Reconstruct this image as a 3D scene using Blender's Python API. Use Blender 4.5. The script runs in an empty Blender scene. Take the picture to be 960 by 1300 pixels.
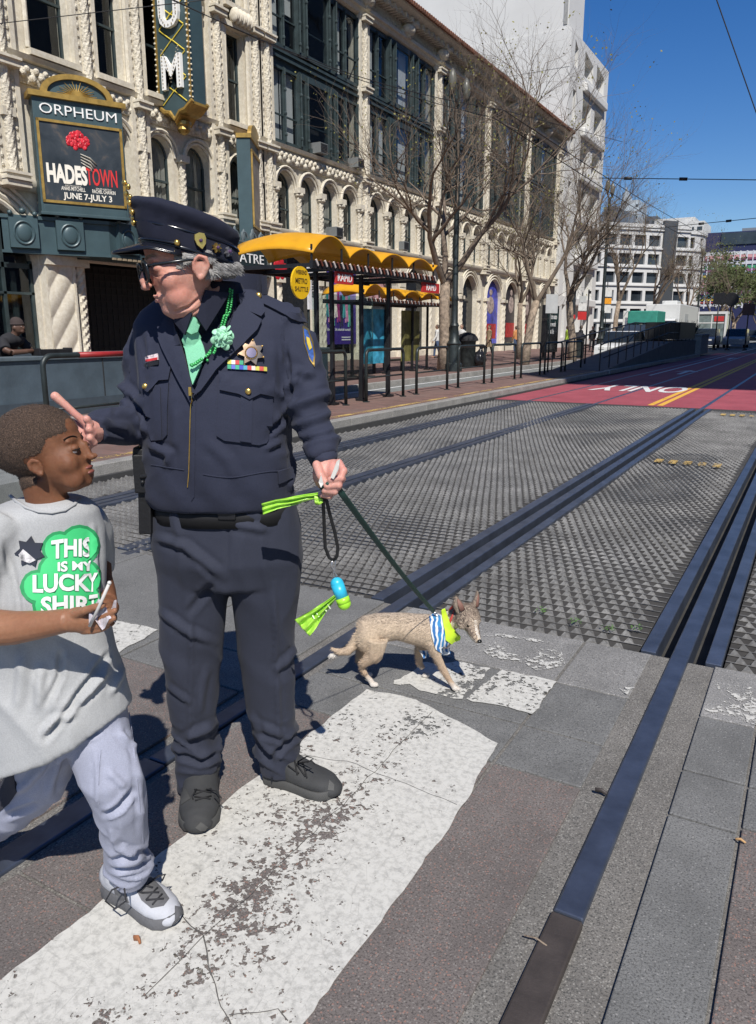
import bpy, bmesh, math, random
from math import sin, cos, pi, radians as R, sqrt, atan2, hypot
from mathutils import Vector as V, Matrix, Euler, noise
from mathutils.geometry import tessellate_polygon, delaunay_2d_cdt
from mathutils.bvhtree import BVHTree
random.seed(7)
S = bpy.context.scene
COL = S.collection
# ---------------------------------------------------------------- camera
YAW = R(29.7); PITCH = math.atan(219/962.0); CH = 1.5
cam = bpy.data.cameras.new('camera'); camo = bpy.data.objects.new('camera', cam); COL.objects.link(camo)
camo.location = (0, 0, CH); camo.rotation_euler = (pi/2-PITCH, 0, YAW)
cam.sensor_fit = 'VERTICAL'; cam.sensor_height = 36; cam.lens = 962*36/1300.0
cam.shift_y = -10/1300.0; cam.clip_start = 0.05; cam.clip_end = 3000
S.camera = camo
# ---------------------------------------------------------------- sky and sun
SUN_EL = 49.0; LAZ = R(29.7+11)            # light travels LAZ left of +Y
w = bpy.data.worlds.new('World'); S.world = w; w.use_nodes = True
nt = w.node_tree; sky = nt.nodes.new('ShaderNodeTexSky'); sky.sky_type = 'NISHITA'; sky.sun_disc = False
sky.sun_elevation = R(SUN_EL)
ld = V((-sin(LAZ)*cos(R(SUN_EL)), cos(LAZ)*cos(R(SUN_EL)), -sin(R(SUN_EL))))   # light direction
sky.sun_rotation = atan2(-ld.x, -ld.y); sky.altitude = 200; sky.air_density = 1.0; sky.dust_density = 0.1; sky.ozone_density = 3.0
hs = nt.nodes.new('ShaderNodeHueSaturation'); hs.inputs['Saturation'].default_value = 1.36; hs.inputs['Hue'].default_value = 0.512; hs.inputs['Value'].default_value = 1.28; nt.links.new(sky.outputs[0], hs.inputs['Color']); nt.links.new(hs.outputs[0], nt.nodes['Background'].inputs[0]); nt.nodes['Background'].inputs[1].default_value = 0.07
sl = bpy.data.lights.new('sun', 'SUN'); slo = bpy.data.objects.new('sun', sl); COL.objects.link(slo)
sl.energy = 5.0; sl.angle = R(0.5); sl.color = (1, 0.955, 0.89)
slo.rotation_euler = ld.to_track_quat('-Z', 'Y').to_euler(); slo.location = (30, -30, 60)
S.view_settings.view_transform = 'Standard'; S.view_settings.look = 'None'; S.view_settings.exposure = 0.2; S.view_settings.gamma = 1
S.view_settings.use_curve_mapping = False
S.render.engine = 'CYCLES'
try:
    S.cycles.max_bounces = 6; S.cycles.transparent_max_bounces = 12
except Exception: pass

# ---------------------------------------------------------------- material helpers
def newmat(name):
    m = bpy.data.materials.new(name); m.use_nodes = True
    return m, m.node_tree, m.node_tree.nodes['Principled BSDF']
def ramp(nt, fac, stops):
    r = nt.nodes.new('ShaderNodeValToRGB'); e = r.color_ramp.elements
    while len(e) < len(stops): e.new(0.5)
    for k, (p, c) in enumerate(stops):
        e[k].position = p; e[k].color = (c[0], c[1], c[2], 1)
    nt.links.new(fac, r.inputs[0]); return r.outputs[0]
def coords(nt, scale=1, kind='Object'):
    t = nt.nodes.new('ShaderNodeTexCoord'); mp = nt.nodes.new('ShaderNodeMapping')
    mp.inputs['Scale'].default_value = (scale,)*3 if not isinstance(scale, tuple) else scale
    nt.links.new(t.outputs[kind], mp.inputs[0]); return mp.outputs[0]
def noi(nt, co, scale, detail=4, rough=0.6, dist=0):
    n = nt.nodes.new('ShaderNodeTexNoise'); n.inputs['Scale'].default_value = scale; n.inputs['Detail'].default_value = detail
    n.inputs['Roughness'].default_value = rough; n.inputs['Distortion'].default_value = dist
    nt.links.new(co, n.inputs['Vector']); return n.outputs[0]
def vor(nt, co, scale, feat='F1', out=0):
    n = nt.nodes.new('ShaderNodeTexVoronoi'); n.inputs['Scale'].default_value = scale; n.feature = feat
    nt.links.new(co, n.inputs['Vector']); return n.outputs[out]
def bump(nt, p, h, strength, dist, prev=None):
    b = nt.nodes.new('ShaderNodeBump'); b.inputs['Strength'].default_value = strength; b.inputs['Distance'].default_value = dist
    nt.links.new(h, b.inputs['Height'])
    if prev: nt.links.new(prev, b.inputs['Normal'])
    nt.links.new(b.outputs[0], p.inputs['Normal']); return b.outputs[0]
def mixc(nt, fac, a, b, mode='MIX'):
    m = nt.nodes.new('ShaderNodeMix'); m.data_type = 'RGBA'; m.blend_type = mode
    for s_, v_ in ((m.inputs[0], fac), (m.inputs[6], a), (m.inputs[7], b)):
        if hasattr(v_, 'links') or isinstance(v_, bpy.types.NodeSocket): nt.links.new(v_, s_)
        elif isinstance(v_, (int, float)): s_.default_value = v_
        else: s_.default_value = (*v_, 1)
    return m.outputs[2]
def math2(nt, op, a, b=0.0, c=None):
    m = nt.nodes.new('ShaderNodeMath'); m.operation = op
    for i, v_ in enumerate((a, b) if c is None else (a, b, c)):
        if isinstance(v_, bpy.types.NodeSocket): nt.links.new(v_, m.inputs[i])
        else: m.inputs[i].default_value = v_
    return m.outputs[0]
MC = {}
def mat(name, col, rough=0.6, metal=0.0, var=0.15, sc=6.0, bmp=0.0, bsc=60.0, bd=0.01, spec=None, kind='Object', sheen=0, sub=0):
    """principled with noise-varied colour and optional bump"""
    if name in MC: return MC[name]
    m, nt, p = newmat(name)
    co = coords(nt, 1, kind)
    n = noi(nt, co, sc, 5)
    dk = tuple(c*(1-var) for c in col); lt = tuple(min(1, c*(1+var)) for c in col)
    nt.links.new(ramp(nt, n, [(0.3, dk), (0.7, lt)]), p.inputs['Base Color'])
    p.inputs['Roughness'].default_value = rough; p.inputs['Metallic'].default_value = metal
    if spec is not None: p.inputs['Specular IOR Level'].default_value = spec
    if sheen:
        p.inputs['Sheen Weight'].default_value = sheen; p.inputs['Sheen Roughness'].default_value = 0.4
    if sub:
        p.inputs['Subsurface Weight'].default_value = sub; p.inputs['Subsurface Scale'].default_value = 0.01
        p.inputs['Subsurface Radius'].default_value = (1, 0.35, 0.2)
    if bmp: bump(nt, p, noi(nt, co, bsc, 4), bmp, bd)
    MC[name] = m; return m

# ---------------------------------------------------------------- mesh builder
class MB:
    def __init__(s): s.v = []; s.f = []; s.m = []
    def add(s, vs, fs, m=0):
        o = len(s.v); s.v += [tuple(v) for v in vs]
        for f in fs: s.f.append(tuple(i+o for i in f)); s.m.append(m)
        return s
    def box(s, x0, x1, y0, y1, z0, z1, m=0):
        if x0 > x1: x0, x1 = x1, x0
        if y0 > y1: y0, y1 = y1, y0
        if z0 > z1: z0, z1 = z1, z0
        vs = [(x, y, z) for z in (z0, z1) for y in (y0, y1) for x in (x0, x1)]
        return s.add(vs, [(0,2,3,1),(4,5,7,6),(0,1,5,4),(2,6,7,3),(0,4,6,2),(1,3,7,5)], m)
    def obox(s, c, d, rot=(0,0,0), m=0):
        M = Euler(rot).to_matrix(); c = V(c)
        vs = [c+M@V((x*d[0]/2, y*d[1]/2, z*d[2]/2)) for z in (-1,1) for y in (-1,1) for x in (-1,1)]
        return s.add(vs, [(0,2,3,1),(4,5,7,6),(0,1,5,4),(2,6,7,3),(0,4,6,2),(1,3,7,5)], m)
    def tube(s, pts, r, n=8, cap=True, m=0, flat=1.0, up=None):
        pts = [V(p) for p in pts]; N_ = len(pts)
        if not isinstance(r, (list, tuple)): r = [r]*N_
        T = []
        for i in range(N_):
            a = pts[max(0, i-1)]; b = pts[min(N_-1, i+1)]; t = (b-a)
            T.append(t.normalized() if t.length > 1e-9 else V((0,0,1)))
        u = V(up) if up else (V((0,0,1)) if abs(T[0].z) < 0.9 else V((1,0,0)))
        u = (u - T[0]*u.dot(T[0])).normalized(); vs = []
        for i in range(N_):
            u = (u - T[i]*u.dot(T[i])); u = u.normalized() if u.length > 1e-6 else T[i].orthogonal().normalized()
            w_ = T[i].cross(u); ri = r[i]
            ra, rb = ri if isinstance(ri, (tuple, list)) else (ri*flat, ri)
            for k in range(n):
                a = 2*pi*k/n; vs.append(pts[i]+u*(ra*cos(a))+w_*(rb*sin(a)))
        fs = [(i*n+k, i*n+(k+1) % n, (i+1)*n+(k+1) % n, (i+1)*n+k) for i in range(N_-1) for k in range(n)]
        if cap: fs += [tuple(range(n-1, -1, -1)), tuple(range((N_-1)*n, N_*n))]
        return s.add(vs, fs, m)
    def stack(s, rings, n=24, ex=2.0, m=0, cap=True):
        """rings (cx,cy,z,rx,ry[,rot])"""
        vs = []
        for r in rings:
            cx, cy, z, rx, ry = r[:5]; ro = r[5] if len(r) > 5 else 0
            for k in range(n):
                a = 2*pi*k/n; ca, sa = cos(a), sin(a)
                x = rx*math.copysign(abs(ca)**(2/ex), ca); y = ry*math.copysign(abs(sa)**(2/ex), sa)
                vs.append((cx+x*cos(ro)-y*sin(ro), cy+x*sin(ro)+y*cos(ro), z))
        L = len(rings)
        up = rings[-1][2] > rings[0][2]
        fs = [(i*n+k, i*n+(k+1) % n, (i+1)*n+(k+1) % n, (i+1)*n+k) for i in range(L-1) for k in range(n)]
        if cap: fs += [tuple(range(n-1, -1, -1)), tuple(range((L-1)*n, L*n))]
        if not up: fs = [f[::-1] for f in fs]
        return s.add(vs, fs, m)
    def ell(s, c, r, rot=None, n=16, k=10, m=0):
        M = rot if rot is not None else Matrix.Identity(3)
        if isinstance(M, (tuple, list)): M = Euler(M).to_matrix()
        c = V(c); vs = []
        if isinstance(r, (int, float)): r = (r, r, r)
        vs.append(c+M@V((0,0,-r[2])))
        for i in range(1, k):
            th = -pi/2+pi*i/k
            for j in range(n):
                a = 2*pi*j/n; vs.append(c+M@V((r[0]*cos(th)*cos(a), r[1]*cos(th)*sin(a), r[2]*sin(th))))
        vs.append(c+M@V((0,0,r[2]))); fs = []
        for j in range(n): fs.append((0, 1+(j+1) % n, 1+j))
        for i in range(k-2):
            for j in range(n): fs.append((1+i*n+j, 1+i*n+(j+1) % n, 1+(i+1)*n+(j+1) % n, 1+(i+1)*n+j))
        t = len(vs)-1; b = 1+(k-2)*n
        for j in range(n): fs.append((b+j, b+(j+1) % n, t))
        return s.add(vs, fs, m)
    def lathe(s, prof, c=(0,0,0), n=16, m=0, sx=1, sy=1):
        return s.stack([(c[0], c[1], c[2]+z, r*sx, r*sy) for r, z in prof], n=n, m=m)
    def prism(s, poly, o, ux, uy, dep, m=0, ms=None):
        """2D poly in frame (o,ux,uy), extruded along ux x uy by dep (front face at +dep)"""
        o, ux, uy = V(o), V(ux), V(uy); un = ux.cross(uy).normalized(); n = len(poly)
        ar = sum(poly[i][0]*poly[(i+1) % n][1]-poly[(i+1) % n][0]*poly[i][1] for i in range(n))
        if ar < 0: poly = poly[::-1]
        a = [o+ux*p[0]+uy*p[1] for p in poly]; b = [p+un*dep for p in a]
        tri = tessellate_polygon([[V((p[0], p[1], 0)) for p in poly]])
        fr = [tuple(i+n for i in t) for t in tri]; bk = [t[::-1] for t in tri]
        # orientation of tessellation
        def ori(t):
            q = [poly[i] for i in t]; return (q[1][0]-q[0][0])*(q[2][1]-q[0][1])-(q[2][0]-q[0][0])*(q[1][1]-q[0][1])
        if tri and ori(tri[0]) < 0: fr = [t[::-1] for t in fr]; bk = [t[::-1] for t in bk]
        if dep < 0: fr, bk = [t[::-1] for t in fr], [t[::-1] for t in bk]
        s.add(a+b, fr+bk, m)
        side = [(i, (i+1) % n, n+(i+1) % n, n+i) for i in range(n)]
        if dep < 0: side = [f[::-1] for f in side]
        s.add(a+b, side, m if ms is None else ms); return s
    def wall(s, outer, holes, o, ux, uy, dep, m=0, mr=None):
        """sheet with holes in frame; reveals go back (against ux x uy) by dep"""
        o, ux, uy = V(o), V(ux), V(uy); un = ux.cross(uy).normalized()
        allp = [p for l in [outer]+holes for p in l]
        tri = tessellate_polygon([[V((p[0], p[1], 0)) for p in l] for l in [outer]+holes])
        vs = [o+ux*p[0]+uy*p[1] for p in allp]; fs = []
        for t in tri:
            q = [allp[i] for i in t]; ar = (q[1][0]-q[0][0])*(q[2][1]-q[0][1])-(q[2][0]-q[0][0])*(q[1][1]-q[0][1])
            if abs(ar) < 1e-9: continue
            fs.append(t if ar > 0 else t[::-1])
        s.add(vs, fs, m)
        for l in holes:
            n = len(l); a = [o+ux*p[0]+uy*p[1] for p in l]; b = [p-un*dep for p in a]
            ar = sum(l[i][0]*l[(i+1) % n][1]-l[(i+1) % n][0]*l[i][1] for i in range(n))
            fs = [(i, (i+1) % n, n+(i+1) % n, n+i) for i in range(n)]
            if ar < 0: fs = [f[::-1] for f in fs]
            s.add(a+b, fs, m if mr is None else mr)
        return s
    def grid(s, fn, nu, nv, m=0, cu=False):
        vs = [fn(i/nu, j/nv) for j in range(nv+1) for i in range(nu+1)]
        fs = [(j*(nu+1)+i, j*(nu+1)+i+1, (j+1)*(nu+1)+i+1, (j+1)*(nu+1)+i) for j in range(nv) for i in range(nu)]
        return s.add(vs, fs, m)
    def mesh(s, name, mats, smooth=False, shift=None):
        me = bpy.data.meshes.new(name); v = s.v
        if shift is not None: v = [(a-shift[0], b-shift[1], c-shift[2]) for a, b, c in v]
        me.from_pydata(v, [], s.f); me.validate()
        if not isinstance(mats, (list, tuple)): mats = [mats]
        for k in mats: me.materials.append(k)
        if len(mats) > 1 and len(me.polygons) == len(s.m): me.polygons.foreach_set('material_index', s.m)
        if smooth: me.polygons.foreach_set('use_smooth', [True]*len(me.polygons))
        return me
    def build(s, name, mats, parent=None, smooth=False, bevel=0, loc=None, rot=None, auto=False):
        """verts are in the parent's root frame (loc given: mesh is local to loc)"""
        me = s.mesh(name, mats, smooth or auto)
        o = bpy.data.objects.new(name, me); COL.objects.link(o)
        if auto:
            try: me.set_sharp_from_angle(angle=R(38))
            except Exception: pass
        if parent: o.parent = parent
        if loc is not None: o.location = loc
        if rot is not None: o.rotation_euler = rot
        if bevel:
            b = o.modifiers.new('bevel', 'BEVEL'); b.width = bevel; b.segments = 2; b.limit_method = 'ANGLE'
        return o
def tag(o, label=None, cat=None, group=None, kind=None):
    for k, v_ in (('label', label), ('category', cat), ('group', group), ('kind', kind)):
        if v_: o[k] = v_
    return o
def thing(name, loc, label, cat, group=None, rz=0):
    o = bpy.data.objects.new(name, None); COL.objects.link(o); o.location = loc; o.rotation_euler = (0, 0, rz)
    o.empty_display_size = 0.2
    return tag(o, label, cat, group)
def struct(o): o['kind'] = 'structure'; return o
def copytree(o, parent=None):
    c = o.copy(); COL.objects.link(c)
    if parent: c.parent = parent
    for ch in list(o.children): copytree(ch, c)
    return c
def arch(cx, z0, zs, hw, n=12, rise=None):
    """polygon of arched opening: bottom z0, springing zs, half width hw"""
    r = hw if rise is None else rise
    return [(cx-hw, z0), (cx+hw, z0)] + [(cx+hw*cos(pi*k/n), zs+r*sin(pi*k/n)) for k in range(n+1)]
def rect(a, b, c, d): return [(a, c), (b, c), (b, d), (a, d)]
def evalmesh(o):
    dg = bpy.context.evaluated_depsgraph_get(); dg.update()
    return bpy.data.meshes.new_from_object(o.evaluated_get(dg))
def textmesh(txt, size=1.0, offset=0.0, extrude=0.0, align='CENTER', spacing=1.0, shear=0, res=3):
    """returns (verts, faces) of the built-in font"""
    c = bpy.data.curves.new('t', 'FONT'); c.body = txt; c.size = size; c.offset = offset; c.extrude = extrude
    c.align_x = align; c.space_character = spacing; c.shear = shear; c.resolution_u = res
    o = bpy.data.objects.new('t', c); COL.objects.link(o)
    me = evalmesh(o); vs = [v.co.copy() for v in me.vertices]; fs = [tuple(p.vertices) for p in me.polygons]
    bpy.data.objects.remove(o); bpy.data.meshes.remove(me); bpy.data.curves.remove(c)
    return vs, fs
def text(mb, txt, o, ux, uy, size, width=None, offset=0, extrude=0.005, m=0, align='CENTER', wx=1.0, font_fn=None):
    vs, fs = textmesh(txt, 1.0, offset, 0.0001, align)
    if not vs: return
    o, ux, uy = V(o), V(ux).normalized(), V(uy).normalized(); un = ux.cross(uy)
    x0 = min(v.x for v in vs); x1 = max(v.x for v in vs); z0 = min(v.y for v in vs); z1 = max(v.y for v in vs)
    sy = size/(0.7); sx = sy*wx
    if width: sx = width/(x1-x0)
    cx = (x0+x1)/2 if align == 'CENTER' else x0
    out = [o+ux*((v.x-cx)*sx)+uy*((v.y)*sy)+un*(extrude if v.z > 0 else -0.001) for v in vs]
    mb.add(out, fs, m)
# pixel rays, in the camera's own upright frame (x right, y ahead, z up) - used as a tape measure
def ray(u, v):
    x = (u-480)/962.0; y = -(v-640)/962.0
    return V((x, y*sin(PITCH)+cos(PITCH), y*cos(PITCH)-sin(PITCH)))
def at(u, v, Y):
    d = ray(u, v); t = Y/d.y; return V((d.x*t, Y, CH+d.z*t))
def toworld(p): return V((p[0]*cos(YAW)-p[1]*sin(YAW), p[0]*sin(YAW)+p[1]*cos(YAW), p[2]))
# sculpting: union + voxel remesh + smooth
def remesh(mb, voxel, smooth=4, disp=None):
    me = mb.mesh('tmp', [mat('tmp', (.5,.5,.5))]); o = bpy.data.objects.new('tmp', me); COL.objects.link(o)
    r = o.modifiers.new('r', 'REMESH'); r.mode = 'VOXEL'; r.voxel_size = voxel; r.adaptivity = 0
    if smooth:
        q = o.modifiers.new('s', 'SMOOTH'); q.factor = 0.5; q.iterations = smooth
    out = evalmesh(o); bpy.data.objects.remove(o); bpy.data.meshes.remove(me)
    if disp:
        co = [v.co.copy() for v in out.vertices]; no = [v.normal.copy() for v in out.vertices]
        for i, v in enumerate(out.vertices): v.co = co[i]+no[i]*disp(co[i], no[i])
    return out
def put(me, name, mats, parent, smooth=True):
    me.materials.clear()
    for k in (mats if isinstance(mats, (list, tuple)) else [mats]): me.materials.append(k)
    me.polygons.foreach_set('material_index', [0]*len(me.polygons))
    me.polygons.foreach_set('use_smooth', [smooth]*len(me.polygons)); me.name = name
    o = bpy.data.objects.new(name, me); COL.objects.link(o)
    if parent: o.parent = parent
    return o
# ================================================================ street materials
def slabmat(name, base, spk, spk2, amt=0.25, rough=0.85, crack=True):
    m, nt, p = newmat(name); co = coords(nt)
    n = noi(nt, co, 3.0, 5, 0.65); big = ramp(nt, n, [(0.25, tuple(c*0.72 for c in base)), (0.75, tuple(min(1, c*1.25) for c in base))])
    g = noi(nt, co, 160, 3, 0.7); c1 = mixc(nt, ramp(nt, g, [(0.38, (1, 1, 1)), (0.5, (0, 0, 0))]), big, tuple(c*0.45 for c in base))
    v = vor(nt, co, 165, out=1)   # random colour per cell
    sep = nt.nodes.new('ShaderNodeSeparateColor'); nt.links.new(v, sep.inputs[0])
    f1 = ramp(nt, sep.outputs[0], [(1-amt, (0, 0, 0)), (1-amt+0.02, (1, 1, 1))])
    vd = vor(nt, co, 165); near = ramp(nt, vd, [(0.35, (1, 1, 1)), (0.5, (0, 0, 0))])
    f = mixc(nt, 1.0, f1, near, 'MULTIPLY')
    sc = mixc(nt, ramp(nt, sep.outputs[1], [(0.45, (0, 0, 0)), (0.55, (1, 1, 1))]), spk, spk2)
    c2 = mixc(nt, f, c1, sc)
    st = noi(nt, co, 0.9, 6, 0.7, 1.5); c3 = mixc(nt, ramp(nt, st, [(0.5, (0, 0, 0)), (0.72, (0.5, 0.5, 0.5))]), c2, tuple(c*0.4 for c in base))
    nt.links.new(c3, p.inputs['Base Color']); p.inputs['Roughness'].default_value = rough
    b = bump(nt, p, noi(nt, co, 220, 3, 0.7), 0.55, 0.004)
    bump(nt, p, vd, 0.25, 0.003, b)
    return m
M_conc = slabmat('concrete_dark', (0.165, 0.165, 0.16), (0.25, 0.245, 0.235), (0.09, 0.09, 0.09), 0.14)
M_conc2 = slabmat('concrete_light', (0.25, 0.245, 0.235), (0.42, 0.4, 0.38), (0.1, 0.1, 0.1), 0.2)
M_red = slabmat('concrete_red', (0.155, 0.135, 0.125), (0.26, 0.155, 0.125), (0.22, 0.2, 0.185), 0.34)
M_fill = slabmat('filler', (0.175, 0.165, 0.15), (0.27, 0.26, 0.235), (0.07, 0.07, 0.065), 0.45)
M_asph = slabmat('asphalt', (0.085, 0.085, 0.085), (0.16, 0.16, 0.15), (0.04, 0.04, 0.04), 0.2)
M_asphl = slabmat('asphalt_worn', (0.2, 0.21, 0.2), (0.3, 0.3, 0.29), (0.1, 0.1, 0.1), 0.2)
def redlane():
    m, nt, p = newmat('red_lane'); co = coords(nt)
    n = noi(nt, co, 1.4, 6, 0.7); n2 = noi(nt, co, 14, 5, 0.7)
    c = ramp(nt, n, [(0.3, (0.25, 0.045, 0.06)), (0.7, (0.36, 0.075, 0.095))])
    c = mixc(nt, ramp(nt, n2, [(0.56, (0, 0, 0)), (0.68, (0.7, 0.7, 0.7))]), c, (0.1, 0.07, 0.07))
    nt.links.new(c, p.inputs['Base Color']); p.inputs['Roughness'].default_value = 0.8
    bump(nt, p, noi(nt, co, 150, 3), 0.4, 0.004); return m
M_redlane = redlane()
def brickmat():
    m, nt, p = newmat('brick_paving'); co = coords(nt)
    b = nt.nodes.new('ShaderNodeTexBrick'); b.inputs['Scale'].default_value = 1
    b.inputs['Brick Width'].default_value = 0.22; b.inputs['Row Height'].default_value = 0.11; b.inputs['Mortar Size'].default_value = 0.006
    b.inputs['Color1'].default_value = (0.13, 0.07, 0.055, 1); b.inputs['Color2'].default_value = (0.21, 0.115, 0.095, 1); b.inputs['Mortar'].default_value = (0.12, 0.1, 0.09, 1)
    nt.links.new(co, b.inputs[0]); n = noi(nt, co, 0.7, 5, 0.7)
    c = mixc(nt, ramp(nt, n, [(0.4, (0, 0, 0)), (0.75, (0.6, 0.6, 0.6))]), b.outputs[0], (0.17, 0.13, 0.115))
    nt.links.new(c, p.inputs['Base Color']); p.inputs['Roughness'].default_value = 0.85
    bump(nt, p, b.outputs[1], -0.3, 0.004); return m
M_brick = brickmat()
M_curb = slabmat('granite_curb', (0.3, 0.29, 0.27), (0.42, 0.4, 0.38), (0.12, 0.12, 0.12), 0.3)
def paintmat(name, col, wear=0.5, sc=9.0, band=False):
    """worn road paint: opaque where paint is left, transparent where it flaked off"""
    m, nt, p = newmat(name); co = coords(nt)
    n = noi(nt, co, sc, 8, 0.72, 0.3); n2 = noi(nt, co, 1.6, 5, 0.6); v = vor(nt, co, 55)
    vc = nt.nodes.new('ShaderNodeSeparateColor'); nt.links.new(vor(nt, co, 62, out=1), vc.inputs[0]); vc2 = nt.nodes.new('ShaderNodeSeparateColor'); nt.links.new(vor(nt, co, 150, out=1), vc2.inputs[0])
    s_ = math2(nt, 'ADD', math2(nt, 'MULTIPLY', n, 0.42), math2(nt, 'MULTIPLY', n2, 0.48)); s_ = math2(nt, 'ADD', s_, math2(nt, 'MULTIPLY', vc.outputs[0], .12)); s_ = math2(nt, 'ADD', s_, math2(nt, 'MULTIPLY', vc2.outputs[0], .07))
    s_ = math2(nt, 'ADD', s_, math2(nt, 'MULTIPLY', v, -0.08))
    if band:
        sx = nt.nodes.new('ShaderNodeSeparateXYZ'); nt.links.new(co, sx.inputs[0]); bx_ = math2(nt, 'ABSOLUTE', math2(nt, 'ADD', sx.outputs[0], 1.19)); bx_ = math2(nt, 'MULTIPLY', math2(nt, 'MAXIMUM', math2(nt, 'SUBTRACT', .17, bx_), 0), .42)
        s_ = math2(nt, 'SUBTRACT', math2(nt, 'ADD', s_, .035), bx_)
    al = ramp(nt, s_, [(wear-0.006, (0, 0, 0)), (wear+0.006, (1, 1, 1))])
    g = noi(nt, co, 45, 5, 0.75)
    dirt = ramp(nt, g, [(0.3, tuple(c*0.62 for c in col)), (0.55, col)])
    cr = vor(nt, co, 14, 'DISTANCE_TO_EDGE'); crk = ramp(nt, cr, [(0.004, (1, 1, 1)), (0.012, (0, 0, 0))])
    c = mixc(nt, math2(nt, 'MULTIPLY', crk, 0.35), dirt, tuple(c*0.5 for c in col))
    nt.links.new(c, p.inputs['Base Color']); nt.links.new(al, p.inputs['Alpha']); p.inputs['Roughness'].default_value = 0.75
    bump(nt, p, g, 0.35, 0.003); return m
M_paint = paintmat('white_paint_worn', (0.54, 0.53, 0.49), 0.45, 20, True)
M_paint2 = paintmat('white_paint_patchy', (0.54, 0.53, 0.49), 0.50, 9)
M_line = paintmat('white_line', (0.7, 0.7, 0.68), 0.40, 5)
M_yel = paintmat('yellow_line', (0.75, 0.42, 0.05), 0.38, 5)
M_yelw = paintmat('yellow_edge_worn', (0.55, 0.38, 0.13), 0.5, 6)
M_rail = mat('rail_steel', (0.105, 0.125, 0.17), 0.40, 0.7, 0.25, 8, 0.25, 140, 0.002)
M_raildark = mat('rail_rubber', (0.055, 0.045, 0.04), 0.6, 0.1, 0.3, 10, 0.4, 120, 0.003)
M_plate = mat('guard_plate', (0.10, 0.12, 0.165), 0.42, 0.65, 0.3, 5, 0.3, 90, 0.003)
M_bed = mat('track_bed', (0.04, 0.038, 0.035), 0.95, 0, 0.3)
def treadmat():
    m, nt, p = newmat('tread_mat'); co = coords(nt)
    n = noi(nt, co, 2.2, 6, 0.7); n2 = noi(nt, co, 60, 3)
    c = ramp(nt, n, [(0.3, (0.11, 0.106, 0.098)), (0.52, (0.20, 0.195, 0.182)), (0.75, (0.30, 0.29, 0.27))])
    c = mixc(nt, ramp(nt, n2, [(0.4, (0.5, 0.5, 0.5)), (0.6, (0, 0, 0))]), c, (0.06, 0.055, 0.05))
    nt.links.new(c, p.inputs['Base Color']); p.inputs['Roughness'].default_value = 0.55; p.inputs['Specular IOR Level'].default_value = 0.6
    return m
M_tread = treadmat()

# ================================================================ ground
def sheet(name, x0, x1, y0, y1, z, m, n=1, solid=0.0):
    b = MB()
    if solid: b.box(x0, x1, y0, y1, z-solid, z)
    else: b.add([(x0, y0, z), (x1, y0, z), (x1, y1, z), (x0, y1, z)], [(0, 1, 2, 3)])
    return struct(b.build(name, m))
sheet('ground', -900, 900, -300, 1500, -0.30, M_asph)
g = MB()      # road with the track zone left open
g.box(-8.6, 14, 16.4, 700, -0.28, -0.004); g.box(1.2, 14, -30, 16.4, -0.28, -0.004)
g.box(-8.6, -6.3, -30, 3.5, -0.28, -0.004)
struct(g.build('road', M_asph))
sheet('side_lane', -10.3, -8.4, -30, 700, 0.0, M_asphl, solid=0.28)
g = MB(); g.box(-6.3, 1.2, -30, 16.4, -0.29, -0.11); struct(g.build('track_bed', M_bed))
g = MB(); g.box(-6.3, -1.947, -6, 3.58, -0.11, -0.012); g.box(-1.853, -0.45, -6, 3.58, -0.11, -0.008); g.box(-0.37, 1.2, -6, 3.58, -0.11, -0.012)
struct(g.build('crossing_base', M_fill))
# cast slabs of the crossing
mats_s = [M_red, M_conc, M_conc2]
g = MB(); gp = 0.006
def slab(x0, x1, y0, y1, m, z=0.0): g.box(x0+gp, x1-gp, y0+gp, y1-gp, -0.05, z, m)
rows_mid = [(-2.2, 0.05, 0), (0.05, 1.12, 0), (1.12, 2.32, 0), (2.32, 2.63, 1), (2.63, 3.06, 1), (3.06, 3.58, 2)]
for a, b_, m_ in rows_mid:
    slab(-1.82, -0.85, a, b_, m_, -0.001*m_); slab(-0.85, -0.53, a, b_, m_, -0.0015*m_)
for a, b_, m_ in [(-2.2, 2.32, 1), (2.32, 2.61, 1), (2.61, 3.05, 1), (3.05, 3.58, 2)]:
    slab(-0.26, -0.05, a, b_, m_, 0)
for a, b_, m_ in [(-2.2, 0.8, 0), (0.8, 2.36, 0), (2.36, 2.61, 1), (2.61, 3.05, 1), (3.05, 3.58, 2)]:
    slab(-0.05, 1.2, a, b_, m_, -0.001)
for x0, x1 in [(-2.72, -1.99), (-3.9, -2.72), (-5.0, -3.9), (-6.3, -5.0)]:
    for a, b_, m_ in [(-2.2, 0.9, 0), (0.9, 2.3, 0), (2.3, 2.62, 1), (2.62, 3.58, 1)]:
        slab(x0, x1, a, b_, m_, -0.0012*m_)
o = struct(g.build('crossing_slabs', mats_s, bevel=0.004))
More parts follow.
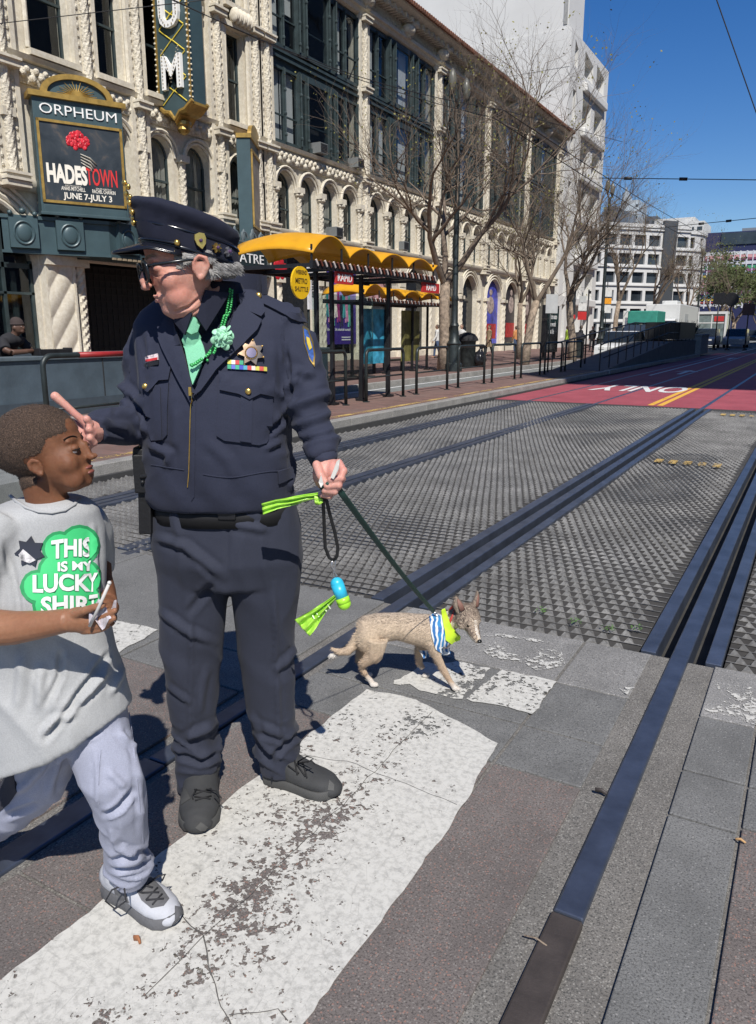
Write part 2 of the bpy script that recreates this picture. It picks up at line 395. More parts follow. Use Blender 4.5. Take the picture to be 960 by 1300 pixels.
# rails
def rails(name, xs, y0, y1, m, z=0.004, wd=0.1):
    b = MB()
    for x in xs:
      if x == -0.39: x = -0.41
      b.box(x-wd/2, x+wd/2, y0, y1, -0.108, z)
    return struct(b.build(name, m, bevel=0.006))
rails('rail_near_crossing', [-0.39, -1.90], 1.73, 16.4, M_rail, 0.004, 0.08)
rails('rail_joint_cover', [-0.39], -6, 1.722, M_raildark, 0.006, 0.084)
rails('rail_near_left', [-1.90], -6, 1.722, M_rail)
rails('rail_far_track', [-4.02, -5.5], 3.5, 16.4, M_rail, 0.0, 0.08)
rails('rail_in_road', [-0.39, -1.90, -4.02, -5.5], 16.4, 320, M_rail, 0.002, 0.085)
b = MB()
for x0, x1 in [(-0.59, -0.52), (-0.30, -0.23), (-1.79, -1.72), (-2.10, -2.02), (-4.2, -4.09), (-5.43, -5.36), (-5.66, -5.57)]:
    b.box(x0, x1, 3.6, 16.4, -0.1, 0.0)
struct(b.build('guard_plates', M_plate, bevel=0.004))
# anti-trespass tread mats : small wedge teeth
def tread(name, x0, x1, y0, y1, seed):
    rnd = random.Random(seed); vs = []; fs = []
    px_, py_ = 0.066, 0.088; ny = int((y1-y0)/py_); nx = int((x1-x0)/px_)
    def warp(x, y): return 0.012*sin(x*2.1+y*0.7+seed)+0.010*sin(y*1.3+seed*2)
    base = -0.035
    n0 = 0
    gx, gy = max(2, int((x1-x0)/0.3)), max(2, int((y1-y0)/0.3))
    for j in range(gy+1):
        for i in range(gx+1):
            x = x0+(x1-x0)*i/gx; y = y0+(y1-y0)*j/gy; vs.append((x, y, base+warp(x, y)))
    for j in range(gy):
        for i in range(gx): fs.append((j*(gx+1)+i, j*(gx+1)+i+1, (j+1)*(gx+1)+i+1, (j+1)*(gx+1)+i))
    for j in range(ny):
        for i in range(nx):
            cx = x0+(i+0.5+0.5*(j % 2))*px_+.004*noise.noise(V((i*.7, j*.7, seed))); cy = y0+(j+0.5)*py_+.02*noise.noise(V((i*.08, j*.08, seed)))
            if cx+px_/2 > x1: continue
            z = base+warp(cx, cy)-0.001; h = (0.034+rnd.uniform(-0.003, 0.003))*(.78+.5*noise.noise(V((cx*.9+seed, cy*.9, 0)))+.25*noise.noise(V((cx*4, cy*4, seed)))); o_ = len(vs)
            dx = rnd.uniform(-.003, .003)
            # wedge: steep front edge facing -y, long slope behind
            vs += [(cx-px_*0.44, cy-py_*0.42, z), (cx+px_*0.44, cy-py_*0.42, z), (cx, cy+py_*0.42, z), (cx-px_*0.12+dx, cy-py_*0.30, z+h)]
            fs += [(o_, o_+1, o_+3), (o_+1, o_+2, o_+3), (o_+2, o_, o_+3)]
        # thin cross rib between the rows
        y = y0+(j+1)*py_-0.006; o_ = len(vs); zz = base+0.008
        vs += [(x0, y, zz+warp(x0, y)), (x1, y, zz+warp(x1, y)), (x1, y+0.008, zz+warp(x1, y)), (x0, y+0.008, zz+warp(x0, y))]
        fs.append((o_, o_+1, o_+2, o_+3))
    nb = gx*gy; b = MB(); b.add(vs, fs); b.m = [1]*nb+[0]*(len(fs)-nb); return struct(b.build(name, [M_tread, M_bed]))
for k, (x0, x1) in enumerate([(-1.72, -0.60), (-4.2, -2.11), (-5.36, -4.2), (-6.28, -5.66), (-0.22, 1.2)]):
    tread('tread_mat', x0, x1, 3.6, 16.38, k+1)
# red transit lane, yellow lines, white lane marks
g = MB(); g.add([(-6.3, 16.42, 0.0), (3.4, 16.42, 0.0), (3.4, 60, 0.0), (-6.3, 60, 0.0)], [(0, 1, 2, 3)]); struct(g.build('red_transit_lane', M_redlane))
g = MB()
for x in (-2.93, -2.74): g.add([(x-.06, 16.6, .004), (x+.06, 16.6, .004), (x+.06, 200, .004), (x-.06, 200, .004)], [(0, 1, 2, 3)])
struct(g.build('yellow_double_line', M_yel))
g = MB()
for x in (-10.05, -8.75): g.add([(x-.05, 2, .006), (x+.05, 2, .006), (x+.05, 200, .006), (x-.05, 200, .006)], [(0, 1, 2, 3)])
for x in (-5.05, 2.9): g.add([(x-.05, 28, .006), (x+.05, 28, .006), (x+.05, 200, .006), (x-.05, 200, .006)], [(0, 1, 2, 3)])
struct(g.build('lane_lines', M_line))
def roadtext(txt, cx, cy, W, L, rot=False, z=0.006, gapw=None):
    b = MB()
    s_ = -1 if rot else 1
    vs, fs = textmesh(txt, 1, 0.02, 0)
    x0 = min(v.x for v in vs); x1 = max(v.x for v in vs); y1 = max(v.y for v in vs); y0 = min(v.y for v in vs)
    b.add([(cx+s_*((v.x-(x0+x1)/2)/(x1-x0)*W), cy+s_*((v.y-(y0+y1)/2)/(y1-y0)*L), z) for v in vs], fs)
    return b
b = roadtext('ONLY', -4.05, 21.4, 2.3, 2.3, rot=True)
struct(b.build('road_word_marking', M_line))
b = MB()     # arrow shaped marks further down the lanes
for cx, cy in [(-1.2, 34), (-4.3, 31), (1.0, 29), (-4.3, 48)]:
    b.add([(cx-.08, cy-1.6, .006), (cx+.08, cy-1.6, .006), (cx+.08, cy+.6, .006), (cx+.45, cy+.3, .006), (cx, cy+1.5, .006), (cx-.45, cy+.3, .006), (cx-.08, cy+.6, .006)], [(0, 1, 2, 3, 4, 5, 6)])
struct(b.build('lane_arrows', M_line))
b = MB()
for cx, cy in [(-1.2, 9.4), (-1.1, 15.4)]:
    for k in range(5): b.box(cx-.35+.16*k, cx-.35+.16*k+.08, cy-.1, cy+.1, -0.004, 0.008)
struct(b.build('yellow_track_studs', M_yelw))
# crosswalk bars with ragged edges
def ragged(poly, amp, seed, z, step=0.03):
    rnd = random.Random(seed); out = []
    n = len(poly)
    for i in range(n):
        a = V((*poly[i], 0)); b_ = V((*poly[(i+1) % n], 0)); L = (b_-a).length; k = max(1, int(L/step)); nn = V((-(b_-a).y, (b_-a).x, 0)).normalized()
        for j in range(k):
            p = a+(b_-a)*(j/k); d = noise.noise(V((p.x*9+seed, p.y*9, 0)))*amp*1.6+noise.noise(V((p.x*40+seed, p.y*40, 2)))*amp*0.8
            out.append((p.x+nn.x*d, p.y+nn.y*d, z))
    return out
def polysheet(b, pts):
    tri = tessellate_polygon([[V((p[0], p[1], 0)) for p in pts]]); b.add(pts, [tuple(t) for t in tri])
b = MB()
polysheet(b, ragged([(-1.53, 2.58), (-1.5, -1.2), (-0.85, -1.2), (-0.83, 1.4), (-0.83, 1.9), (-0.88, 2.44), (-1.02, 2.5), (-1.3, 2.6)], 0.007, 3, 0.0035))
struct(b.build('crosswalk_bar', M_paint))
b = MB()
polysheet(b, ragged([(-3.4, 2.6), (-3.4, -1.2), (-2.74, -1.2), (-2.74, 2.28), (-2.8, 2.62)], 0.012, 5, 0.0035))
polysheet(b, ragged([(0.1, 2.6), (0.1, -1.2), (0.75, -1.2), (0.75, 2.6)], 0.012, 6, 0.0035))
struct(b.build('crosswalk_bar_beyond_rail', M_paint))
b = MB()
polysheet(b, ragged([(-1.12, 2.71), (-0.84, 2.72), (-0.84, 3.05), (-1.1, 3.05)], 0.012, 9, 0.0035))
polysheet(b, ragged([(-1.45, 2.68), (-1.14, 2.7), (-1.14, 3.04), (-1.3, 3.02), (-1.44, 2.92)], 0.02, 10, 0.0035))
struct(b.build('crosswalk_patch', M_paint))
b = MB()
polysheet(b, ragged([(-0.95, 3.12), (-0.85, 3.24), (-0.92, 3.38), (-1.02, 3.36), (-1.0, 3.26), (-1.13, 3.24), (-1.22, 3.33), (-1.3, 3.26), (-1.2, 3.15), (-1.06, 3.17)], 0.012, 12, 0.0035))
polysheet(b, ragged([(-1.5, 3.3), (-1.2, 3.42), (-0.98, 3.44), (-1.0, 3.47), (-1.5, 3.42)], 0.012, 13, 0.0035))
polysheet(b, ragged([(-0.25, 3.1), (0.5, 3.06), (0.5, 3.36), (-0.02, 3.3), (-0.1, 3.42), (-0.25, 3.4), (-0.17, 3.25)], 0.02, 14, 0.0035))
polysheet(b, ragged([(-0.55, 3.08), (-0.53, 3.17), (-0.6, 3.15)], 0.01, 15, 0.0035))
struct(b.build('crosswalk_paint_scraps', M_paint2))
b = MB()
def crack(pts, w_, z, seed):
    L = []
    for i in range(len(pts)-1):
        a, c = V((*pts[i], 0)), V((*pts[i+1], 0)); n = max(2, int((c-a).length/.02))
        for k in range(n): p = a.lerp(c, k/n); L.append(p+V((noise.noise(p*14+V((seed, 0, 0))), noise.noise(p*14+V((0, seed, 3))), 0))*.010)
    vs = []
    for i, p in enumerate(L):
        d = (L[min(i+1, len(L)-1)]-L[max(0, i-1)]).normalized(); nn = V((-d.y, d.x, 0))*w_*(.5+.8*abs(noise.noise(p*30))); vs += [p+nn+V((0, 0, z)), p-nn+V((0, 0, z))]
    b.add(vs, [(2*i, 2*i+2, 2*i+3, 2*i+1) for i in range(len(L)-1)])
crack([(-1.19, 1.0), (-1.18, 1.9), (-1.2, 2.56)], .0016, .0052, 1); crack([(-1.5, 1.27), (-1.2, 1.2), (-1.02, 1.06), (-.86, .98)], .0022, .0052, 2); crack([(-.98, 1.05), (-.9, 1.12), (-.84, 1.1)], .002, .0052, 5); crack([(-1.5, 2.0), (-1.3, 2.06), (-.84, 2.02)], .0012, .0052, 7)
struct(b.build('paint_cracks', mat('crack_dark', (.09, .085, .08), .9)))
# boarding platform
g = MB(); g.box(-8.4, -6.55, 4.9, 27.6, -0.28, 0.15); struct(g.build('boarding_platform', M_brick))
g = MB(); g.box(-8.4, -6.3, -30, 4.88, -0.28, 0.148); struct(g.build('platform_slab', M_asphl))
g = MB()
for k in range(26): g.box(-6.55, -6.36, 4.9+k*1.35+.004, 4.9+(k+1)*1.35-.004, -0.28, 0.152)
struct(g.build('platform_kerb', M_curb, bevel=0.01))
g = MB(); g.box(-6.36, -6.30, 4.9, 40, -0.28, 0.04); struct(g.build('platform_rub_strip', mat('rub', (0.045, 0.045, 0.045), 0.8)))
g = MB(); g.add([(-6.75, 4.95, .154), (-6.62, 4.95, .154), (-6.62, 27, .154), (-6.75, 27, .154)], [(0, 1, 2, 3)]); struct(g.build('platform_edge_line', M_yelw))
# sidewalk
g = MB(); g.box(-20.6, -10.45, -30, 200, -0.28, 0.15); struct(g.build('sidewalk', M_brick))
g = MB()
for k in range(60): g.box(-10.45, -10.3, -10+k*2+.004, -10+(k+1)*2-.004, -0.28, 0.152)
struct(g.build('sidewalk_kerb', M_curb, bevel=0.01))
g = MB(); g.box(14, 26, -30, 300, -0.28, 0.15); struct(g.build('far_sidewalk', M_brick))
# ================================================================ theatre block
def stonemat(name, col, orn=0.0, sc=7.0, bd=0.05):
    m, nt, p = newmat(name); co = coords(nt); n = noi(nt, co, 0.8, 6, 0.7); n2 = noi(nt, co, 9, 5, 0.7)
    c = ramp(nt, n, [(0.25, tuple(c*0.72 for c in col)), (0.6, col)])
    c = mixc(nt, ramp(nt, n2, [(0.42, (0.45, 0.45, 0.45)), (0.62, (0, 0, 0))]), c, tuple(c*k for c, k in zip(col, (0.62, 0.58, 0.5))))
    nt.links.new(c, p.inputs['Base Color']); p.inputs['Roughness'].default_value = 0.8
    b = bump(nt, p, noi(nt, co, 40, 4), 0.3, 0.01)
    if orn:
        v = vor(nt, co, sc, 'SMOOTH_F1'); v2 = noi(nt, co, sc*1.5, 2, 0.5, 1.2)
        s_ = math2(nt, 'ADD', math2(nt, 'MULTIPLY', v, -1), math2(nt, 'MULTIPLY', v2, 0.9))
        bump(nt, p, s_, orn, bd, b)
    return m
STC = (0.72, 0.67, 0.56)
M_stone = stonemat('stone', STC); M_orn = stonemat('carved_stone', STC, 1.0, 7, 0.07); M_ornf = stonemat('carved_stone_fine', STC, .9, 13, 0.04)
M_green = mat('bronze_green', (0.035, 0.052, 0.055), 0.5, 0.1, 0.3, 3, 0.3, 30)
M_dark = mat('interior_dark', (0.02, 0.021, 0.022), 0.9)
M_blind = mat('blind', (0.8, 0.8, 0.78), 0.8, 0, 0.05)
M_curtain = mat('old_curtain', (0.42, 0.4, 0.35), 0.85, 0, 0.3, 2)
def glassmat(name, tint=(0.62, 0.65, 0.66), k=0.25):
    m, nt, p = newmat(name); nt.nodes.remove(p); out = [n for n in nt.nodes if n.type == 'OUTPUT_MATERIAL'][0]
    t = nt.nodes.new('ShaderNodeBsdfTransparent'); t.inputs[0].default_value = (*tint, 1)
    g_ = nt.nodes.new('ShaderNodeBsdfGlossy'); g_.inputs['Roughness'].default_value = 0.04; g_.inputs[0].default_value = (0.8, 0.85, 0.9, 1)
    b = nt.nodes.new('ShaderNodeBump'); b.inputs['Strength'].default_value = 0.15; b.inputs['Distance'].default_value = 0.05
    co = coords(nt); nt.links.new(noi(nt, co, 0.7, 2), b.inputs['Height']); nt.links.new(b.outputs[0], g_.inputs['Normal'])
    f = nt.nodes.new('ShaderNodeLayerWeight'); f.inputs[0].default_value = .5
    a = math2(nt, 'MULTIPLY_ADD', math2(nt, 'POWER', f.outputs[1], 4.0), 0.6, .04+k*0.1)
    mx = nt.nodes.new('ShaderNodeMixShader'); nt.links.new(a, mx.inputs[0]); nt.links.new(t.outputs[0], mx.inputs[1]); nt.links.new(g_.outputs[0], mx.inputs[2])
    nt.links.new(mx.outputs[0], out.inputs[0]); return m
M_glass = glassmat('window_glass')
FX = -20.0; UY = V((0, 1, 0)); UZ = V((0, 0, 1)); FO = V((FX, 0, 0))
bld = thing('theatre_building', (FX, 40, 0), 'ornate cream stone theatre and office block with green framed windows', 'building')
class BB(MB):       # builds in world space, re-based on the building
    def part(s, name, mats, parent=bld, base=(FX, 40, 0), **k):
        s.v = [(a-base[0], b-base[1], c-base[2]) for a, b, c in s.v]; return s.build(name, mats, parent, **k)
cols = [26.0, 33.5, 41.6, 49.0, 56.9, 64.2]; CW = 0.42
holes = []; bays = []
for i in range(5):
    a, b = cols[i]+CW, cols[i+1]-CW
    holes.append(rect(a, b, 8.95, 15.6)); n = 4; pt = (b-a)/n
    ar = []
    for k in range(n):
        c = a+pt*(k+.5); ar.append(c); holes.append(arch(c, 5.7, 7.35, pt*0.36, 10))
    w2 = (b-a)/2; st = []
    for k in range(2):
        c = a+w2*(k+.5); st.append(c)
        holes.append(arch(c, 0.45, 3.6, w2*0.38, 14, rise=1.35))
    bays.append((a, b, ar, pt, st, w2))
th_row2 = [(15.45, 16.85), (17.75, 18.85), (19.75, 20.75), (21.3, 22.3), (23.75, 24.8), (10.5, 12.2), (13.0, 14.2)]
th_arch = [(18.35, .58), (20.25, .58), (22.05, .6), (24.3, .56), (16.1, .6), (13.6, .5), (11.9, .5)]
for a, b in th_row2: holes.append(rect(a, b, 9.15, 12.2)); holes.append(rect(a, b, 13.1, 15.5))
for c, h in th_arch: holes.append(arch(c, 5.75, 7.3, h, 10))
holes.append(rect(16.75, 24.9, 0.16, 3.62))                       # entrance
holes.append(arch(13.35, 0.4, 3.35, 1.75, 18))
holes.append(arch(9.0, 0.4, 3.35, 1.75, 18))
w_ = BB(); w_.wall([(5, .1), (65, .1), (65, 16.9), (5, 16.9)], holes, FO, UY, UZ, 0.45)
w_.part('wall', M_stone)
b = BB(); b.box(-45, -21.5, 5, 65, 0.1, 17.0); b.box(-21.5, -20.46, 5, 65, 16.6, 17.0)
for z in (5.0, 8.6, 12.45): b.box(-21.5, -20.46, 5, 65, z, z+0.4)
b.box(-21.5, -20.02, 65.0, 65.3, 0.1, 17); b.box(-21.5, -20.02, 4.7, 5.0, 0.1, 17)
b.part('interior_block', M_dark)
# cornice and roof
def sweepY(b, prof, y0, y1, m=0):      # profile in (outward dx, z), extruded along y
    n = len(prof); vs = [(FX+p[0], y0, p[1]) for p in prof]+[(FX+p[0], y1, p[1]) for p in prof]
    b.add(vs, [(i, n+i, n+(i+1) % n, (i+1) % n) for i in range(n)]+[tuple(range(n)), tuple(range(2*n-1, n-1, -1))], m)
b = BB(); sweepY(b, [(0, 15.6), (.18, 15.66), (.22, 15.8), (.34, 15.84), (.34, 15.98), (.26, 16.02), (0, 16.04)], 5, 65)
sweepY(b, [(0, 16.55), (.35, 16.62), (.9, 16.9), (.95, 17.02), (0, 17.02)], 5, 65.2)
b.part('cornice', M_stone, auto=True)
b = BB(); sweepY(b, [(0, 16.05), (.12, 16.05), (.12, 16.55), (0, 16.55)], 5, 65)
for k in range(200):
    y = 5.15+k*0.3
    if y > 65: break
    b.box(FX+.1, FX+.62+.1*(k % 2), y, y+.15, 16.5, 16.72)
b.part('frieze', M_orn)
for i in range(5):      # scalloped shells / lamps between the columns, under the eave
    for y in (cols[i], (cols[i]+cols[i+1])/2):
        b = BB(); b.ell((FX+.35, y, 16.25), (.35, .42, .3)); b.obox((FX+.3, y, 16.0), (.35, .3, .3)); b.ell((FX+.5, y+.25, 16.5), (.3, .3, .14))
        for q in range(5): b.ell((FX+.18+.06*q, y-.35+.1*q, 16.1+.04*(q % 3)), (.12, .1, .16), n=8, k=6)
        b.part('corbel', M_ornf, smooth=True)
M_tile = mat('roof_tile', (0.22, 0.1, 0.06), 0.85, 0, 0.4, 3)
b = BB(); k = 0; y = 5.0
while y < 65.2:
    b.tube([(FX+1.12, y, 17.02), (FX-1.5, y, 17.85)], [.11, .11], 6); y += 0.24
sweepY(b, [(1.05, 16.98), (-1.6, 17.8), (-1.6, 17.6), (0, 17.0)], 5, 65.2)
b.part('tiled_eave', M_tile)
# columns between the bays
def column(y, wdt, z0=5.2, z1=15.7):
    b = BB()
    b.box(FX-.01, FX+.16, y-wdt, y+wdt, z0, z1, 0)
    for s_ in (-1, 1): b.box(FX, FX+.2, y+s_*wdt-.07, y+s_*wdt+.07, z0, z1, 0)
    # rope shaft
    def fn(u, v):
        a = 2*pi*u; z = z0+(z1-z0)*v; r = .125+.013*cos(6*(a-z*3.2))
        return (FX+.2+r*cos(a), y+r*sin(a), z)
    b.grid(fn, 30, 150, 1)
    for z in (z0, 5.55, 8.45, 12.4, z1-.35): b.box(FX, FX+.44, y-wdt*.95, y+wdt*.95, z, z+.16, 0); b.box(FX, FX+.5, y-wdt, y+wdt, z+.16, z+.23, 0)
    for z in range(int((z1-z0)/.5)):
        for s_ in (-1, 1):
            for q in range(2): b.ell((FX+.17, y+s_*wdt*.68, z0+.3+z*.5+.25*q), (.04, .055, .085-.03*q), n=6, k=4, m=1)
    return b.part('column', [M_stone, M_ornf], auto=True)
for y in cols: column(y, .36)
for y, wd_ in ((14.45, .40), (17.3, .36), (19.3, .3), (25.3, .3), (23.15, .36), (12.6, .3), (9.8, .4)): column(y, wd_, 5.4 if y > 13 else 5.4)
# arcade
def arc_trim(b, c, zs, r, rt, x, n=12, rise=None):
    rr = rise or r
    pts = [(x, c+r*cos(pi*k/n), zs+rr*sin(pi*k/n)) for k in range(n+1)]
    b.tube(pts, rt, 6, m=0)
def window(yc, hw, z0, z1, arched, parent_name='window', blind=None, rnd=random):
    """window frame part + pane sub-part (+ blind)"""
    f = BB(); x = FX-.3; t = .06
    zs = z1 if not arched else z1
    f.box(x-.05, x+.05, yc-hw, yc-hw+t, z0, z1); f.box(x-.05, x+.05, yc+hw-t, yc+hw, z0, z1)
    f.box(x-.05, x+.05, yc-hw, yc+hw, z0, z0+t); f.box(x-.04, x+.06, yc-hw, yc+hw, (z0+z1)/2-.03, (z0+z1)/2+.04)
    if not arched: f.box(x-.05, x+.05, yc-hw, yc+hw, z1-t, z1)
    else: f.tube([(x, yc+hw*.96*cos(pi*k/10), z1+hw*.96*sin(pi*k/10)) for k in range(11)], .045, 5)
    fo = f.part('window', M_green)
    g_ = BB(); zt = z1+(hw if arched else 0)
    poly = [(p[0], p[1]) for p in (arch(yc, z0, z1, hw, 10) if arched else rect(yc-hw, yc+hw, z0, z1))]
    g_.wall(poly, [], V((x, 0, 0)), UY, UZ, 0); g_.part('pane', M_glass, fo)
    if blind is not None:
        h_ = BB(); zz = z0+(zt-z0)*(1-blind[0]); xx = x-.14
        h_.grid(lambda u, v: (xx+.03*sin(u*40), yc-hw+2*hw*u*blind[2], zz+(zt-zz)*v), 16, 1); h_.part('blind', blind[1], fo)
    return fo
rn = random.Random(5)
tr = BB()
for i, (a, b_, ar, pt, st, w2) in enumerate(bays):
    for c in ar:
        arc_trim(tr, c, 7.35, pt*.40, .05, FX+.05); arc_trim(tr, c, 7.35, pt*.47, .06, FX+.1)
        hw = pt*.36
        bl = rn.choice([None, (0.45, M_curtain, 1), (1, M_curtain, 1), (1, M_blind, .5), (.9, M_curtain, .6)])
        window(c, hw, 5.7, 7.35, True, blind=bl)
    # small columns between the arches
    for k in range(5):
        y = a+pt*k; 
        def fn(u, v, y=y):
            an = 2*pi*u; z = 5.75+1.45*v; r = .12+.02*cos(4*(an-z*7)); return (FX+.1+r*cos(an), y+r*sin(an), z)
        tr.grid(fn, 14, 26, 1); tr.box(FX, FX+.3, y-.2, y+.2, 7.2, 7.42, 0); tr.ell((FX+.14, y, 7.15), (.2, .2, .14), n=8, k=5, m=1); tr.box(FX, FX+.26, y-.18, y+.18, 5.62, 5.8, 0)
for (c, h) in th_arch:
    arc_trim(tr, c, 7.3, h*1.12, .05, FX+.05); arc_trim(tr, c, 7.3, h*1.32, .06, FX+.1)
    window(c, h, 5.75, 7.3, True, blind=(1, M_curtain, 1) if h > .43 else (0.6, M_blind, 1))
for y in (14.45, 17.3, 19.3, 21.15, 23.15, 25.3, 12.8):
    def fn(u, v, y=y):
        an = 2*pi*u; z = 5.75+1.45*v; r = .12+.02*cos(4*(an-z*7)); return (FX+.1+r*cos(an), y+r*sin(an), z)
    tr.grid(fn, 14, 26, 1); tr.box(FX, FX+.3, y-.2, y+.2, 7.2, 7.42, 0)
tr.part('arcade_trim', [M_stone, M_ornf], auto=True)
b = BB(); sweepY(b, [(0, 5.35), (.12, 5.38), (.24, 5.55), (.24, 5.66), (0, 5.7)], 5, 65)
sweepY(b, [(0, 8.75), (.2, 8.8), (.26, 8.92), (0, 8.95)], 5, 65); b.part('string_course', M_stone, auto=True)
b = BB(); sweepY(b, [(0, 8.2), (.1, 8.22), (.1, 8.74), (0, 8.76)], 5, 65); sweepY(b, [(0, 12.3), (.09, 12.32), (.09, 12.98), (0, 13.0)], 5, 25.6)
for k in range(200):
    y = 5.2+k*.3
    if y < 65: b.ell((FX+.12, y, 8.35+.1*(k % 2)), (.1, .13, .12), n=6, k=4); b.ell((FX+.12, y+.15, 8.58), (.08, .1, .1), n=6, k=4)
b.part('carved_band', M_ornf, smooth=True)
# theatre windows and their hoods
b = BB()
for (ya, yb) in th_row2:
    for z0, z1 in ((9.15, 12.2), (13.1, 15.5)):
        c = (ya+yb)/2; window(c, (yb-ya)/2, z0, z1, False, blind=rn.choice([None, (1, M_curtain, .3), None]))
        b.box(FX, FX+.3, ya-.15, yb+.15, z0-.2, z0-.04); b.box(FX, FX+.22, ya-.2, yb+.2, z1+.08, z1+.25)
        for s_ in (ya-.1, yb+.1):
            b.tube([(FX+.12, s_, z0), (FX+.12, s_, z1)], .07, 8)
for k in range(9): b.ell((FX+.3, 24.0+.11*k, 12.65+.05*(k % 2)), (.2, .1, .25), n=8, k=6)
b.part('window_hoods', M_stone, auto=True)
# green bay windows
def bay(a, b_, z0, z1, seed):
    rn = random.Random(seed)
    f = BB(); W = b_-a; x = FX-.05
    f.box(x-.1, x+.06, a, b_, z1-.18, z1); f.box(x-.1, x+.1, a, b_, z0, z0+.14)
    fr = [0, .14, .285, .36, .62, .70, .84, 1.0]; wds = [.09, .07, .13, .13, .13, .13, .07, .09]
    pj = lambda t: .12 if .285 <= t <= .70 else 0.0
    for t, ww in zip(fr, wds):
        y = a+W*t; y0, y1 = max(a, y-ww/2), min(b_, y+ww/2); f.box(x-.08, x+.08+pj(t), y0, y1, z0+.05, z1-.05)
        f.tube([(x+.12+pj(t), y, z0+.1), (x+.12+pj(t), y, z1-.1)], .04, 6)
        for zz in (z0+.4, z0+1.2, z1-.9): f.ell((x+.12+pj(t), y, zz), (.07, .07, .09), n=6, k=5)
    f.box(x-.08, x+.16, a+W*.285, a+W*.70, z0, z0+.2); f.box(x-.08, x+.16, a+W*.285, a+W*.70, z1-.25, z1)
    f.box(x-.03, x+.05, a, b_, z0+(z1-z0)*.36, z0+(z1-z0)*.36+.05)
    fo = f.part('bay_window', M_green)
    segs = [(0, .14), (.14, .285), (.36, .62), (.70, .84), (.84, 1)]
    g_ = BB()
    for s0, s1 in segs + [(.285, .36), (.62, .70)]:
        xx = x+(.1 if .28 <= s0 < .70 else 0); g_.wall(rect(a+W*s0, a+W*s1, z0+.1, z1-.1), [], V((xx, 0, 0)), UY, UZ, 0)
    g_.part('pane', M_glass, fo)
    bl = BB(); any_ = False
    for s0, s1 in segs:
        r = rn.random()
        if r < .62:
            any_ = True; ya, yb = a+W*s0+.04, a+W*s1-.04; sl_ = rn.choice([1, 1, .45]); top = z1-.15; zz = z0+.1+(z1-z0)*rn.choice([0, 0, .45])
            bl.grid(lambda u, v: (x-.2, ya+(yb-ya)*(1-sl_)+(yb-ya)*sl_*u, zz+(top-zz)*v), 2, 1)
    if any_: bl.part('blind', M_blind, fo)
    return fo
for i in range(5):
    a, b_ = cols[i]+CW, cols[i+1]-CW
    bay(a, b_, 8.98, 11.95, 10+i); bay(a, b_, 12.55, 15.55, 40+i)
    s_ = BB(); s_.box(FX-.3, FX+.02, a, b_, 11.95, 12.55); s_.box(FX, FX+.14, a, b_, 12.1, 12.2); s_.box(FX, FX+.1, a, b_, 12.36, 12.46); s_.part('spandrel', M_green)
# shop fronts under the bays
M_post = [mat('poster_black', (0.02, 0.018, 0.02), 0.4), mat('poster_red', (0.45, 0.03, 0.03), 0.4, 0, .3, 2), mat('poster_blue', (0.05, 0.06, 0.3), 0.4, 0, .5, 2), mat('poster_gold', (0.4, 0.25, 0.1), 0.4, 0, .5, 2)]
b = BB(); sf = BB()
for i, (a, b_, ar, pt, st, w2) in enumerate(bays):
    for j, c in enumerate(st):
        h = w2*.38
        for rr in (1.06, 1.2, 1.34): arc_trim(b, c, 3.6, h*rr, .06, FX+.04+.03*(rr > 1.1), 16, rise=1.35*rr)
        for s_ in (-1, 1):
            def fn(u, v, y=c+s_*h*1.2):
                an = 2*pi*u; z = .3+3.25*v; r = .15+.025*cos(4*(an-z*4)); return (FX+.04+r*cos(an), y+r*sin(an), z)
            b.grid(fn, 14, 40, 0); b.box(FX, FX+.28, c+s_*h*1.2-.22, c+s_*h*1.2+.22, 3.5, 3.7); b.box(FX, FX+.3, c+s_*h*1.2-.24, c+s_*h*1.2+.24, .15, .5)
        sf.wall(arch(c, .45, 3.6, h, 14, rise=1.35), [], V((FX-.3, 0, 0)), UY, UZ, 0, 0)
    y = (a+b_)/2; b.box(FX, FX+.1, y-.42, y+.42, 3.7, 4.9); b.box(FX+.1, FX+.15, y-.3, y+.3, 3.85, 4.75)
    b.box(FX, FX+.07, y-.3, y+.3, 1.1, 1.6)
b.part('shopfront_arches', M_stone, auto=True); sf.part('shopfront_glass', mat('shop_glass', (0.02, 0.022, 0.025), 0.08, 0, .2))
b = BB()      # big left doorway
for rr in (1.03, 1.12, 1.22, 1.32): arc_trim(b, 13.35, 3.35, 1.75*rr, .07, FX+.03, 20)
for y0, y1 in ((15.15, 16.1), (10.5, 11.45)):
    def fn(u, v, y0=y0, y1=y1):
        z = .5+2.9*v; return (FX+.28+.05*abs(sin(6.5*((y1-y0)*u*.75-z*.55))), y0+(y1-y0)*u, z)
    b.grid(fn, 50, 90, 0); b.box(FX, FX+.26, y0, y0+.001, .5, 3.4); b.box(FX, FX+.3, y0-.02, y0+.05, .5, 3.4); b.box(FX, FX+.34, y1-.05, y1+.02, .5, 3.4); b.box(FX, FX+.42, y0-.05, y1+.05, 3.4, 3.75); b.box(FX, FX+.46, y0-.1, y1+.1, .15, .55)
def fn(u, v):
    an = 2*pi*u; z = .3+3.2*v; r = .17+.03*cos(5*(an-z*5)); return (FX+.05+r*cos(an), 16.45+r*sin(an), z)
b.grid(fn, 16, 60, 0); b.box(FX, FX+.3, 16.2, 16.7, 3.4, 3.62)
b.part('doorway_arch', M_stone, auto=True)
f = BB(); x = FX-.3
f.box(x-.05, x+.05, 11.6, 15.1, 3.28, 3.42); f.box(x-.05, x+.05, 11.6, 15.1, 2.55, 2.62)
for y in (11.6, 12.6, 13.35, 14.1, 15.0): f.box(x-.05, x+.05, y, y+.09, .4, 5.0 if y < 15 else 3.5)
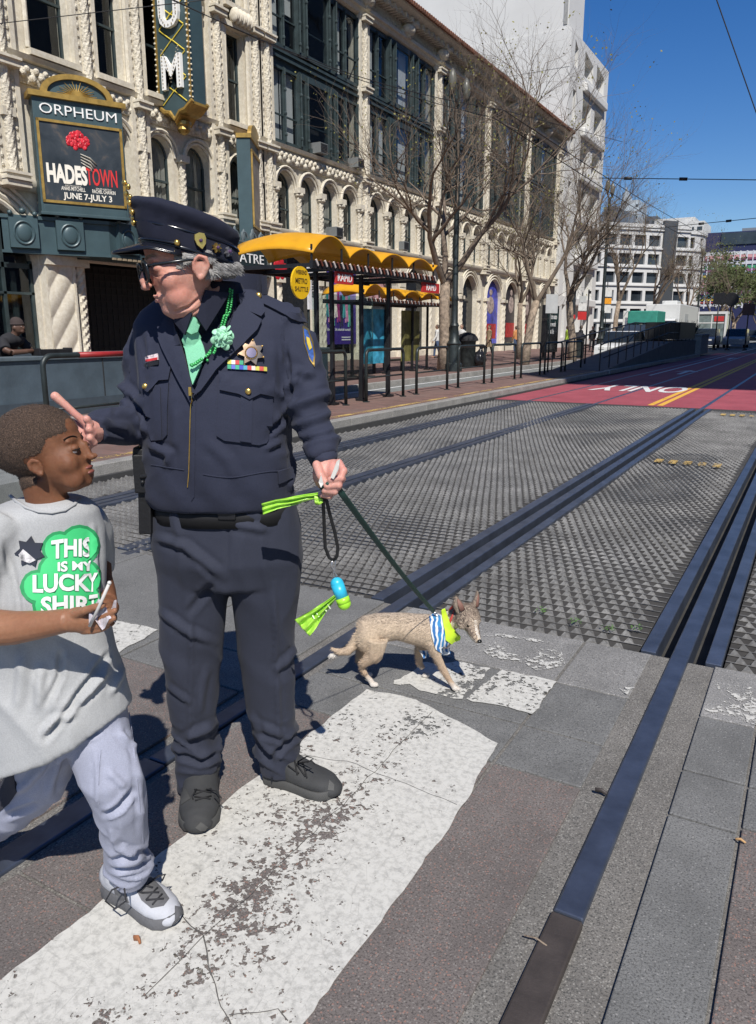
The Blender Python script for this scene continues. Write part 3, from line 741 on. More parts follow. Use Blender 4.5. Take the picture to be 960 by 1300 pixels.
for y in (13.8, 14.15, 14.5): f.box(x-.2, x-.15, y, y+.16, .5, 3.2)
fo = f.part('doorway_glazing', M_green)
g_ = BB(); g_.wall(arch(13.35, .4, 3.35, 1.75, 18), [], V((x, 0, 0)), UY, UZ, 0); g_.part('pane', M_glass, fo)
b = BB()      # entrance recess with rolling gate
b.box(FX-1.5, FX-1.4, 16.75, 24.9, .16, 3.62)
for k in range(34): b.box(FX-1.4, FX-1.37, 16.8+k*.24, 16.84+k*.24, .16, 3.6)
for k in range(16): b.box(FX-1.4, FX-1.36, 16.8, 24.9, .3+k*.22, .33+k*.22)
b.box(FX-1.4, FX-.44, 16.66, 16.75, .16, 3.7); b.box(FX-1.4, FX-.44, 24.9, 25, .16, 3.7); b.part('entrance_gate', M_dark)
for i, (y, c_) in enumerate(((50.1, 2), (55.05, 0), (58.7, 1), (52.9, 3), (46.9, 0), (43.4, 0))):
    pass
# ---------------------------------------------------------------- marquee
M_mq = mat('marquee_green', (0.05, 0.085, 0.095), 0.42, 0.1, 0.15, 2, .2, 30); M_gold = mat('gold_paint', (0.42, 0.27, 0.07), 0.4, 0.5, 0.3, 4)
M_white = mat('white_letters', (0.8, 0.8, 0.78), 0.5, 0, .03); M_redl = mat('red_letters', (0.62, 0.03, 0.03), 0.5, 0, .05)
M_pdark = None
def posterbg():
    m, nt, p = newmat('poster_dark'); co = coords(nt); n = noi(nt, co, 1.3, 6, 0.6, .6); n2 = noi(nt, co, 30, 2)
    c = ramp(nt, n, [(0.35, (0.012, 0.02, 0.028)), (0.6, (0.035, 0.045, 0.055)), (0.78, (0.16, 0.12, 0.09))])
    c = mixc(nt, ramp(nt, n2, [(0.76, (0, 0, 0)), (0.8, (.6, .6, .6))]), c, (.35, .3, .22)); nt.links.new(c, p.inputs[0]); p.inputs['Roughness'].default_value = .45; return m
M_pdark = posterbg()
class BT(MB):
    pass
def framed(base):      # helper: local frame object parts for a thing at base
    def part(mb, name, mats, parent, **k):
        mb.v = [(a-base[0], b-base[1], c-base[2]) for a, b, c in mb.v]; return mb.build(name, mats, parent, **k)
    return part
mqb = (-18.9, 20.3, 3.7); P = framed(mqb)
mq = thing('theatre_marquee', mqb, 'dark green canopy over the theatre entrance with slanted poster boards', 'marquee')
b = MB()
def trap(g_): return [(-20.05, 14.1-g_), (-18.75+g_, 16.7-g_*.5), (-18.75+g_, 23.6+g_*.5), (-20.05, 26.2+g_)]
for g_, z0_, z1_ in ((0, 3.72, 4.6), (.07, 3.66, 3.735), (.09, 4.585, 4.68)): b.prism(trap(g_), (0, 0, z0_), (1, 0, 0), (0, 1, 0), z1_-z0_)
b.box(-18.75, -18.72, 17.9, 19.4, 3.85, 3.88); b.box(-18.75, -18.72, 17.9, 19.4, 4.35, 4.38); b.box(-18.75, -18.72, 17.9, 17.93, 3.85, 4.38); b.box(-18.75, -18.72, 19.37, 19.4, 3.85, 4.38)
P(b, 'canopy', M_mq, mq, bevel=.01)
for y in (14.25, 15.35, 16.95, 19.6):
    b = MB()
    b.box(-18.75, -18.6, y, y+.75, 3.8, 4.6)
    b.tube([(-18.59, y+.375+.26*cos(a*pi/10), 4.2+.3*sin(a*pi/10)) for a in range(21)], .03, 6)
    b.ell((-18.6, y+.375, 4.2), (.05, .2, .24)); b.ell((-18.65, y+.06, 4.72), .07, n=8, k=6); b.ell((-18.65, y+.7, 4.72), .07, n=8, k=6); b.ell((-18.65, y+.38, 4.78), .09, n=8, k=6)
    if y < 16:      # the slanted end of the canopy
        q0 = V((-18.75, y, 0)); dr = V((1.3, 2.6, 0)).normalized(); on = V((dr.y, -dr.x, 0)); pp0 = V((-20.05, 14.1, 0))+dr*((y-14.1)*1.12)
        b.v = [tuple(pp0+dr*(c-y)+on*(a+18.75)+UZ*e) for a, c, e in b.v]
    P(b, 'medallion', M_mq, mq, auto=True)
b = MB(); 
for k in range(34): b.box(-18.70, -18.64, 16.7+.2*k, 16.82+.2*k, 3.6, 3.66)
b.box(-18.7, -18.62, 17.8, 19.5, 4.45, 4.56)
P(b, 'gold_trim', mat('trim_tan', (.3, .24, .16), .6), mq)
b = MB()      # cresting over THEATRE
for k in range(5):
    y = 21.9+.5*k
    b.tube([(-18.7, y+.22*cos(a*pi/8)*(1-a/16), 4.85+.2*sin(a*pi/8)) for a in range(13)], .045, 6); b.ell((-18.7, y, 4.95+.06*(k % 2)), (.04, .08, .2))
b.box(-18.74, -18.66, 21.6, 24.3, 4.66, 4.74); P(b, 'cresting', mat('cresting', (.12, .15, .16), .5), mq, auto=True)
b = MB(); b.box(-18.75, -18.69, 21.3, 24.2, 3.8, 4.5); P(b, 'name_board', mat('board_dark', (.02, .032, .036), .4), mq)
b = MB(); text(b, 'THEATRE', (-18.69, 22.75, 3.98), UY, UZ, .34, width=2.5, offset=-.004, extrude=.02); P(b, 'lettering', M_white, mq)
def board(nm, A, B, z0, z1, parent, part, front=True, content=None):
    """upright slab from A to B (x,y) facing the street"""
    A, B = V((A[0], A[1], 0)), V((B[0], B[1], 0)); ux = (B-A).normalized(); L = (B-A).length; un = ux.cross(UZ); return A, ux, un, L
A, ux, un, L = board('p', (-19.4, 14.95), (-18.3, 17.1), 5, 8.3, mq, P)
Z0, Z1 = 4.72, 7.78
def slabp(b, s0, s1, z0, z1, d0, d1, m=0):
    vs = [A+ux*s+un*d+UZ*z for z in (z0, z1) for d in (d0, d1) for s in (s0, s1)]
    b.add(vs, [(0,1,3,2),(4,6,7,5),(0,4,5,1),(2,3,7,6),(0,2,6,4),(1,5,7,3)][::1], m)
b = MB(); slabp(b, 0, L, Z0, Z1, -.5, 0); slabp(b, -.03, L+.03, Z0, Z0+.08, -.5, .05); slabp(b, .06, L-.06, Z0+.05, Z0+.28, 0, .03)
P(b, 'sign_box', M_mq, mq, bevel=.01)
b = MB(); slabp(b, .05, .12, Z0+.33, Z1-.55, 0, .05); slabp(b, L-.12, L-.05, Z0+.33, Z1-.55, 0, .05); slabp(b, .05, L-.05, Z0+.33, Z0+.40, 0, .05); slabp(b, .05, L-.05, Z1-.62, Z1-.55, 0, .05)
slabp(b, -.1, L+.1, Z1, Z1+.14, -.5, .1)
fa = [(L/2+.92*L/2*.88*cos(pi*k/20), .14+.55*sin(pi*k/20)) for k in range(21)]; fi = [(L/2+.92*L/2*.72*cos(pi*k/20), .14+.42*sin(pi*k/20)) for k in range(20, -1, -1)]
b.prism(fa+fi, A+UZ*Z1-un*.1, ux, UZ, .14)
for k in range(15):
    an = pi*(k+.5)/15; r0, r1 = .1, .36-.05*(k % 2); b.tube([A+ux*(L/2+r0*1.4*cos(an))+UZ*(Z1+.16+r0*sin(an))+un*.0, A+ux*(L/2+r1*1.5*cos(an))+UZ*(Z1+.16+r1*sin(an))], [.02, .006], 5)
b.prism([(L/2+.17*cos(pi*k/10), .14+.14*sin(pi*k/10)) for k in range(11)], A+UZ*Z1-un*.03, ux, UZ, .05)
P(b, 'gold_frame', M_gold, mq, auto=True)
b = MB(); b.prism([(L/2+.92*L/2*.74*cos(pi*k/20), .14+.44*sin(pi*k/20)) for k in range(21)], A+UZ*Z1-un*.14, ux, UZ, .1); P(b, 'pediment', M_mq, mq)
b = MB(); text(b, 'ORPHEUM', A+ux*(L/2)+UZ*(Z1-.4)+un*.002, ux, UZ, .26, width=L*.86, offset=-.006, extrude=.03); P(b, 'lettering', M_white, mq)
b = MB(); slabp(b, .12, L-.12, Z0+.40, Z1-.62, 0, .015); po = P(b, 'poster', M_pdark, mq)
pw = L-.24
b = MB(); text(b, 'HADES', A+ux*(.17+pw*.27)+UZ*(Z0+.90)+un*.016, ux, UZ, .46, width=pw*.5, offset=.045, extrude=.008)
text(b, 'JUNE 7-JULY 3', A+ux*(L*.53)+UZ*(Z0+.48)+un*.016, ux, UZ, .16, width=pw*.62, offset=.02, extrude=.006)
text(b, 'ANAIS MITCHELL', A+ux*(L*.37)+UZ*(Z0+.70)+un*.016, ux, UZ, .1, width=pw*.3, offset=.01, extrude=.004)
text(b, 'RACHEL CHAVKIN', A+ux*(L*.72)+UZ*(Z0+.69)+un*.016, ux, UZ, .1, width=pw*.3, offset=.01, extrude=.004)
text(b, 'MUSIC LYRICS & BOOK BY', A+ux*(L*.37)+UZ*(Z0+.81)+un*.016, ux, UZ, .035, width=pw*.2, extrude=.004)
text(b, 'DEVELOPED & DIRECTED BY', A+ux*(L*.72)+UZ*(Z0+.80)+un*.016, ux, UZ, .035, width=pw*.2, extrude=.004)
P(b, 'poster_lettering', mat('cream_letters', (.8, .76, .66), .5, 0, .03), po)
b = MB(); text(b, 'TOWN', A+ux*(.1+pw*.74)+UZ*(Z0+.90)+un*.016, ux, UZ, .46, width=pw*.4, offset=.012, extrude=.008); P(b, 'poster_lettering', M_redl, po)
b = MB(); rn2 = random.Random(3)       # red flower and hand of the poster, in low relief
for k in range(46):
    an = rn2.uniform(0, 2*pi); r = .28*sqrt(rn2.random()); c = A+ux*(L*.5-.1+r*cos(an)*1.05)+UZ*(Z0+2.05+r*sin(an)*.75)+un*.02
    b.ell(c, (.07, .07, .02), rot=Matrix.Rotation(atan2(ux.y, ux.x), 3, 'Z')@Matrix.Rotation(pi/2, 3, 'X')@Matrix.Rotation(rn2.uniform(-.4, .4), 3, 'Y'), n=8, k=4)
P(b, 'flower_print', mat('flower_red', (.55, .015, .03), .5, 0, .6, 14), po)
b = MB()
for k in range(4):
    p0 = A+ux*(L*.5-.05)+UZ*(Z0+1.70-.075*k)+un*.02; p1 = A+ux*(L*.5+.2)+UZ*(Z0+1.62-.09*k)+un*.02; p2 = A+ux*(L*.5+.38-.05*k)+UZ*(Z0+1.46-.07*k)+un*.02
    b.tube([p0, p1, p2], [.035, .05, .04], 6, flat=.4)
P(b, 'hand_print', mat('print_grey', (.5, .47, .4), .6, 0, .4, 12), po, smooth=True)
# mirrored board at the right end of the marquee
b = MB(); c0 = V((-18.75, 23.5, 0)); c1 = V((-20.0, 25.7, 0)); d = (c1-c0).normalized(); nn = d.cross(UZ)
vs = [c0+d*s+nn*q+UZ*z for z in (4.7, 8.35) for q in (-.5, 0) for s in (0, 2.4)]
b.add(vs, [(0,1,3,2),(4,6,7,5),(0,4,5,1),(2,3,7,6),(0,2,6,4),(1,5,7,3)]); P(b, 'sign_box', M_mq, mq, bevel=.01)
b = MB()
for s0, s1, z0, z1 in ((.1, 2.3, 5.3, 5.4), (.1, 2.3, 7.9, 8.0), (.1, .2, 5.3, 8), (2.2, 2.3, 5.3, 8), (-.05, 2.4, 8.35, 8.5)):
    vs = [c0+d*s+nn*q+UZ*z for z in (z0, z1) for q in ((-.5 if z0 > 8.2 else 0), .06) for s in (s0, s1)]
    b.add(vs, [(0,1,3,2),(4,6,7,5),(0,4,5,1),(2,3,7,6),(0,2,6,4),(1,5,7,3)])
b.prism([(1.2+1.1*cos(pi*k/16), .14+.5*sin(pi*k/16)) for k in range(17)], c0+UZ*8.35-nn*.1, d, UZ, .14)
P(b, 'gold_frame', M_gold, mq)
b = MB(); vs = [c0+d*s+nn*.01+UZ*z for z in (5.4, 7.9) for s in (.2, 2.2)]; b.add(vs, [(0, 1, 3, 2)]); P(b, 'poster', mat('poster_side', (.2, .17, .15), .5, 0, .5, 2), mq)
# blade sign
bb = (-19.2, 20.6, 8.6); P = framed(bb)
bs = thing('blade_sign', bb, 'tall dark green theatre blade sign with bulb edged letters projecting from the facade', 'sign')
b = MB(); X0, X1 = -19.95, -18.5; Y0, Y1 = 20.3, 20.95; ZB, ZT = 8.9, 19.5
b.box(X0, X1, Y0, Y1, ZB, ZT); P(b, 'sign_box', M_mq, bs)
pts = [(0, ZB), (.0, ZB-.12), (.28, ZB-.3), (.5, ZB-.32), (.72, ZB-.55), (.95, ZB-.32), (1.17, ZB-.3), (1.45, ZB-.12), (1.45, ZB)]
b = MB(); b.prism(pts, (X0, Y0, 0), (1, 0, 0), UZ, -.65)   # bottom
P(b, 'sign_foot', M_mq, bs)
b = MB(); lo = [(-.05, ZB-.1), (.28, ZB-.32), (.5, ZB-.36), (.72, ZB-.6), (.95, ZB-.36), (1.17, ZB-.32), (1.5, ZB-.1)]
for y in (Y0-.04, Y1+.04): b.tube([(X0+p[0], y, p[1]) for p in lo], .07, 6)
b.prism([(p[0], p[1]-.02) for p in lo]+[(p[0], p[1]-.1) for p in lo[::-1]], (X0, Y0-.04, 0), (1, 0, 0), UZ, -.75)
for x in (X0+.03, X1-.03): b.box(x-.03, x+.03, Y0-.05, Y0, ZB, ZT)
b.lathe([(.02, 7.9), (.14, 7.95), (.22, 8.05), (.2, 8.15), (.26, 8.2), (.26, 8.3)], ((X0+X1)/2, (Y0+Y1)/2, 0), 12)
P(b, 'gold_edge', M_gold, bs)
b = MB(); M_bulb = mat('bulbs', (.75, .7, .55), .25, 0, .05)
z = ZB
while z < ZT:
    for x in (X0+.02, X1-.02): b.ell((x, Y0-.07, z), .035, n=6, k=4)
    b.ell((X1+.02, Y0+.02, z), .03, n=6, k=4)
    z += .16
P(b, 'bulb', M_bulb, bs)
b = MB(); z = ZB-.3
M_neon = mat('neon_yellow', (.75, .6, .08), .4)
for k in range(16):
    zz = ZB+.0+k*.75-.1
    for (xa, za, xb, zb) in ((.2, 0, .72, .38), (.72, .38, 1.25, 0), (.2, .72, .72, .36), (.72, .36, 1.25, .72)):
        if zz+max(za, zb) < ZT: b.tube([(X0+xa, Y0-.02, zz+za), (X0+xb, Y0-.02, zz+zb)], .018, 5)
P(b, 'neon_lattice', M_neon, bs)
bu = MB()
def letter(ch, zc, h=.95):
    b = MB(); text(b, ch, (X0+.725, Y0-.02, zc), (1, 0, 0), UZ, h, width=.85, offset=.03, extrude=.12); P(b, 'letter', M_white, bs)
for ch, zc in (('M', 9.25), ('U', 11.05), ('E', 12.85), ('H', 14.65), ('P', 16.45)): letter(ch, zc)
# (bulbs on the strokes of U and M)
def strokes(L): 
    for a_, c_ in L:
        a_, c_ = V(a_), V(c_); n = int((c_-a_).length/.1)
        for k in range(n+1):
            p = a_.lerp(c_, k/max(1, n)); bu.ell((X0+.225+p.x, Y0-.15, p.y), .024, n=5, k=4)
strokes([((.14, 9.3), (.14, 10.4)), ((.86, 9.3), (.86, 10.4)), ((.2, 10.35), (.5, 9.4)), ((.8, 10.35), (.5, 9.4)), ((.16, 11.4), (.16, 12.2)), ((.84, 11.4), (.84, 12.2)), ((.16, 11.35), (.35, 11.1)), ((.35, 11.08), (.65, 11.08)), ((.65, 11.1), (.84, 11.35))])
P(bu, 'letter_bulbs', mat('bulb_warm', (.35, .3, .22), .3), bs)
# window air conditioners
for (y, z, x) in ((31.0, 5.95, -20.05), (29.5, 9.2, -19.85), (37.6, 5.95, -20.05), (32.6, 9.15, -19.85)):
    t = thing('air_conditioner', (x, y, z), ['grey air conditioner in the arched window nearest the yellow shelter roof', 'air conditioner under the green bay windows, left one of two', 'air conditioner in an arched window behind the bare tree', 'air conditioner under the green bay windows beside the first column'][[31.0, 29.5, 37.6, 32.6].index(y)], 'air conditioner', 'window air conditioners')
    b = MB(); b.box(-.2, .35, -.3, .3, -.2, .22); b.build('casing', mat('ac_grey', (.16, .17, .17), .6), t, bevel=.01)
    b = MB()
    for k in range(6): b.box(.35, .365, -.25, .25, -.15+.06*k, -.12+.06*k)
    b.build('grille', M_dark, t)
# ================================================================ people and dog: sculpting helpers
# figures are modelled in an upright frame that looks the way the camera looks (x right, y away), turned by YAW at their root
class Fig:
    def __init__(s, name, bx, by, label, cat='person', group=None):
        s.base = V((bx, by, 0)); s.root = thing(name, toworld((bx, by, 0)), label, cat, group, rz=YAW); s.bvh = None
    def sh(s, mb): mb.v = [(a-s.base.x, b-s.base.y, c-s.base.z) for a, b, c in mb.v]; return mb
    def part(s, mb, name, mats, parent=None, **k): return s.sh(mb).build(name, mats, parent or s.root, **k)
    def sculpt(s, mb, name, mats, voxel, smooth=4, disp=None, parent=None, post=None):
        me = remesh(s.sh(mb), voxel, smooth, disp)
        if post: post(me)
        return put(me, name, mats, parent or s.root)
    def target(s, *obs):
        vs = []; fs = []
        for o in obs:
            n = len(vs); vs += [v.co.copy() for v in o.data.vertices]; fs += [tuple(i+n for i in p.vertices) for p in o.data.polygons]
        s.bvh = BVHTree.FromPolygons(vs, fs)
    def hit(s, u, v, off=0.0, dflt=None):
        d = ray(u, v).normalized(); o = V((0, 0, CH))-s.base; h = s.bvh.ray_cast(o, d)
        if h[0] is None: return dflt if dflt is not None else (at(u, v, s.base.y)-s.base)
        n = h[1].normalized()
        if n.dot(d) > 0: n = -n
        return h[0] + (n*0.6 - d*0.4)*off
    def decal(s, poly, name, mats, parent=None, off=0.004, sp=6, m=0, build=True, mb=None, soft=True):
        """a thin raised patch following the body's surface; outline measured in photo pixels"""
        pts = []; n = len(poly)
        for i in range(n):
            a = V(poly[i]).to_2d() if len(poly[i]) > 2 else V((poly[i][0], poly[i][1])); b = V((poly[(i+1) % n][0], poly[(i+1) % n][1]))
            k = max(1, int((b-a).length/sp))
            for j in range(k): pts.append(a.lerp(b, j/k))
        nb = len(pts)
        def inside(x, y):
            c = False
            for i in range(nb):
                a, b = pts[i], pts[(i+1) % nb]
                if (a.y > y) != (b.y > y) and x < (b.x-a.x)*(y-a.y)/(b.y-a.y)+a.x: c = not c
            return c
        x0 = min(p.x for p in pts); x1 = max(p.x for p in pts); y0 = min(p.y for p in pts); y1 = max(p.y for p in pts)
        x = x0+sp*.5
        inner = []
        while x < x1:
            y = y0+sp*.5
            while y < y1:
                if inside(x, y) and all((p-V((x, y))).length > sp*.4 for p in pts): inner.append(V((x, y)))
                y += sp
            x += sp
        r = delaunay_2d_cdt(pts+inner, [(i, (i+1) % nb) for i in range(nb)], [], 0, 1e-5)
        co, fs = r[0], r[2]
        keep = [f for f in fs if inside(sum(co[i].x for i in f)/3, sum(co[i].y for i in f)/3)]
        top = [s.hit(c.x, c.y, off) for c in co]; bot = [s.hit(c.x, c.y, -0.004) for c in co]
        mb = mb or MB(); N_ = len(co)
        def o3(f):   # face the camera
            a, b, c = [top[i] for i in f[:3]]; nn = (b-a).cross(c-a); d = a+s.base-V((0, 0, CH)); return f if nn.dot(d) < 0 else tuple(f[::-1])
        fs2 = [o3(tuple(f)) for f in keep]
        mb.add(top, fs2, m)
        edges = {}
        for f in fs2:
            for i in range(len(f)):
                e = (f[i], f[(i+1) % len(f)]); edges[e] = edges.get(e, 0)+1
        sk = [(e[1], e[0], e[0]+N_, e[1]+N_) for e in edges if (e[1], e[0]) not in edges]
        mb.add(top+bot, sk, m)
        if build: return mb.build(name, mats, parent or s.root, smooth=False, auto=soft)
        return mb
    def dtext(s, mb, txt, x, y, w_, h, off=0.004, m=0, bold=0.02, shear=0, rot=0.0, curve=None):
        vs, fs = textmesh(txt, 1, bold, 0, res=3); x0 = min(v.x for v in vs); x1 = max(v.x for v in vs); y0 = min(v.y for v in vs); y1 = max(v.y for v in vs); out = []
        for v in vs:
            a = (v.x-x0)/(x1-x0); b = (v.y-y0)/(y1-y0); px_ = x+w_*a; py_ = y-h*b
            if curve: px_, py_ = curve(a, b)
            elif rot: px_, py_ = x+w_*a*cos(rot)+h*b*sin(rot), y+w_*a*sin(rot)-h*b*cos(rot)
            out.append(s.hit(px_, py_, off))
        mb.add(out, [f[::-1] if False else f for f in fs], m)
def rings(L):
    """(u0,u1,v,Y,ry[,rot]) measured across the figure at distance Y"""
    out = []
    for r in L:
        a, b = at(r[0], r[2], r[3]), at(r[1], r[2], r[3]); out.append(((a.x+b.x)/2, r[3], (a.z+b.z)/2, (b.x-a.x)/2, r[4])+tuple(r[5:6]))
    return out
def chain(L): return [at(p[0], p[1], p[2]) for p in L]
def foldf(F, L, side=.35):
    """creases: polylines measured across the garment (points, height in metres, half width in px)"""
    P_ = [([V((a, b)) for a, b in pts], amp, w_) for pts, amp, w_ in L]
    def f(co, n):
        if n.y > side: return 0
        p = co+F.base; d = p-V((0, 0, CH)); fw = d.y*cos(PITCH)-d.z*sin(PITCH); q = V((480+962*d.x/fw, 640-962*(d.y*sin(PITCH)+d.z*cos(PITCH))/fw)); k = 0
        for pts, amp, w_ in P_:
            best = 1e9; tt = 0; tot = len(pts)-1
            for i in range(tot):
                a, b = pts[i], pts[i+1]; ab = b-a; t = max(0, min(1, (q-a).dot(ab)/ab.length_squared)); dd = (q-a-ab*t).length
                if dd < best: best = dd; tt = (i+t)/tot; sg = ab.x*(q-a).y-ab.y*(q-a).x
            if best < w_*3:
                x = best/w_; taper = min(1, 5*tt+.25)*min(1, 5*(1-tt)+.25)
                k += amp*taper*(math.exp(-x*x)-.45*math.exp(-((x-1.6)/.7)**2))
        return k
    return f
# skin / cloth materials
def skinmat(name, base, red, rough=0.45, pore=0.25):
    m, nt, p = newmat(name); co = coords(nt); n = noi(nt, co, 14, 5, .65); n2 = noi(nt, co, 130, 3, .6)
    c = ramp(nt, n, [(0.32, base), (0.7, red)]); c = mixc(nt, ramp(nt, n2, [(0.4, (.25, .25, .25)), (0.62, (0, 0, 0))]), c, tuple(k*.7 for k in red))
    nt.links.new(c, p.inputs[0]); p.inputs['Roughness'].default_value = rough; p.inputs['Specular IOR Level'].default_value = .3
    p.inputs['Subsurface Weight'].default_value = .25; p.inputs['Subsurface Scale'].default_value = .012; p.inputs['Subsurface Radius'].default_value = (1, .35, .2)
    bump(nt, p, noi(nt, co, 190, 4, .7), pore, .002); return m
M_skin = skinmat('skin_fair', (0.56, 0.32, 0.245), (0.5, 0.215, 0.16), .5, .5)
M_skinh = skinmat('skin_hand', (0.6, 0.33, 0.26), (0.55, 0.24, 0.2))
M_skinb = skinmat('skin_brown', (0.2, 0.088, 0.045), (0.15, 0.06, 0.03), .6)
M_skinbh = skinmat('skin_brown_hand', (0.3, 0.15, 0.085), (0.24, 0.11, 0.06), .45)
M_lipo = mat('lips_fair', (.5, .2, .18), .4); M_lipb = mat('lips_brown', (.2, .065, .05), .35)
def clothmat(name, col, weave=900, rough=.85, var=.12, sheen=.04, bs=.3):
    m, nt, p = newmat(name); co = coords(nt); n = noi(nt, co, 5, 5, .6); n2 = noi(nt, co, 420, 2, .5)
    c = ramp(nt, n, [(0.3, tuple(k*(1-var) for k in col)), (0.7, tuple(k*(1+var) for k in col))])
    c = mixc(nt, ramp(nt, n2, [(0.4, (.35, .35, .35)), (0.6, (0, 0, 0))]), c, tuple(k*.65 for k in col))
    nt.links.new(c, p.inputs[0]); p.inputs['Roughness'].default_value = rough; p.inputs['Sheen Weight'].default_value = sheen; p.inputs['Sheen Roughness'].default_value = .5
    p.inputs['Specular IOR Level'].default_value = .25
    b = bump(nt, p, n2, bs, .001); bump(nt, p, noi(nt, co, 22, 4, .6, .4), .25, .006, b); return m
M_navy = clothmat('navy_wool', (0.027, 0.031, 0.053)); M_navyt = clothmat('navy_trouser', (0.030, 0.034, 0.052)); M_navys = clothmat('navy_shirt', (0.018, 0.020, 0.036))
M_cap = clothmat('cap_cloth', (0.012, 0.014, 0.028)); M_pat = mat('patent_black', (0.008, 0.009, 0.014), .18, 0, .1)
M_blk = mat('black_leather', (0.01, 0.01, 0.011), .5, 0, .2, 10, .2, 60); M_gold2 = mat('gold_metal', (0.75, 0.5, 0.14), .3, .9, .2, 40); M_silver = mat('silver_metal', (0.6, .6, .62), .3, .9, .2, 40)
M_tie = clothmat('mint_tie', (0.22, 0.56, 0.35), var=.06); M_bead = mat('green_beads', (0.05, 0.36, 0.1), .25, .2, .2, 30); M_flower = mat('mint_flower', (0.35, 0.68, 0.45), .7, 0, .15, 20)
M_hair = mat('grey_hair', (0.30, 0.29, 0.28), .55, 0, .5, 60, .6, 200, .004)
def wr(amp, fx, fy, fz, seed, amp2=.3):      # fold field
    def f(co, n):
        a = noise.noise(V((co.x*fx+seed, co.y*fy, co.z*fz))); b = noise.noise(V((co.x*fx*2.3, co.y*fy*2.3+seed, co.z*fz*2.3+4)))
        r = 1-abs(a)*2.2
        return amp*(max(0, r)**2-.3)+amp*amp2*b
    return f
# generic head. local axes: y face forward, x the head's right, z up; sizes in metres of an adult
def headsculpt(F, name, m, vox, M, o, sc, extra, disp=None, sm=16, **k):
    a = MB(); headpieces(a, M, o, sc, stage=1, **k); extra(a); me = remesh(F.sh(a), vox*1.15, sm); b = MB(); b.add([v.co.copy() for v in me.vertices], [tuple(p.vertices) for p in me.polygons]); n0 = len(b.v)
    c = MB(); headpieces(c, M, o, sc, stage=2, **k); F.sh(c); b.add(c.v, c.f); return put(remesh(b, vox, 3, disp), name, m, F.root)
def headpieces(mb, M, o, sc, nose=1.0, jaw=1.0, lips=1.0, lipy=0.0, child=False, back=1.0, ear=1.0, chin=0.0, stage=0):
    R3 = M.to_3x3(); R3n = R3
    def E(c, r, rot=None):
        rm = R3n if rot is None else R3n@Euler(rot).to_matrix(); mb.ell(o+R3@(V(c)*sc), tuple(k*sc for k in r), rm, 20, 14)
    def T(pts, rr, n=10): mb.tube([o+R3@(V(p)*sc) for p in pts], [k*sc for k in rr], n)
    S1 = stage in (0, 1); S2 = stage in (0, 2); E0, T0 = E, T
    if not S1: E = T = lambda *a, **k: None
    E((0, -.012, .045), (.076, .097*back, .078)); E((0, .025, -.005), (.064, .066, .082)); E((0, .032, -.062), (.05*jaw, .052, .042*jaw)); E((0, .074-chin, -.088+chin*.4), (.021*jaw, .018, .017*jaw))
    E((0, .077, .028), (.05, .018, .012)); E((0, .06, .055), (.058, .032, .04))
    for s_ in (-1, 1):
        E((s_*.040, .056, -.022), (.026, .026, .03)); E((s_*.033, .046, -.06), (.028*jaw, .03, .032)); E((s_*.03, .080, .027), (.022, .010, .008), (0, s_*.15, 0))
    E, T = (E0, T0) if S2 else ((lambda *a, **k: None),)*2
    for s_ in (-1, 1):
        E((s_*.031, .072, .006), (.0165, .0155, .012))
        E((s_*.012*nose, .103, -.029), (.009*nose, .011, .008))
        ex = s_*.074; T = (lambda pts, rr, n=10: None) if not S2 else (lambda pts, rr, n=10: T0([(p[0], p[1]*ear, p[2]*ear-.004*(1-ear)) for p in pts], rr, n)); T([(ex, .004, -.03), (ex+s_*.004, .014, -.01), (ex+s_*.008, .013, .012), (ex+s_*.012, -.002, .024), (ex+s_*.014, -.018, .016), (ex+s_*.012, -.021, -.004), (ex+s_*.006, -.01, -.022), (ex+s_*.004, .0, -.034)], [.005, .0045, .0045, .005, .0055, .0055, .0055, .006])
        E((ex+s_*.004, -.005*ear, -.003), (.006, .019*ear, .027*ear)); E((ex+s_*.007, .002, -.032*ear), (.005, .008*ear, .009*ear))
    T = T0 if S2 else T
    T([(0, .083, .026), (0, .096, .006), (0, .113*(.5+.5*nose)+.0, -.016), (0, .112*(.5+.5*nose), -.026), (0, .097, -.032)], [.008, .0095, .0125*nose, .012*nose, .008])
    E((0, .086-lipy, -.051), (.021*lips, .011, .006*lips)); E((0, .084-lipy, -.0625), (.018*lips, .0115, .007*lips)); E((0, .077-lipy, -.057), (.028, .015, .016))
def hloc(M, o, sc, p): return o+M.to_3x3()@(V(p)*sc)
def facepos(f, up=(0, 0, 1)):
    y = V(f).normalized(); x = y.cross(V(up)).normalized(); z = x.cross(y).normalized(); return Matrix((x, y, z)).transposed()
def eye(F, M, o, sc, s_, parent, iris, look=(0, 1, 0), dy=0.0):
    b = MB(); c = hloc(M, o, sc, (s_*.031, .0795-dy, .005)); b.ell(c, .0118*sc, M, 14, 10); e = F.part(b, 'eye', mat('eye_white', (.62, .58, .54), .2, 0, .03), parent, smooth=True)
    l = V(look).normalized(); b = MB(); b.ell(c+M@l*.0078*sc, .0062*sc, M, 12, 8); F.part(b, 'iris', iris, e, smooth=True)
    return e
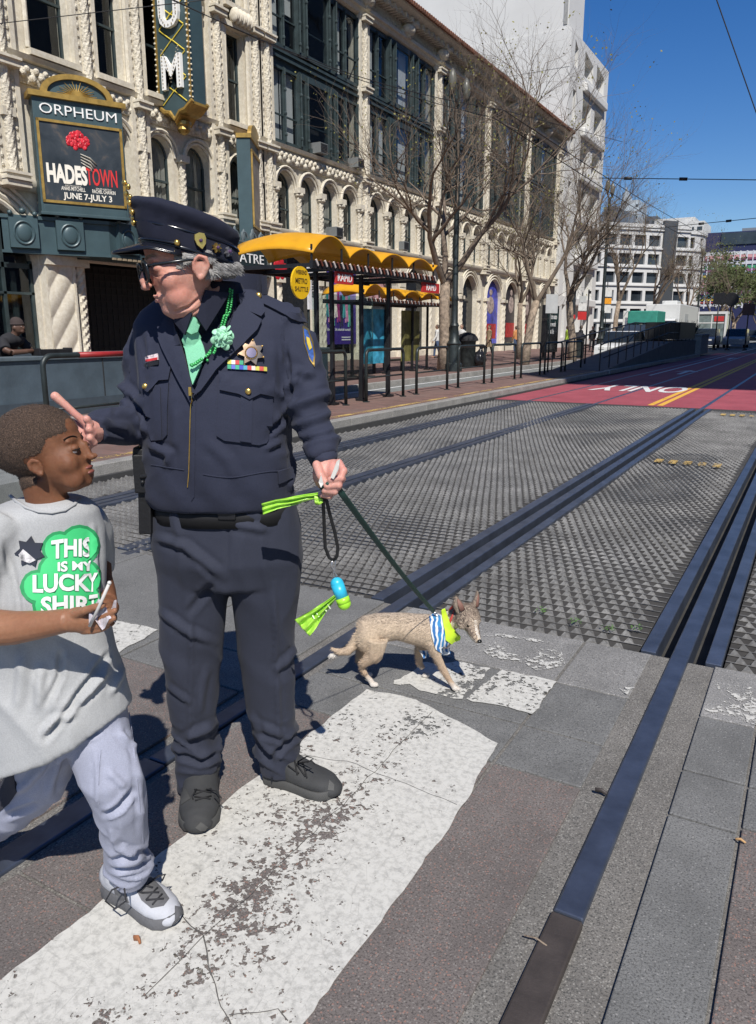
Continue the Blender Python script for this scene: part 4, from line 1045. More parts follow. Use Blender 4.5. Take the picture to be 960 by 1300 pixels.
def shoe(F, heel, toe, w_, h, mats, name='shoe', parent=None, ankle=.035, laces=True, lz=1.0, lcol=None):
    """heel, toe: points on the ground (figure frame); sole + upper + tongue + laces"""
    heel, toe = V((heel[0], heel[1], 0)), V((toe[0], toe[1], 0)); d = (toe-heel); L = d.length; d.normalize(); sd = V((-d.y, d.x, 0))
    prof = [(-.02, .55), (.03, .8), (.15, .86), (.35, .80), (.5, .86), (.68, 1.0), (.84, .96), (.94, .74), (1.0, .36)]
    def outline(k, z, grow=0):
        ptsL = [(t*L, q*w_/2*k+grow) for t, q in prof]; pts = [(-.04*L, 0)]+ptsL+[(1.02*L, 0)]+[(a, -b) for a, b in ptsL[::-1]]
        return [heel+d*(.5*L+(a-.5*L)*(1+grow*2))+sd*b+V((0, 0, z+.0)) for a, b in pts]
    def tz(t): return .012*max(0, (t-.8)/.2)**2
    b = MB(); n = len(outline(1, 0)); rows = [(.93, .003), (1.0, .008), (1.03, .02), (1.0, .032), (.97, .034)]
    vs = []
    for k, z in rows:
        for p in outline(k, z): t = (p-heel).dot(d)/L; vs.append(p+V((0, 0, tz(t)+.006*(1-min(1, max(0, t)))*(z > .01))))
    fs = [(i*n+j, (i+1)*n+j, (i+1)*n+(j+1) % n, i*n+(j+1) % n) for i in range(len(rows)-1) for j in range(n)]+[tuple(range(n)), tuple(range(len(rows)*n-1, (len(rows)-1)*n-1, -1))]
    b.add(vs, fs); root = parent
    # upper as a sculpt
    u = MB()
    sec = [(.0, .34, .06, .7), (.06, .42, .085, .9), (.16, .44, .10, 1.0), (.3, .43, .098, 1.0), (.45, .44, .078, 1), (.6, .48, .062, 1), (.75, .49, .052, 1), (.88, .42, .044, 1), (.96, .28, .034, 1)]
    pr = []
    for t, hw, hh, k in sec: pr.append((heel+d*(t*L)+V((0, 0, .022+hh*h*.5)), (hh*h*.5+.008, hw*w_)))
    u.tube([p for p, r in pr], [r for p, r in pr], 18, up=(0, 0, 1)); u.ell(heel+d*(.9*L)+V((0, 0, .03)), (w_*.38, w_*.38, .03*h))
    u.ell(heel+d*(.2*L)+V((0, 0, .085*h)), (.05*w_/.1, .045*w_/.1, .045))
    up = F.sculpt(u, 'shoe_upper', mats[0], .005, 3, parent=root)
    so = F.part(b, 'shoe_sole', mats[1], root, auto=True)
    if laces:
        lb = MB()
        for k in range(5):
            t = .36+.07*k; z = .022+(.098-.13*(t-.3))*h+.006; c = heel+d*(t*L)+V((0, 0, z*lz)); ww = .026-.002*k
            lb.tube([c-sd*ww-V((0, 0, .008)), c+V((0, 0, .003)), c+sd*ww+d*.012-V((0, 0, .008))], .0028, 5)
            lb.tube([c+sd*ww-V((0, 0, .008)), c+V((0, 0, .004)), c-sd*ww+d*.012-V((0, 0, .008))], .0028, 5)
        c = heel+d*(.36*L)+V((0, 0, (.022+.1*h)*lz))
        for s_ in (-1, 1):
            lb.tube([c, c+sd*s_*.025+V((0, 0, .012)), c+sd*s_*.055+V((0, 0, -.01)), c+sd*s_*.048+V((0, 0, -.035)), c+sd*s_*.02+V((0, 0, -.012)), c], .0024, 5)
            lb.tube([c, c+sd*s_*.04+d*.02, c+sd*s_*.06+d*.03+V((0, 0, -.04))], .0024, 5)
        F.part(lb, 'shoelace', lcol or mats[1], up, smooth=True)
    return up
def fingers(mb, L, n=8):
    for pts, rr in L:
        p = chain(pts); mb.tube(p, rr, n); 
        for q, r in ((p[0], rr[0]), (p[-1], rr[-1])): mb.ell(q, r, n=8, k=6)
        for q, r in zip(p[1:-1], rr[1:-1]): mb.ell(q, r*1.04, n=8, k=6)

# ================================================================ officer
OF = Fig('person', -0.43, 2.22, 'heavy-set person in navy police style uniform, peaked cap and mint tie, holding a dog leash')
# trousers
t = MB(); EX = 2.3
t.stack(rings([(202, 370, 618, 2.17, .112), (198, 373, 645, 2.17, .118), (195, 378, 675, 2.18, .128), (198, 382, 705, 2.18, .128), (202, 381, 735, 2.19, .110)]), 32, EX)
t.stack(rings([(200, 290, 700, 2.18, .10), (202, 289, 750, 2.19, .096), (204, 285, 800, 2.2, .088), (210, 278, 850, 2.21, .080), (216, 272, 900, 2.23, .072), (221, 271, 930, 2.25, .07), (224, 279, 958, 2.26, .074), (227, 273, 975, 2.265, .068), (228, 272, 997, 2.27, .066)]), 28, 2.1)
t.stack(rings([(290, 383, 700, 2.18, .10), (294, 381, 750, 2.2, .096), (301, 374, 800, 2.23, .088), (308, 371, 850, 2.26, .080), (316, 373, 900, 2.29, .074), (322, 376, 935, 2.31, .072), (327, 379, 958, 2.32, .074), (332, 377, 976, 2.325, .068)]), 28, 2.1)
f1 = wr(.009, 3.5, 4, 2.6, 3); 
def trd(co, n):
    z = co.z; k = f1(co, n)*.6+.010*(1-abs(noise.noise(V((co.x*7+z*3, co.y*5, z*2.2+9)))))**5
    hem = max(0, 1-abs(z-.16)/.16); k += hem*.020*((1-abs(noise.noise(V((co.x*5, co.y*5, z*17+co.x*9)))))**4-.45)
    knee = max(0, 1-abs(z-.5)/.1); k += knee*.003*sin(z*40+co.x*30+5*noise.noise(co*6))
    x = co.x+OF.base.x
    for cx in (-.555+.12*(z-.5)*-.1, -.30-.0*z):     # front crease
        k += .006*math.exp(-((x-cx-(.0 if cx < -.5 else .10*(.6-z)))/.012)**2)*(n.y < -.2)
    return k+tf_(co, n)
tf_ = foldf(OF, [([(243, 780), (243, 833), (240, 950)], .007, 3), ([(201, 682), (236, 692), (285, 731)], .012, 5), ([(204, 777), (236, 798), (272, 815)], .010, 5), ([(225, 958), (254, 967), (280, 956)], -.018, 4), ([(236, 938), (268, 918)], .013, 5), ([(272, 738), (240, 777)], -.009, 5), ([(262, 850), (250, 905)], .008, 5),
    ([(348, 740), (350, 850), (354, 950)], .007, 3), ([(350, 850), (373, 822)], .011, 4), ([(331, 921), (373, 938)], .011, 5), ([(346, 959), (378, 931)], -.015, 4), ([(324, 938), (345, 966)], -.012, 4), ([(296, 665), (340, 672)], .008, 5), ([(320, 905), (330, 930)], .008, 4), ([(290, 655), (288, 720)], -.006, 2.5), ([(214, 870), (240, 890)], .008, 4)])
trs = OF.sculpt(t, 'trousers', M_navyt, .0075, 3, trd)
# jacket
j = MB()
TR = [(195, 368, 640, 2.165, .135), (189, 371, 630, 2.165, .145), (186, 372, 610, 2.16, .152), (184, 370, 575, 2.155, .16), (183, 368, 540, 2.155, .163), (180, 368, 500, 2.155, .158), (176, 372, 465, 2.16, .148), (172, 376, 435, 2.165, .132), (170, 378, 412, 2.17, .112), (180, 372, 395, 2.175, .092), (200, 350, 380, 2.18, .08), (222, 325, 368, 2.18, .07)]
j.stack(rings(TR[::-1]), 36, 2.35)
j.tube(chain([(350, 402, 2.175), (360, 412, 2.165), (371, 435, 2.15), (382, 470, 2.135), (389, 505, 2.11), (397, 535, 2.075), (406, 560, 2.03), (413, 584, 1.98)]), [.048, .058, .062, .062, .061, .058, .050, .041], 18)
j.tube(chain([(208, 402, 2.18), (198, 414, 2.19), (191, 437, 2.2), (188, 470, 2.2), (186, 505, 2.19), (177, 535, 2.15), (155, 543, 2.08), (135, 545, 2.0), (116, 548, 1.93)]), [.045, .055, .062, .063, .064, .062, .054, .048, .042], 18)
def jd(co, n):
    x, z = co.x+OF.base.x, co.z; k = 0
    # torso: soft vertical hang folds, sleeve: diagonal folds at elbow
    k += .004*noise.noise(V((x*9, co.y*6, z*4)))
    if x > -.255+0*z or x < -.70:
        a = noise.noise(V((x*5+3, co.y*6, z*3))); k += .020*((1-abs(noise.noise(V((x*3+z*1.5, co.y*4+2, z*12-x*9)))))**4-.4)
    side = max(0, 1-abs(x+.27)/.10)*max(0, 1-abs(z-1.3)/.22); k += side*.016*((1-abs(noise.noise(V((x*5, 3, z*14+x*10)))))**4-.4)
    side = max(0, 1-abs(x+.66)/.09)*max(0, 1-abs(z-1.2)/.25); k += side*.009*((1-abs(noise.noise(V((x*5, 7, z*14-x*12)))))**4-.4)
    k += .005*max(0, 1-abs(z-1.06)/.07)*sin(x*55+z*18)
    return k+jf_(co, n)
jf_ = foldf(OF, [([(189, 563), (204, 572), (215, 576), (213, 592)], .012, 5), ([(340, 552), (350, 542), (362, 528)], -.012, 4), ([(337, 569), (357, 560)], .010, 4), ([(374, 517), (396, 508), (418, 500)], .012, 5), ([(372, 541), (398, 532), (424, 522)], .013, 5), ([(380, 562), (404, 556), (428, 549)], -.012, 4), ([(361, 510), (372, 490), (381, 471)], -.010, 4), ([(376, 470), (400, 478)], .009, 5), ([(362, 440), (366, 480), (366, 520)], -.012, 3.5),
    ([(163, 505), (185, 539)], -.012, 5), ([(141, 522), (172, 526), (188, 550)], .012, 5), ([(134, 545), (161, 553)], -.010, 4), ([(154, 488), (178, 512)], .012, 5), ([(120, 532), (140, 536)], .009, 4), ([(180, 425), (184, 470), (186, 505)], -.010, 4), ([(262, 560), (290, 585), (300, 610)], .005, 7), ([(225, 520), (222, 570)], .005, 6), ([(345, 440), (352, 500)], .005, 6)])
jk = OF.sculpt(j, 'jacket', M_navy, .0075, 4, jd)
OF.target(jk)
# belt and holster
b = MB(); b.stack(rings([(196, 374, 658, 2.17, .126), (194, 374, 634, 2.17, .126)][::-1]), 32, 2.3); OF.part(b, 'belt', mat('belt_black', (.004, .004, .005), .7, 0, .1), smooth=True)
b = MB(); b.obox(at(288, 652, 2.045), (.05, .012, .035)); OF.part(b, 'belt_buckle', mat('buckle_black', (.01, .01, .012), .4), bevel=.004)
b = MB(); b.obox(at(186, 598, 2.13), (.045, .1, .11)); b.obox(at(188, 645, 2.13), (.036, .07, .14), (0, .05, 0)); b.obox(at(184, 575, 2.13), (.05, .07, .035), (0, .15, 0))
b.tube(chain([(178, 605, 2.08), (196, 603, 2.07)]), .008, 6); b.ell(at(181, 612, 2.075), .006); hol = OF.part(b, 'holster', M_blk, bevel=.006)
# shirt + neck area
b = MB(); b.stack(rings([(222, 322, 400, 2.15, .085), (228, 314, 378, 2.14, .082), (236, 306, 358, 2.14, .078)]), 24, 2.1)
b.tube(chain([(238, 440, 2.05), (246, 410, 2.06), (262, 392, 2.07)]), [.03, .04, .05], 10)
shirt = OF.sculpt(b, 'shirt', M_navys, .006, 3)
# lapels and collar (raised patches on the jacket)
OF.target(jk, shirt)
V_open = [(243, 505), (218, 455), (203, 425), (206, 400), (228, 384), (262, 374), (292, 372), (300, 392), (290, 420), (268, 458)]
sd_ = OF.decal([(243, 500), (219, 450), (208, 420), (214, 398), (238, 384), (270, 376), (296, 378), (296, 400), (284, 430), (262, 468)], 'shirt_front', M_navys, off=.004)
OF.target(jk, shirt, sd_)
lap = OF.decal([(243, 512), (226, 480), (207, 442), (200, 424), (212, 404), (222, 398), (232, 440), (240, 470), (247, 500)], 'lapel', M_navy, off=.016, sp=5)
lap2 = OF.decal([(247, 503), (258, 470), (276, 440), (292, 415), (303, 392), (300, 374), (318, 372), (333, 385), (336, 398), (331, 404), (317, 398), (332, 408), (326, 420), (300, 446), (275, 470), (256, 496)], 'lapel', M_navy, off=.018, sp=5)
# stand-up collar behind the neck
b = MB()
def colr(u, v):
    a = pi*(-.15+1.0*u); c = at(286, 372, 2.16); return c+V((.105*cos(a)+.0, .075*sin(a), .012+.055*v-.055*(1-u)*.4+.0))
b.grid(colr, 20, 4)
b.grid(lambda u, v: colr(u, 1-v*.9)+V((.012*cos(pi*u), .012*sin(pi*u), -.002)), 20, 4)
OF.part(b, 'collar', M_navy, jk, smooth=True)
b = MB()   # shirt collar wings
b.add([at(262, 368, 2.0), at(292, 372, 2.05), at(262, 420, 2.0), at(250, 402, 1.985)], [(0, 3, 2, 1)]); b.add([at(228, 392, 1.985), at(245, 398, 1.98), at(236, 425, 1.99), at(222, 408, 2.0)], [(0, 1, 2, 3)])
o = OF.part(b, 'shirt_collar', M_navys); m_ = o.modifiers.new('s', 'SOLIDIFY'); m_.thickness = .006
# tie
OF.target(jk, shirt, sd_)
tie = OF.decal([(236, 418), (233, 404), (240, 401), (251, 402), (253, 410), (250, 420), (259, 440), (262, 452), (256, 466), (246, 489), (243, 478), (240, 462), (234, 432)], 'tie', M_tie, off=.02, sp=4)
OF.target(jk, shirt, sd_, tie)
OF.decal([(234, 419), (232, 404), (239, 400), (251, 401), (254, 409), (250, 421), (243, 424)], 'tie_knot', M_tie, tie, off=.012, sp=4)
OF.target(jk, lap, lap2, shirt, sd_, tie)
# zip
b = MB(); prev = None
zp = [(244, 498), (242, 520), (241, 560), (240, 600), (238, 622)]
b.tube([OF.hit(u, v, .003) for u, v in [(zp[i][0]+(zp[i+1][0]-zp[i][0])*q/6, zp[i][1]+(zp[i+1][1]-zp[i][1])*q/6) for i in range(4) for q in range(6)]], .0014, 6)
b.obox(OF.hit(242, 496, .01), (.007, .005, .022)); b.build('zip', M_gold2, OF.root)
OF.decal([(244, 498), (249, 500), (247, 630), (243, 636)], 'zip_placket', M_navy, off=.003, sp=6)
# chest pockets with flaps and buttons
def pocket(body, pleat, flap, btn, par=None):
    OF.target(jk)
    p = OF.decal(body, 'pocket', M_navy, off=.007, sp=6); OF.target(jk, p)
    OF.decal(pleat, 'pocket_pleat', M_navy, p, off=.005, sp=6); f = OF.decal(flap, 'pocket_flap', M_navy, p, off=.010, sp=6)
    OF.target(f, jk); b = MB(); b.ell(OF.hit(*btn, .003), (.0085, .005, .0085), n=12, k=8); b.build('button', M_gold2, f, smooth=True)
pocket([(279, 478), (346, 488), (345, 540), (338, 563), (328, 565), (285, 559), (275, 553), (277, 520)], [(306, 492), (321, 494), (319, 562), (305, 560)], [(278, 471), (348, 478), (347, 503), (330, 500), (316, 507), (303, 500), (279, 495)], (315, 497))
pocket([(184, 492), (215, 486), (213, 520), (213, 552), (207, 558), (193, 560), (187, 540)], [(195, 494), (204, 492), (206, 558), (198, 559)], [(178, 466), (218, 466), (215, 482), (203, 483), (190, 498), (182, 494)], (185, 491))
OF.target(jk)
wt = OF.decal([(352, 598), (372, 592), (371, 607), (353, 614)], 'waist_tab', M_navy, off=.008, sp=5)
b = MB()
seam = lambda pts, r=.0016: b.tube([OF.hit(u, v, .001) for u, v in pts], r, 5)
seam([(258+x, 602+4*sin(x*.05)) for x in range(0, 108, 6)]); seam([(192+x, 590+x*.16) for x in range(0, 48, 6)]); seam([(357, 403), (361, 430), (362, 455), (366, 480)]); seam([(168, 420), (178, 445), (184, 475)])
b.build('seam', M_navy, OF.root)
# epaulet, patch, badge, ribbons, name plates
ep = OF.decal([(316, 373), (330, 370), (384, 395), (391, 410), (378, 409), (322, 381)], 'epaulet', M_navy, off=.01, sp=5)
OF.target(jk, ep); b = MB(); b.ell(OF.hit(328, 376, .004), (.009, .007, .009)); b.build('button', M_gold2, ep, smooth=True)
OF.decal([(384, 414), (391, 418), (397, 434), (400, 452), (399, 466), (393, 457), (386, 436)], 'sleeve_patch', M_gold2, off=.004, sp=4)
OF.decal([(385, 418), (390, 421), (395, 435), (398, 452), (397, 461), (392, 453), (387, 435)], 'patch_field', mat('patch_blue', (.02, .07, .25), .7, 0, .8, 60), off=.006, sp=4)
OF.decal([(388, 428), (392, 430), (395, 442), (392, 445), (389, 436)], 'patch_emblem', mat('patch_yellow', (.6, .45, .06), .7), off=.008, sp=4)
def star(cx, cy, r, r2, n, rot=0): return [(cx+(r if k % 2 == 0 else r2)*sin(rot+pi*k/n), cy-(r if k % 2 == 0 else r2)*cos(rot+pi*k/n)) for k in range(2*n)]
bd = OF.decal(star(319, 448, 17, 10.2, 7, .12), 'star_badge', mat('badge_metal', (.62, .42, .25), .28, .9, .25, 60), off=.012, sp=3)
OF.target(jk, bd); OF.decal(star(319, 448, 6.2, 6.2, 10), 'badge_seal', mat('seal_blue', (.25, .22, .3), .35, .6), bd, off=.004, sp=2.5); b = MB()
for k in range(7): b.ell(OF.hit(319+16.5*sin(.12+2*pi*k/7), 448-16.5*cos(.12+2*pi*k/7), .003), .0022, n=6, k=4)
for k in range(28): b.ell(OF.hit(319+7.6*sin(2*pi*k/28), 448-7.6*cos(2*pi*k/28), .003), .0016, n=5, k=4)
b.build('badge_points', M_gold2, bd)
OF.target(jk); cs = [(.55, .5, .08), (.03, .35, .2), (.6, .55, .1), (.02, .3, .15), (.5, .05, .05), (.7, .68, .6), (.03, .05, .4), (.6, .1, .08), (.1, .12, .5), (.7, .6, .55), (.5, .03, .03), (.05, .3, .4)]
for r in range(2):
    for k in range(6 if r == 0 else 10):
        if r == 0 and k > 3: continue
        w_ = 5.0; x = 289+k*w_; y = 457+r*6+ (x-289)*.06
        OF.decal([(x, y), (x+w_-.2, y+.3), (x+w_-.2, y+5.6), (x, y+5.3)], 'ribbon', mat('ribbon%d' % ((k*5+r*3) % 12), cs[(k*5+r*3) % 12], .6, 0, .05), off=.006, sp=3)
OF.decal([(185, 453), (201, 449), (202, 457), (186, 461)], 'flag_pin', mat('flag', (.6, .5, .5), .5, 0, .6, 120), off=.006, sp=3)
OF.decal([(186, 457), (201, 454), (201, 457), (186, 460)], 'flag_pin_stripe', mat('flag_red', (.5, .03, .03), .5), off=.008, sp=3)
OF.decal([(184, 462), (202, 458), (202, 463), (184, 467)], 'name_plate', mat('plate_dark', (.05, .045, .04), .3, .6), off=.006, sp=3)
# head
HM = facepos((-.88, -.42, -.15)); HM.col[1] *= 1.07; HO = at(243, 340, 2.03); HS = 1.10
def hx(h):
  h.tube([HO+V((.015, .04, -.03)), at(264, 372, 2.14), at(276, 390, 2.17), at(280, 405, 2.19)], [.056, .052, .052, .05], 18); h.ell(hloc(HM, HO, HS, (-.005, .03, -.088)), (.050, .050, .034), HM)
hf_ = foldf(OF, [([(187, 360), (197, 372), (202, 386)], -.0035, 1.6), ([(206, 344), (216, 349)], -.0016, 1), ([(206, 349), (215, 356)], -.0014, 1), ([(222, 396), (240, 390), (256, 376)], -.004, 2), ([(236, 402), (250, 394), (262, 384)], -.003, 1.6), ([(192, 346), (200, 351), (207, 350)], -.0022, 1.2), ([(201, 380), (207, 388)], -.0016, 1.2)], side=.9)
head = headsculpt(OF, 'head', M_skin, .0033, HM, HO, HS, hx, lambda co, n: .0007*noise.noise(co*60)+.0010*noise.noise(co*22)+hf_(co, n), nose=.86, jaw=1.06, lips=.85, lipy=.004, chin=.009, ear=.85, sm=28)
IR = mat('iris_dark', (.03, .02, .015), .15)
for s_ in (-1, 1):
    eye(OF, HM, HO, HS, s_, head, IR, (0, 1, -.25), .0075)
b = MB(); b.ell(hloc(HM, HO, HS, (0, .0830, -.0515)), (.018, .008, .0040), HM); b.ell(hloc(HM, HO, HS, (0, .0810, -.0625)), (.016, .0085, .0055), HM); OF.part(b, 'lips', M_lipo, head, smooth=True)
# hair: short grey strands over a close shell at the sides
rn = random.Random(2); b = MB()
for side in (-1, 1):
    for k in range(800):
        y = rn.uniform(-.09, .045); z = rn.uniform(-.022 if y < -.03 else .0, .0 if y < -.03 else .03)
        if y > -.028 and z < .008 and abs(y) < .04: continue
        x = side*.079*sqrt(max(0, 1-((y+.012)/.1)**2))*sqrt(max(.2, 1-((z-.045)/.12)**2))
        p = V((x, y, z)); q = p+V((side*.001, -.010-rn.random()*.006, -.006-rn.random()*.008)); r_ = p+V((side*.0025, -.005, -.002))
        b.tube([hloc(HM, HO, HS, p), hloc(HM, HO, HS, r_), hloc(HM, HO, HS, q)], [.0013, .0012, .0004], 4, cap=False)
for k in range(700):
    a = rn.uniform(pi*1.0, pi*2.0); z = rn.uniform(-.024, -.008); k1 = sqrt(max(.2, 1-((z-.045)/.11)**2)); p = V((.079*cos(a)*k1, -.012+.1*sin(a)*k1, z))
    q = p+V((.001*cos(a), .001*sin(a), -.013)); b.tube([hloc(HM, HO, HS, p), hloc(HM, HO, HS, q)], [.0013, .0005], 4, cap=False)
OF.part(b, 'hair', M_hair, head, smooth=True)
b = MB()
for s_ in (-1, 1):
    for k in range(26): 
        t_ = k/25; p = V((s_*(.014+.034*t_), .094-.016*t_*t_, .027+.006*sin(t_*2.6))); b.tube([hloc(HM, HO, HS, p), hloc(HM, HO, HS, p+V((s_*.006, .002, .004)))], [.0012, .0004], 4)
OF.part(b, 'eyebrows', mat('brow_grey', (.2, .16, .13), .7), head)
# glasses
b = MB(); gl = MB()
for s_ in (-1, 1):
    c = V((s_*.035, .106, .002)); pts = []
    for k in range(21):
        a = 2*pi*k/20; ex_ = 2/2.8; x = .0275*math.copysign(abs(cos(a))**ex_, cos(a)); z = .0225*math.copysign(abs(sin(a))**ex_, sin(a)); pts.append(hloc(HM, HO, HS, c+V((x, -abs(x)*.12*1, z))))
    b.tube(pts, .0032, 6); gl.add([hloc(HM, HO, HS, c)]+pts[:-1], [(0, k+1, (k+1) % 20+1) for k in range(20)])
    b.tube([hloc(HM, HO, HS, (s_*.058, .10, .012)), hloc(HM, HO, HS, (s_*.079, .09, .013)), hloc(HM, HO, HS, (s_*.083, .02, .014)), hloc(HM, HO, HS, (s_*.082, -.012, .008))], [.004, .0042, .0035, .0025], 6)
b.tube([hloc(HM, HO, HS, (-.01, .106, .006)), hloc(HM, HO, HS, (0, .109, .009)), hloc(HM, HO, HS, (.01, .106, .006))], .0022, 6)
M_lens, nt_, p_ = newmat('lens'); nt_.nodes.remove(p_); ou = [n for n in nt_.nodes if n.type == 'OUTPUT_MATERIAL'][0]; t1 = nt_.nodes.new('ShaderNodeBsdfTransparent'); t1.inputs[0].default_value = (.38, .42, .45, 1); t2 = nt_.nodes.new('ShaderNodeBsdfGlossy'); t2.inputs['Roughness'].default_value = .02; mx = nt_.nodes.new('ShaderNodeMixShader'); mx.inputs[0].default_value = .3
nt_.links.new(t1.outputs[0], mx.inputs[1]); nt_.links.new(t2.outputs[0], mx.inputs[2]); nt_.links.new(mx.outputs[0], ou.inputs[0])
gg = OF.part(b, 'glasses', mat('glasses_frame', (.012, .014, .016), .22), head, smooth=True); OF.part(gl, 'lens', M_lens, gg)
# cap
c = MB(); L_ = lambda p: hloc(HM, HO, HS, p)
def capring(mb, rows, n=40, m=0):
    vs = []
    for z, cy, rx, ry, sl_ in rows:
        for k in range(n):
            a = 2*pi*k/n; y = cy+ry*sin(a); vs.append(L_((rx*cos(a), y, z+sl_*y)))
    R_ = len(rows); mb.add(vs, [(i*n+k, i*n+(k+1) % n, (i+1)*n+(k+1) % n, (i+1)*n+k) for i in range(R_-1) for k in range(n)]+[tuple(range((R_-1)*n, R_*n))], m)
KX, KY = .92, .87
capring(c, [(z if z < .08 else .08+(z-.08)*.78, cy*KY, rx*KX, ry*KY, sl if sl < .5 else .47) for z, cy, rx, ry, sl in [(.022, -.008, .085, .112, .42), (.034, -.007, .089, .118, .42), (.074, -.005, .091, .119, .42), (.081, -.005, .093, .120, .46), (.096, -.008, .102, .120, .52), (.113, -.008, .107, .126, .56), (.126, -.008, .104, .123, .56), (.138, -.006, .088, .104, .53), (.145, -.004, .06, .074, .49), (.148, -.004, .028, .036, .47)]])
me = c.mesh('cap', [M_cap], True, OF.base); cap = bpy.data.objects.new('cap', me); COL.objects.link(cap); cap.parent = OF.root; s2 = cap.modifiers.new('s', 'SUBSURF'); s2.levels = 1; s2.render_levels = 2
tx = bpy.data.textures.new('capfold', 'CLOUDS'); tx.noise_scale = .05; dm = cap.modifiers.new('d', 'DISPLACE'); dm.texture = tx; dm.strength = .007
b = MB(); capring(b, [(.027, -.009, .0905*KX, .1185*KY, .42), (.033, -.007, .0920*KX, .1200*KY, .42)], 40); capring(b, [(.068, -.0072, .0925*KX, .1205*KY, .42), (.073, -.0052, .0925*KX, .1205*KY, .42)], 40); OF.part(b, 'cap_band_trim', M_pat, cap, smooth=True)
b = MB()      # visor
def vis(u, v):
    a = pi*(.13+.74*u); r = 1+.66*v*sin(pi*u)**.6; y = -.009+.100*sin(a)*(r); x = .081*cos(a)*(1+.10*v); return L_((x, y, .026+.42*min(y,.090)-.012*v*sin(pi*u)-2.2*x*x*v))
b.grid(vis, 24, 8); o = OF.part(b, 'visor', M_pat, cap, smooth=True); q = o.modifiers.new('s', 'SOLIDIFY'); q.thickness = .004
b = MB(); b.tube([vis(k/24, 1) for k in range(25)], .0026, 6); b.tube([L_((.0865*cos(a_), -.009+.1045*sin(a_), .036+.42*(-.009+.1*sin(a_)))) for a_ in [pi*(.12+.76*k/20) for k in range(21)]], .004, 6); OF.part(b, 'chin_strap', M_pat, cap, smooth=True)
b = MB()
b.ell(L_((-.081, .036, .052)), (.0075, .0075, .0075)); OF.part(b, 'button', M_gold2, cap, smooth=True)
b = MB(); pb = V((0, .097, .150)); 
for k in range(9): b.ell(L_(pb+V((.012*sin(k*2.4), .004-.003*(k % 2), -.04+.0105*k))), (.014, .006, .0075), HM, 8, 6)
OF.part(b, 'cap_badge', M_gold2, cap, smooth=True)
for (ang, kind) in ((-.02, 0), (-.33, 1), (-.60, 2)):
    a_ = pi+(-ang); x, y = .0875*cos(a_), -.009+.1065*sin(a_); bx_ = V((cos(a_), sin(a_), 0)).normalized(); by_ = V((-bx_.y, bx_.x, 0))
    cc = V((x, y, (.05 if kind else .055)+.42*y)); pts = []
    if kind == 0: shp = [(.0, -.018), (.009, -.008), (.012, .004), (.010, .014), (0, .017), (-.010, .014), (-.012, .004), (-.009, -.008)]
    else: shp = [((.011 if k % 2 == 0 else .006)*sin(pi*k/7), (.011 if k % 2 == 0 else .006)*cos(pi*k/7)) for k in range(14)]
    b = MB(); fr = [L_(cc+bx_*.004+by_*p[0]+V((0, 0, p[1]))) for p in shp]; bk = [L_(cc-bx_*.004+by_*p[0]+V((0, 0, p[1]))) for p in shp]; n_ = len(shp)
    b.add(fr+bk, [tuple(range(n_)), tuple(range(2*n_-1, n_-1, -1))]+[(k, n_+k, n_+(k+1) % n_, (k+1) % n_) for k in range(n_)])
    OF.part(b, 'cap_pin', M_gold2 if kind < 2 else M_silver, cap)
    b = MB(); b.ell(L_(cc+bx_*.006), (.0045, .0045, .0045), n=8, k=6); OF.part(b, 'pin_centre', mat('enamel', (.08, .04, .1), .3), cap)
# beads and flower
OF.target(jk, lap, lap2, shirt, sd_, tie)
for strand, pts in enumerate(([(290, 368), (289, 385), (286, 402), (281, 418), (276, 432), (272, 442), (264, 452), (254, 459), (243, 467)], [(293, 370), (292, 387), (289, 404), (284, 420), (277, 436), (270, 448), (260, 456), (250, 463), (241, 465)])):
    b = MB(); n = 0
    for i in range(len(pts)-1):
        a_, c_ = V(pts[i]), V(pts[i+1]); k = max(1, int((c_-a_).length/2.6))
        for q in range(k):
            p = a_.lerp(c_, q/k); b.ell(OF.hit(p.x, p.y, .016), .0036 if i < 4 else .0042, n=6, k=5)
    b.build('bead_strand', M_bead, OF.root, smooth=True)
b = MB(); fc = OF.hit(282, 430, .03); rn = random.Random(4)
for k in range(26):
    a_ = k*2.4; r = .004+.0009*k; c_ = fc+V((r*cos(a_), -.012+.0005*k, r*sin(a_))); b.ell(c_, (.0105, .0018, .0095), (rn.uniform(-1, 1), rn.uniform(-1, 1), rn.uniform(-1, 1)), 8, 6)
b.build('flower_pin', M_flower, OF.root, smooth=True)
# hands
b = MB(); H = [([(411, 580, 1.99), (412, 590, 1.97), (413, 598, 1.955)], [.029, .030, .031])]
fingers(b, H, 12)
b.ell(at(414, 602, 1.955), (.036, .034, .044)); b.ell(at(424, 600, 1.945), (.025, .03, .036))
fingers(b, [([(402, 590, 1.93), (407, 604, 1.905), (413, 614, 1.90)], [.012, .0115, .010]),                      # thumb
            ([(430, 588, 1.935), (436, 598, 1.91), (433, 607, 1.895), (420, 609, 1.892)], [.012, .0115, .0105, .0095]),
            ([(427, 594, 1.93), (434, 608, 1.91), (430, 616, 1.895), (415, 617, 1.893)], [.012, .0112, .0105, .0095]),
            ([(422, 604, 1.94), (430, 617, 1.915), (425, 624, 1.90), (412, 623, 1.898)], [.0115, .0108, .010, .009]),
            ([(414, 610, 1.945), (423, 625, 1.925), (418, 630, 1.91), (409, 628, 1.91)], [.0105, .0098, .009, .008])])
hand = OF.sculpt(b, 'hand', M_skinh, .003, 2)
b = MB(); fingers(b, [([(120, 548, 1.935), (108, 550, 1.9)], [.03, .032])], 12); b.ell(at(98, 552, 1.88), (.05, .022, .036)); b.ell(at(86, 545, 1.87), (.035, .02, .03))
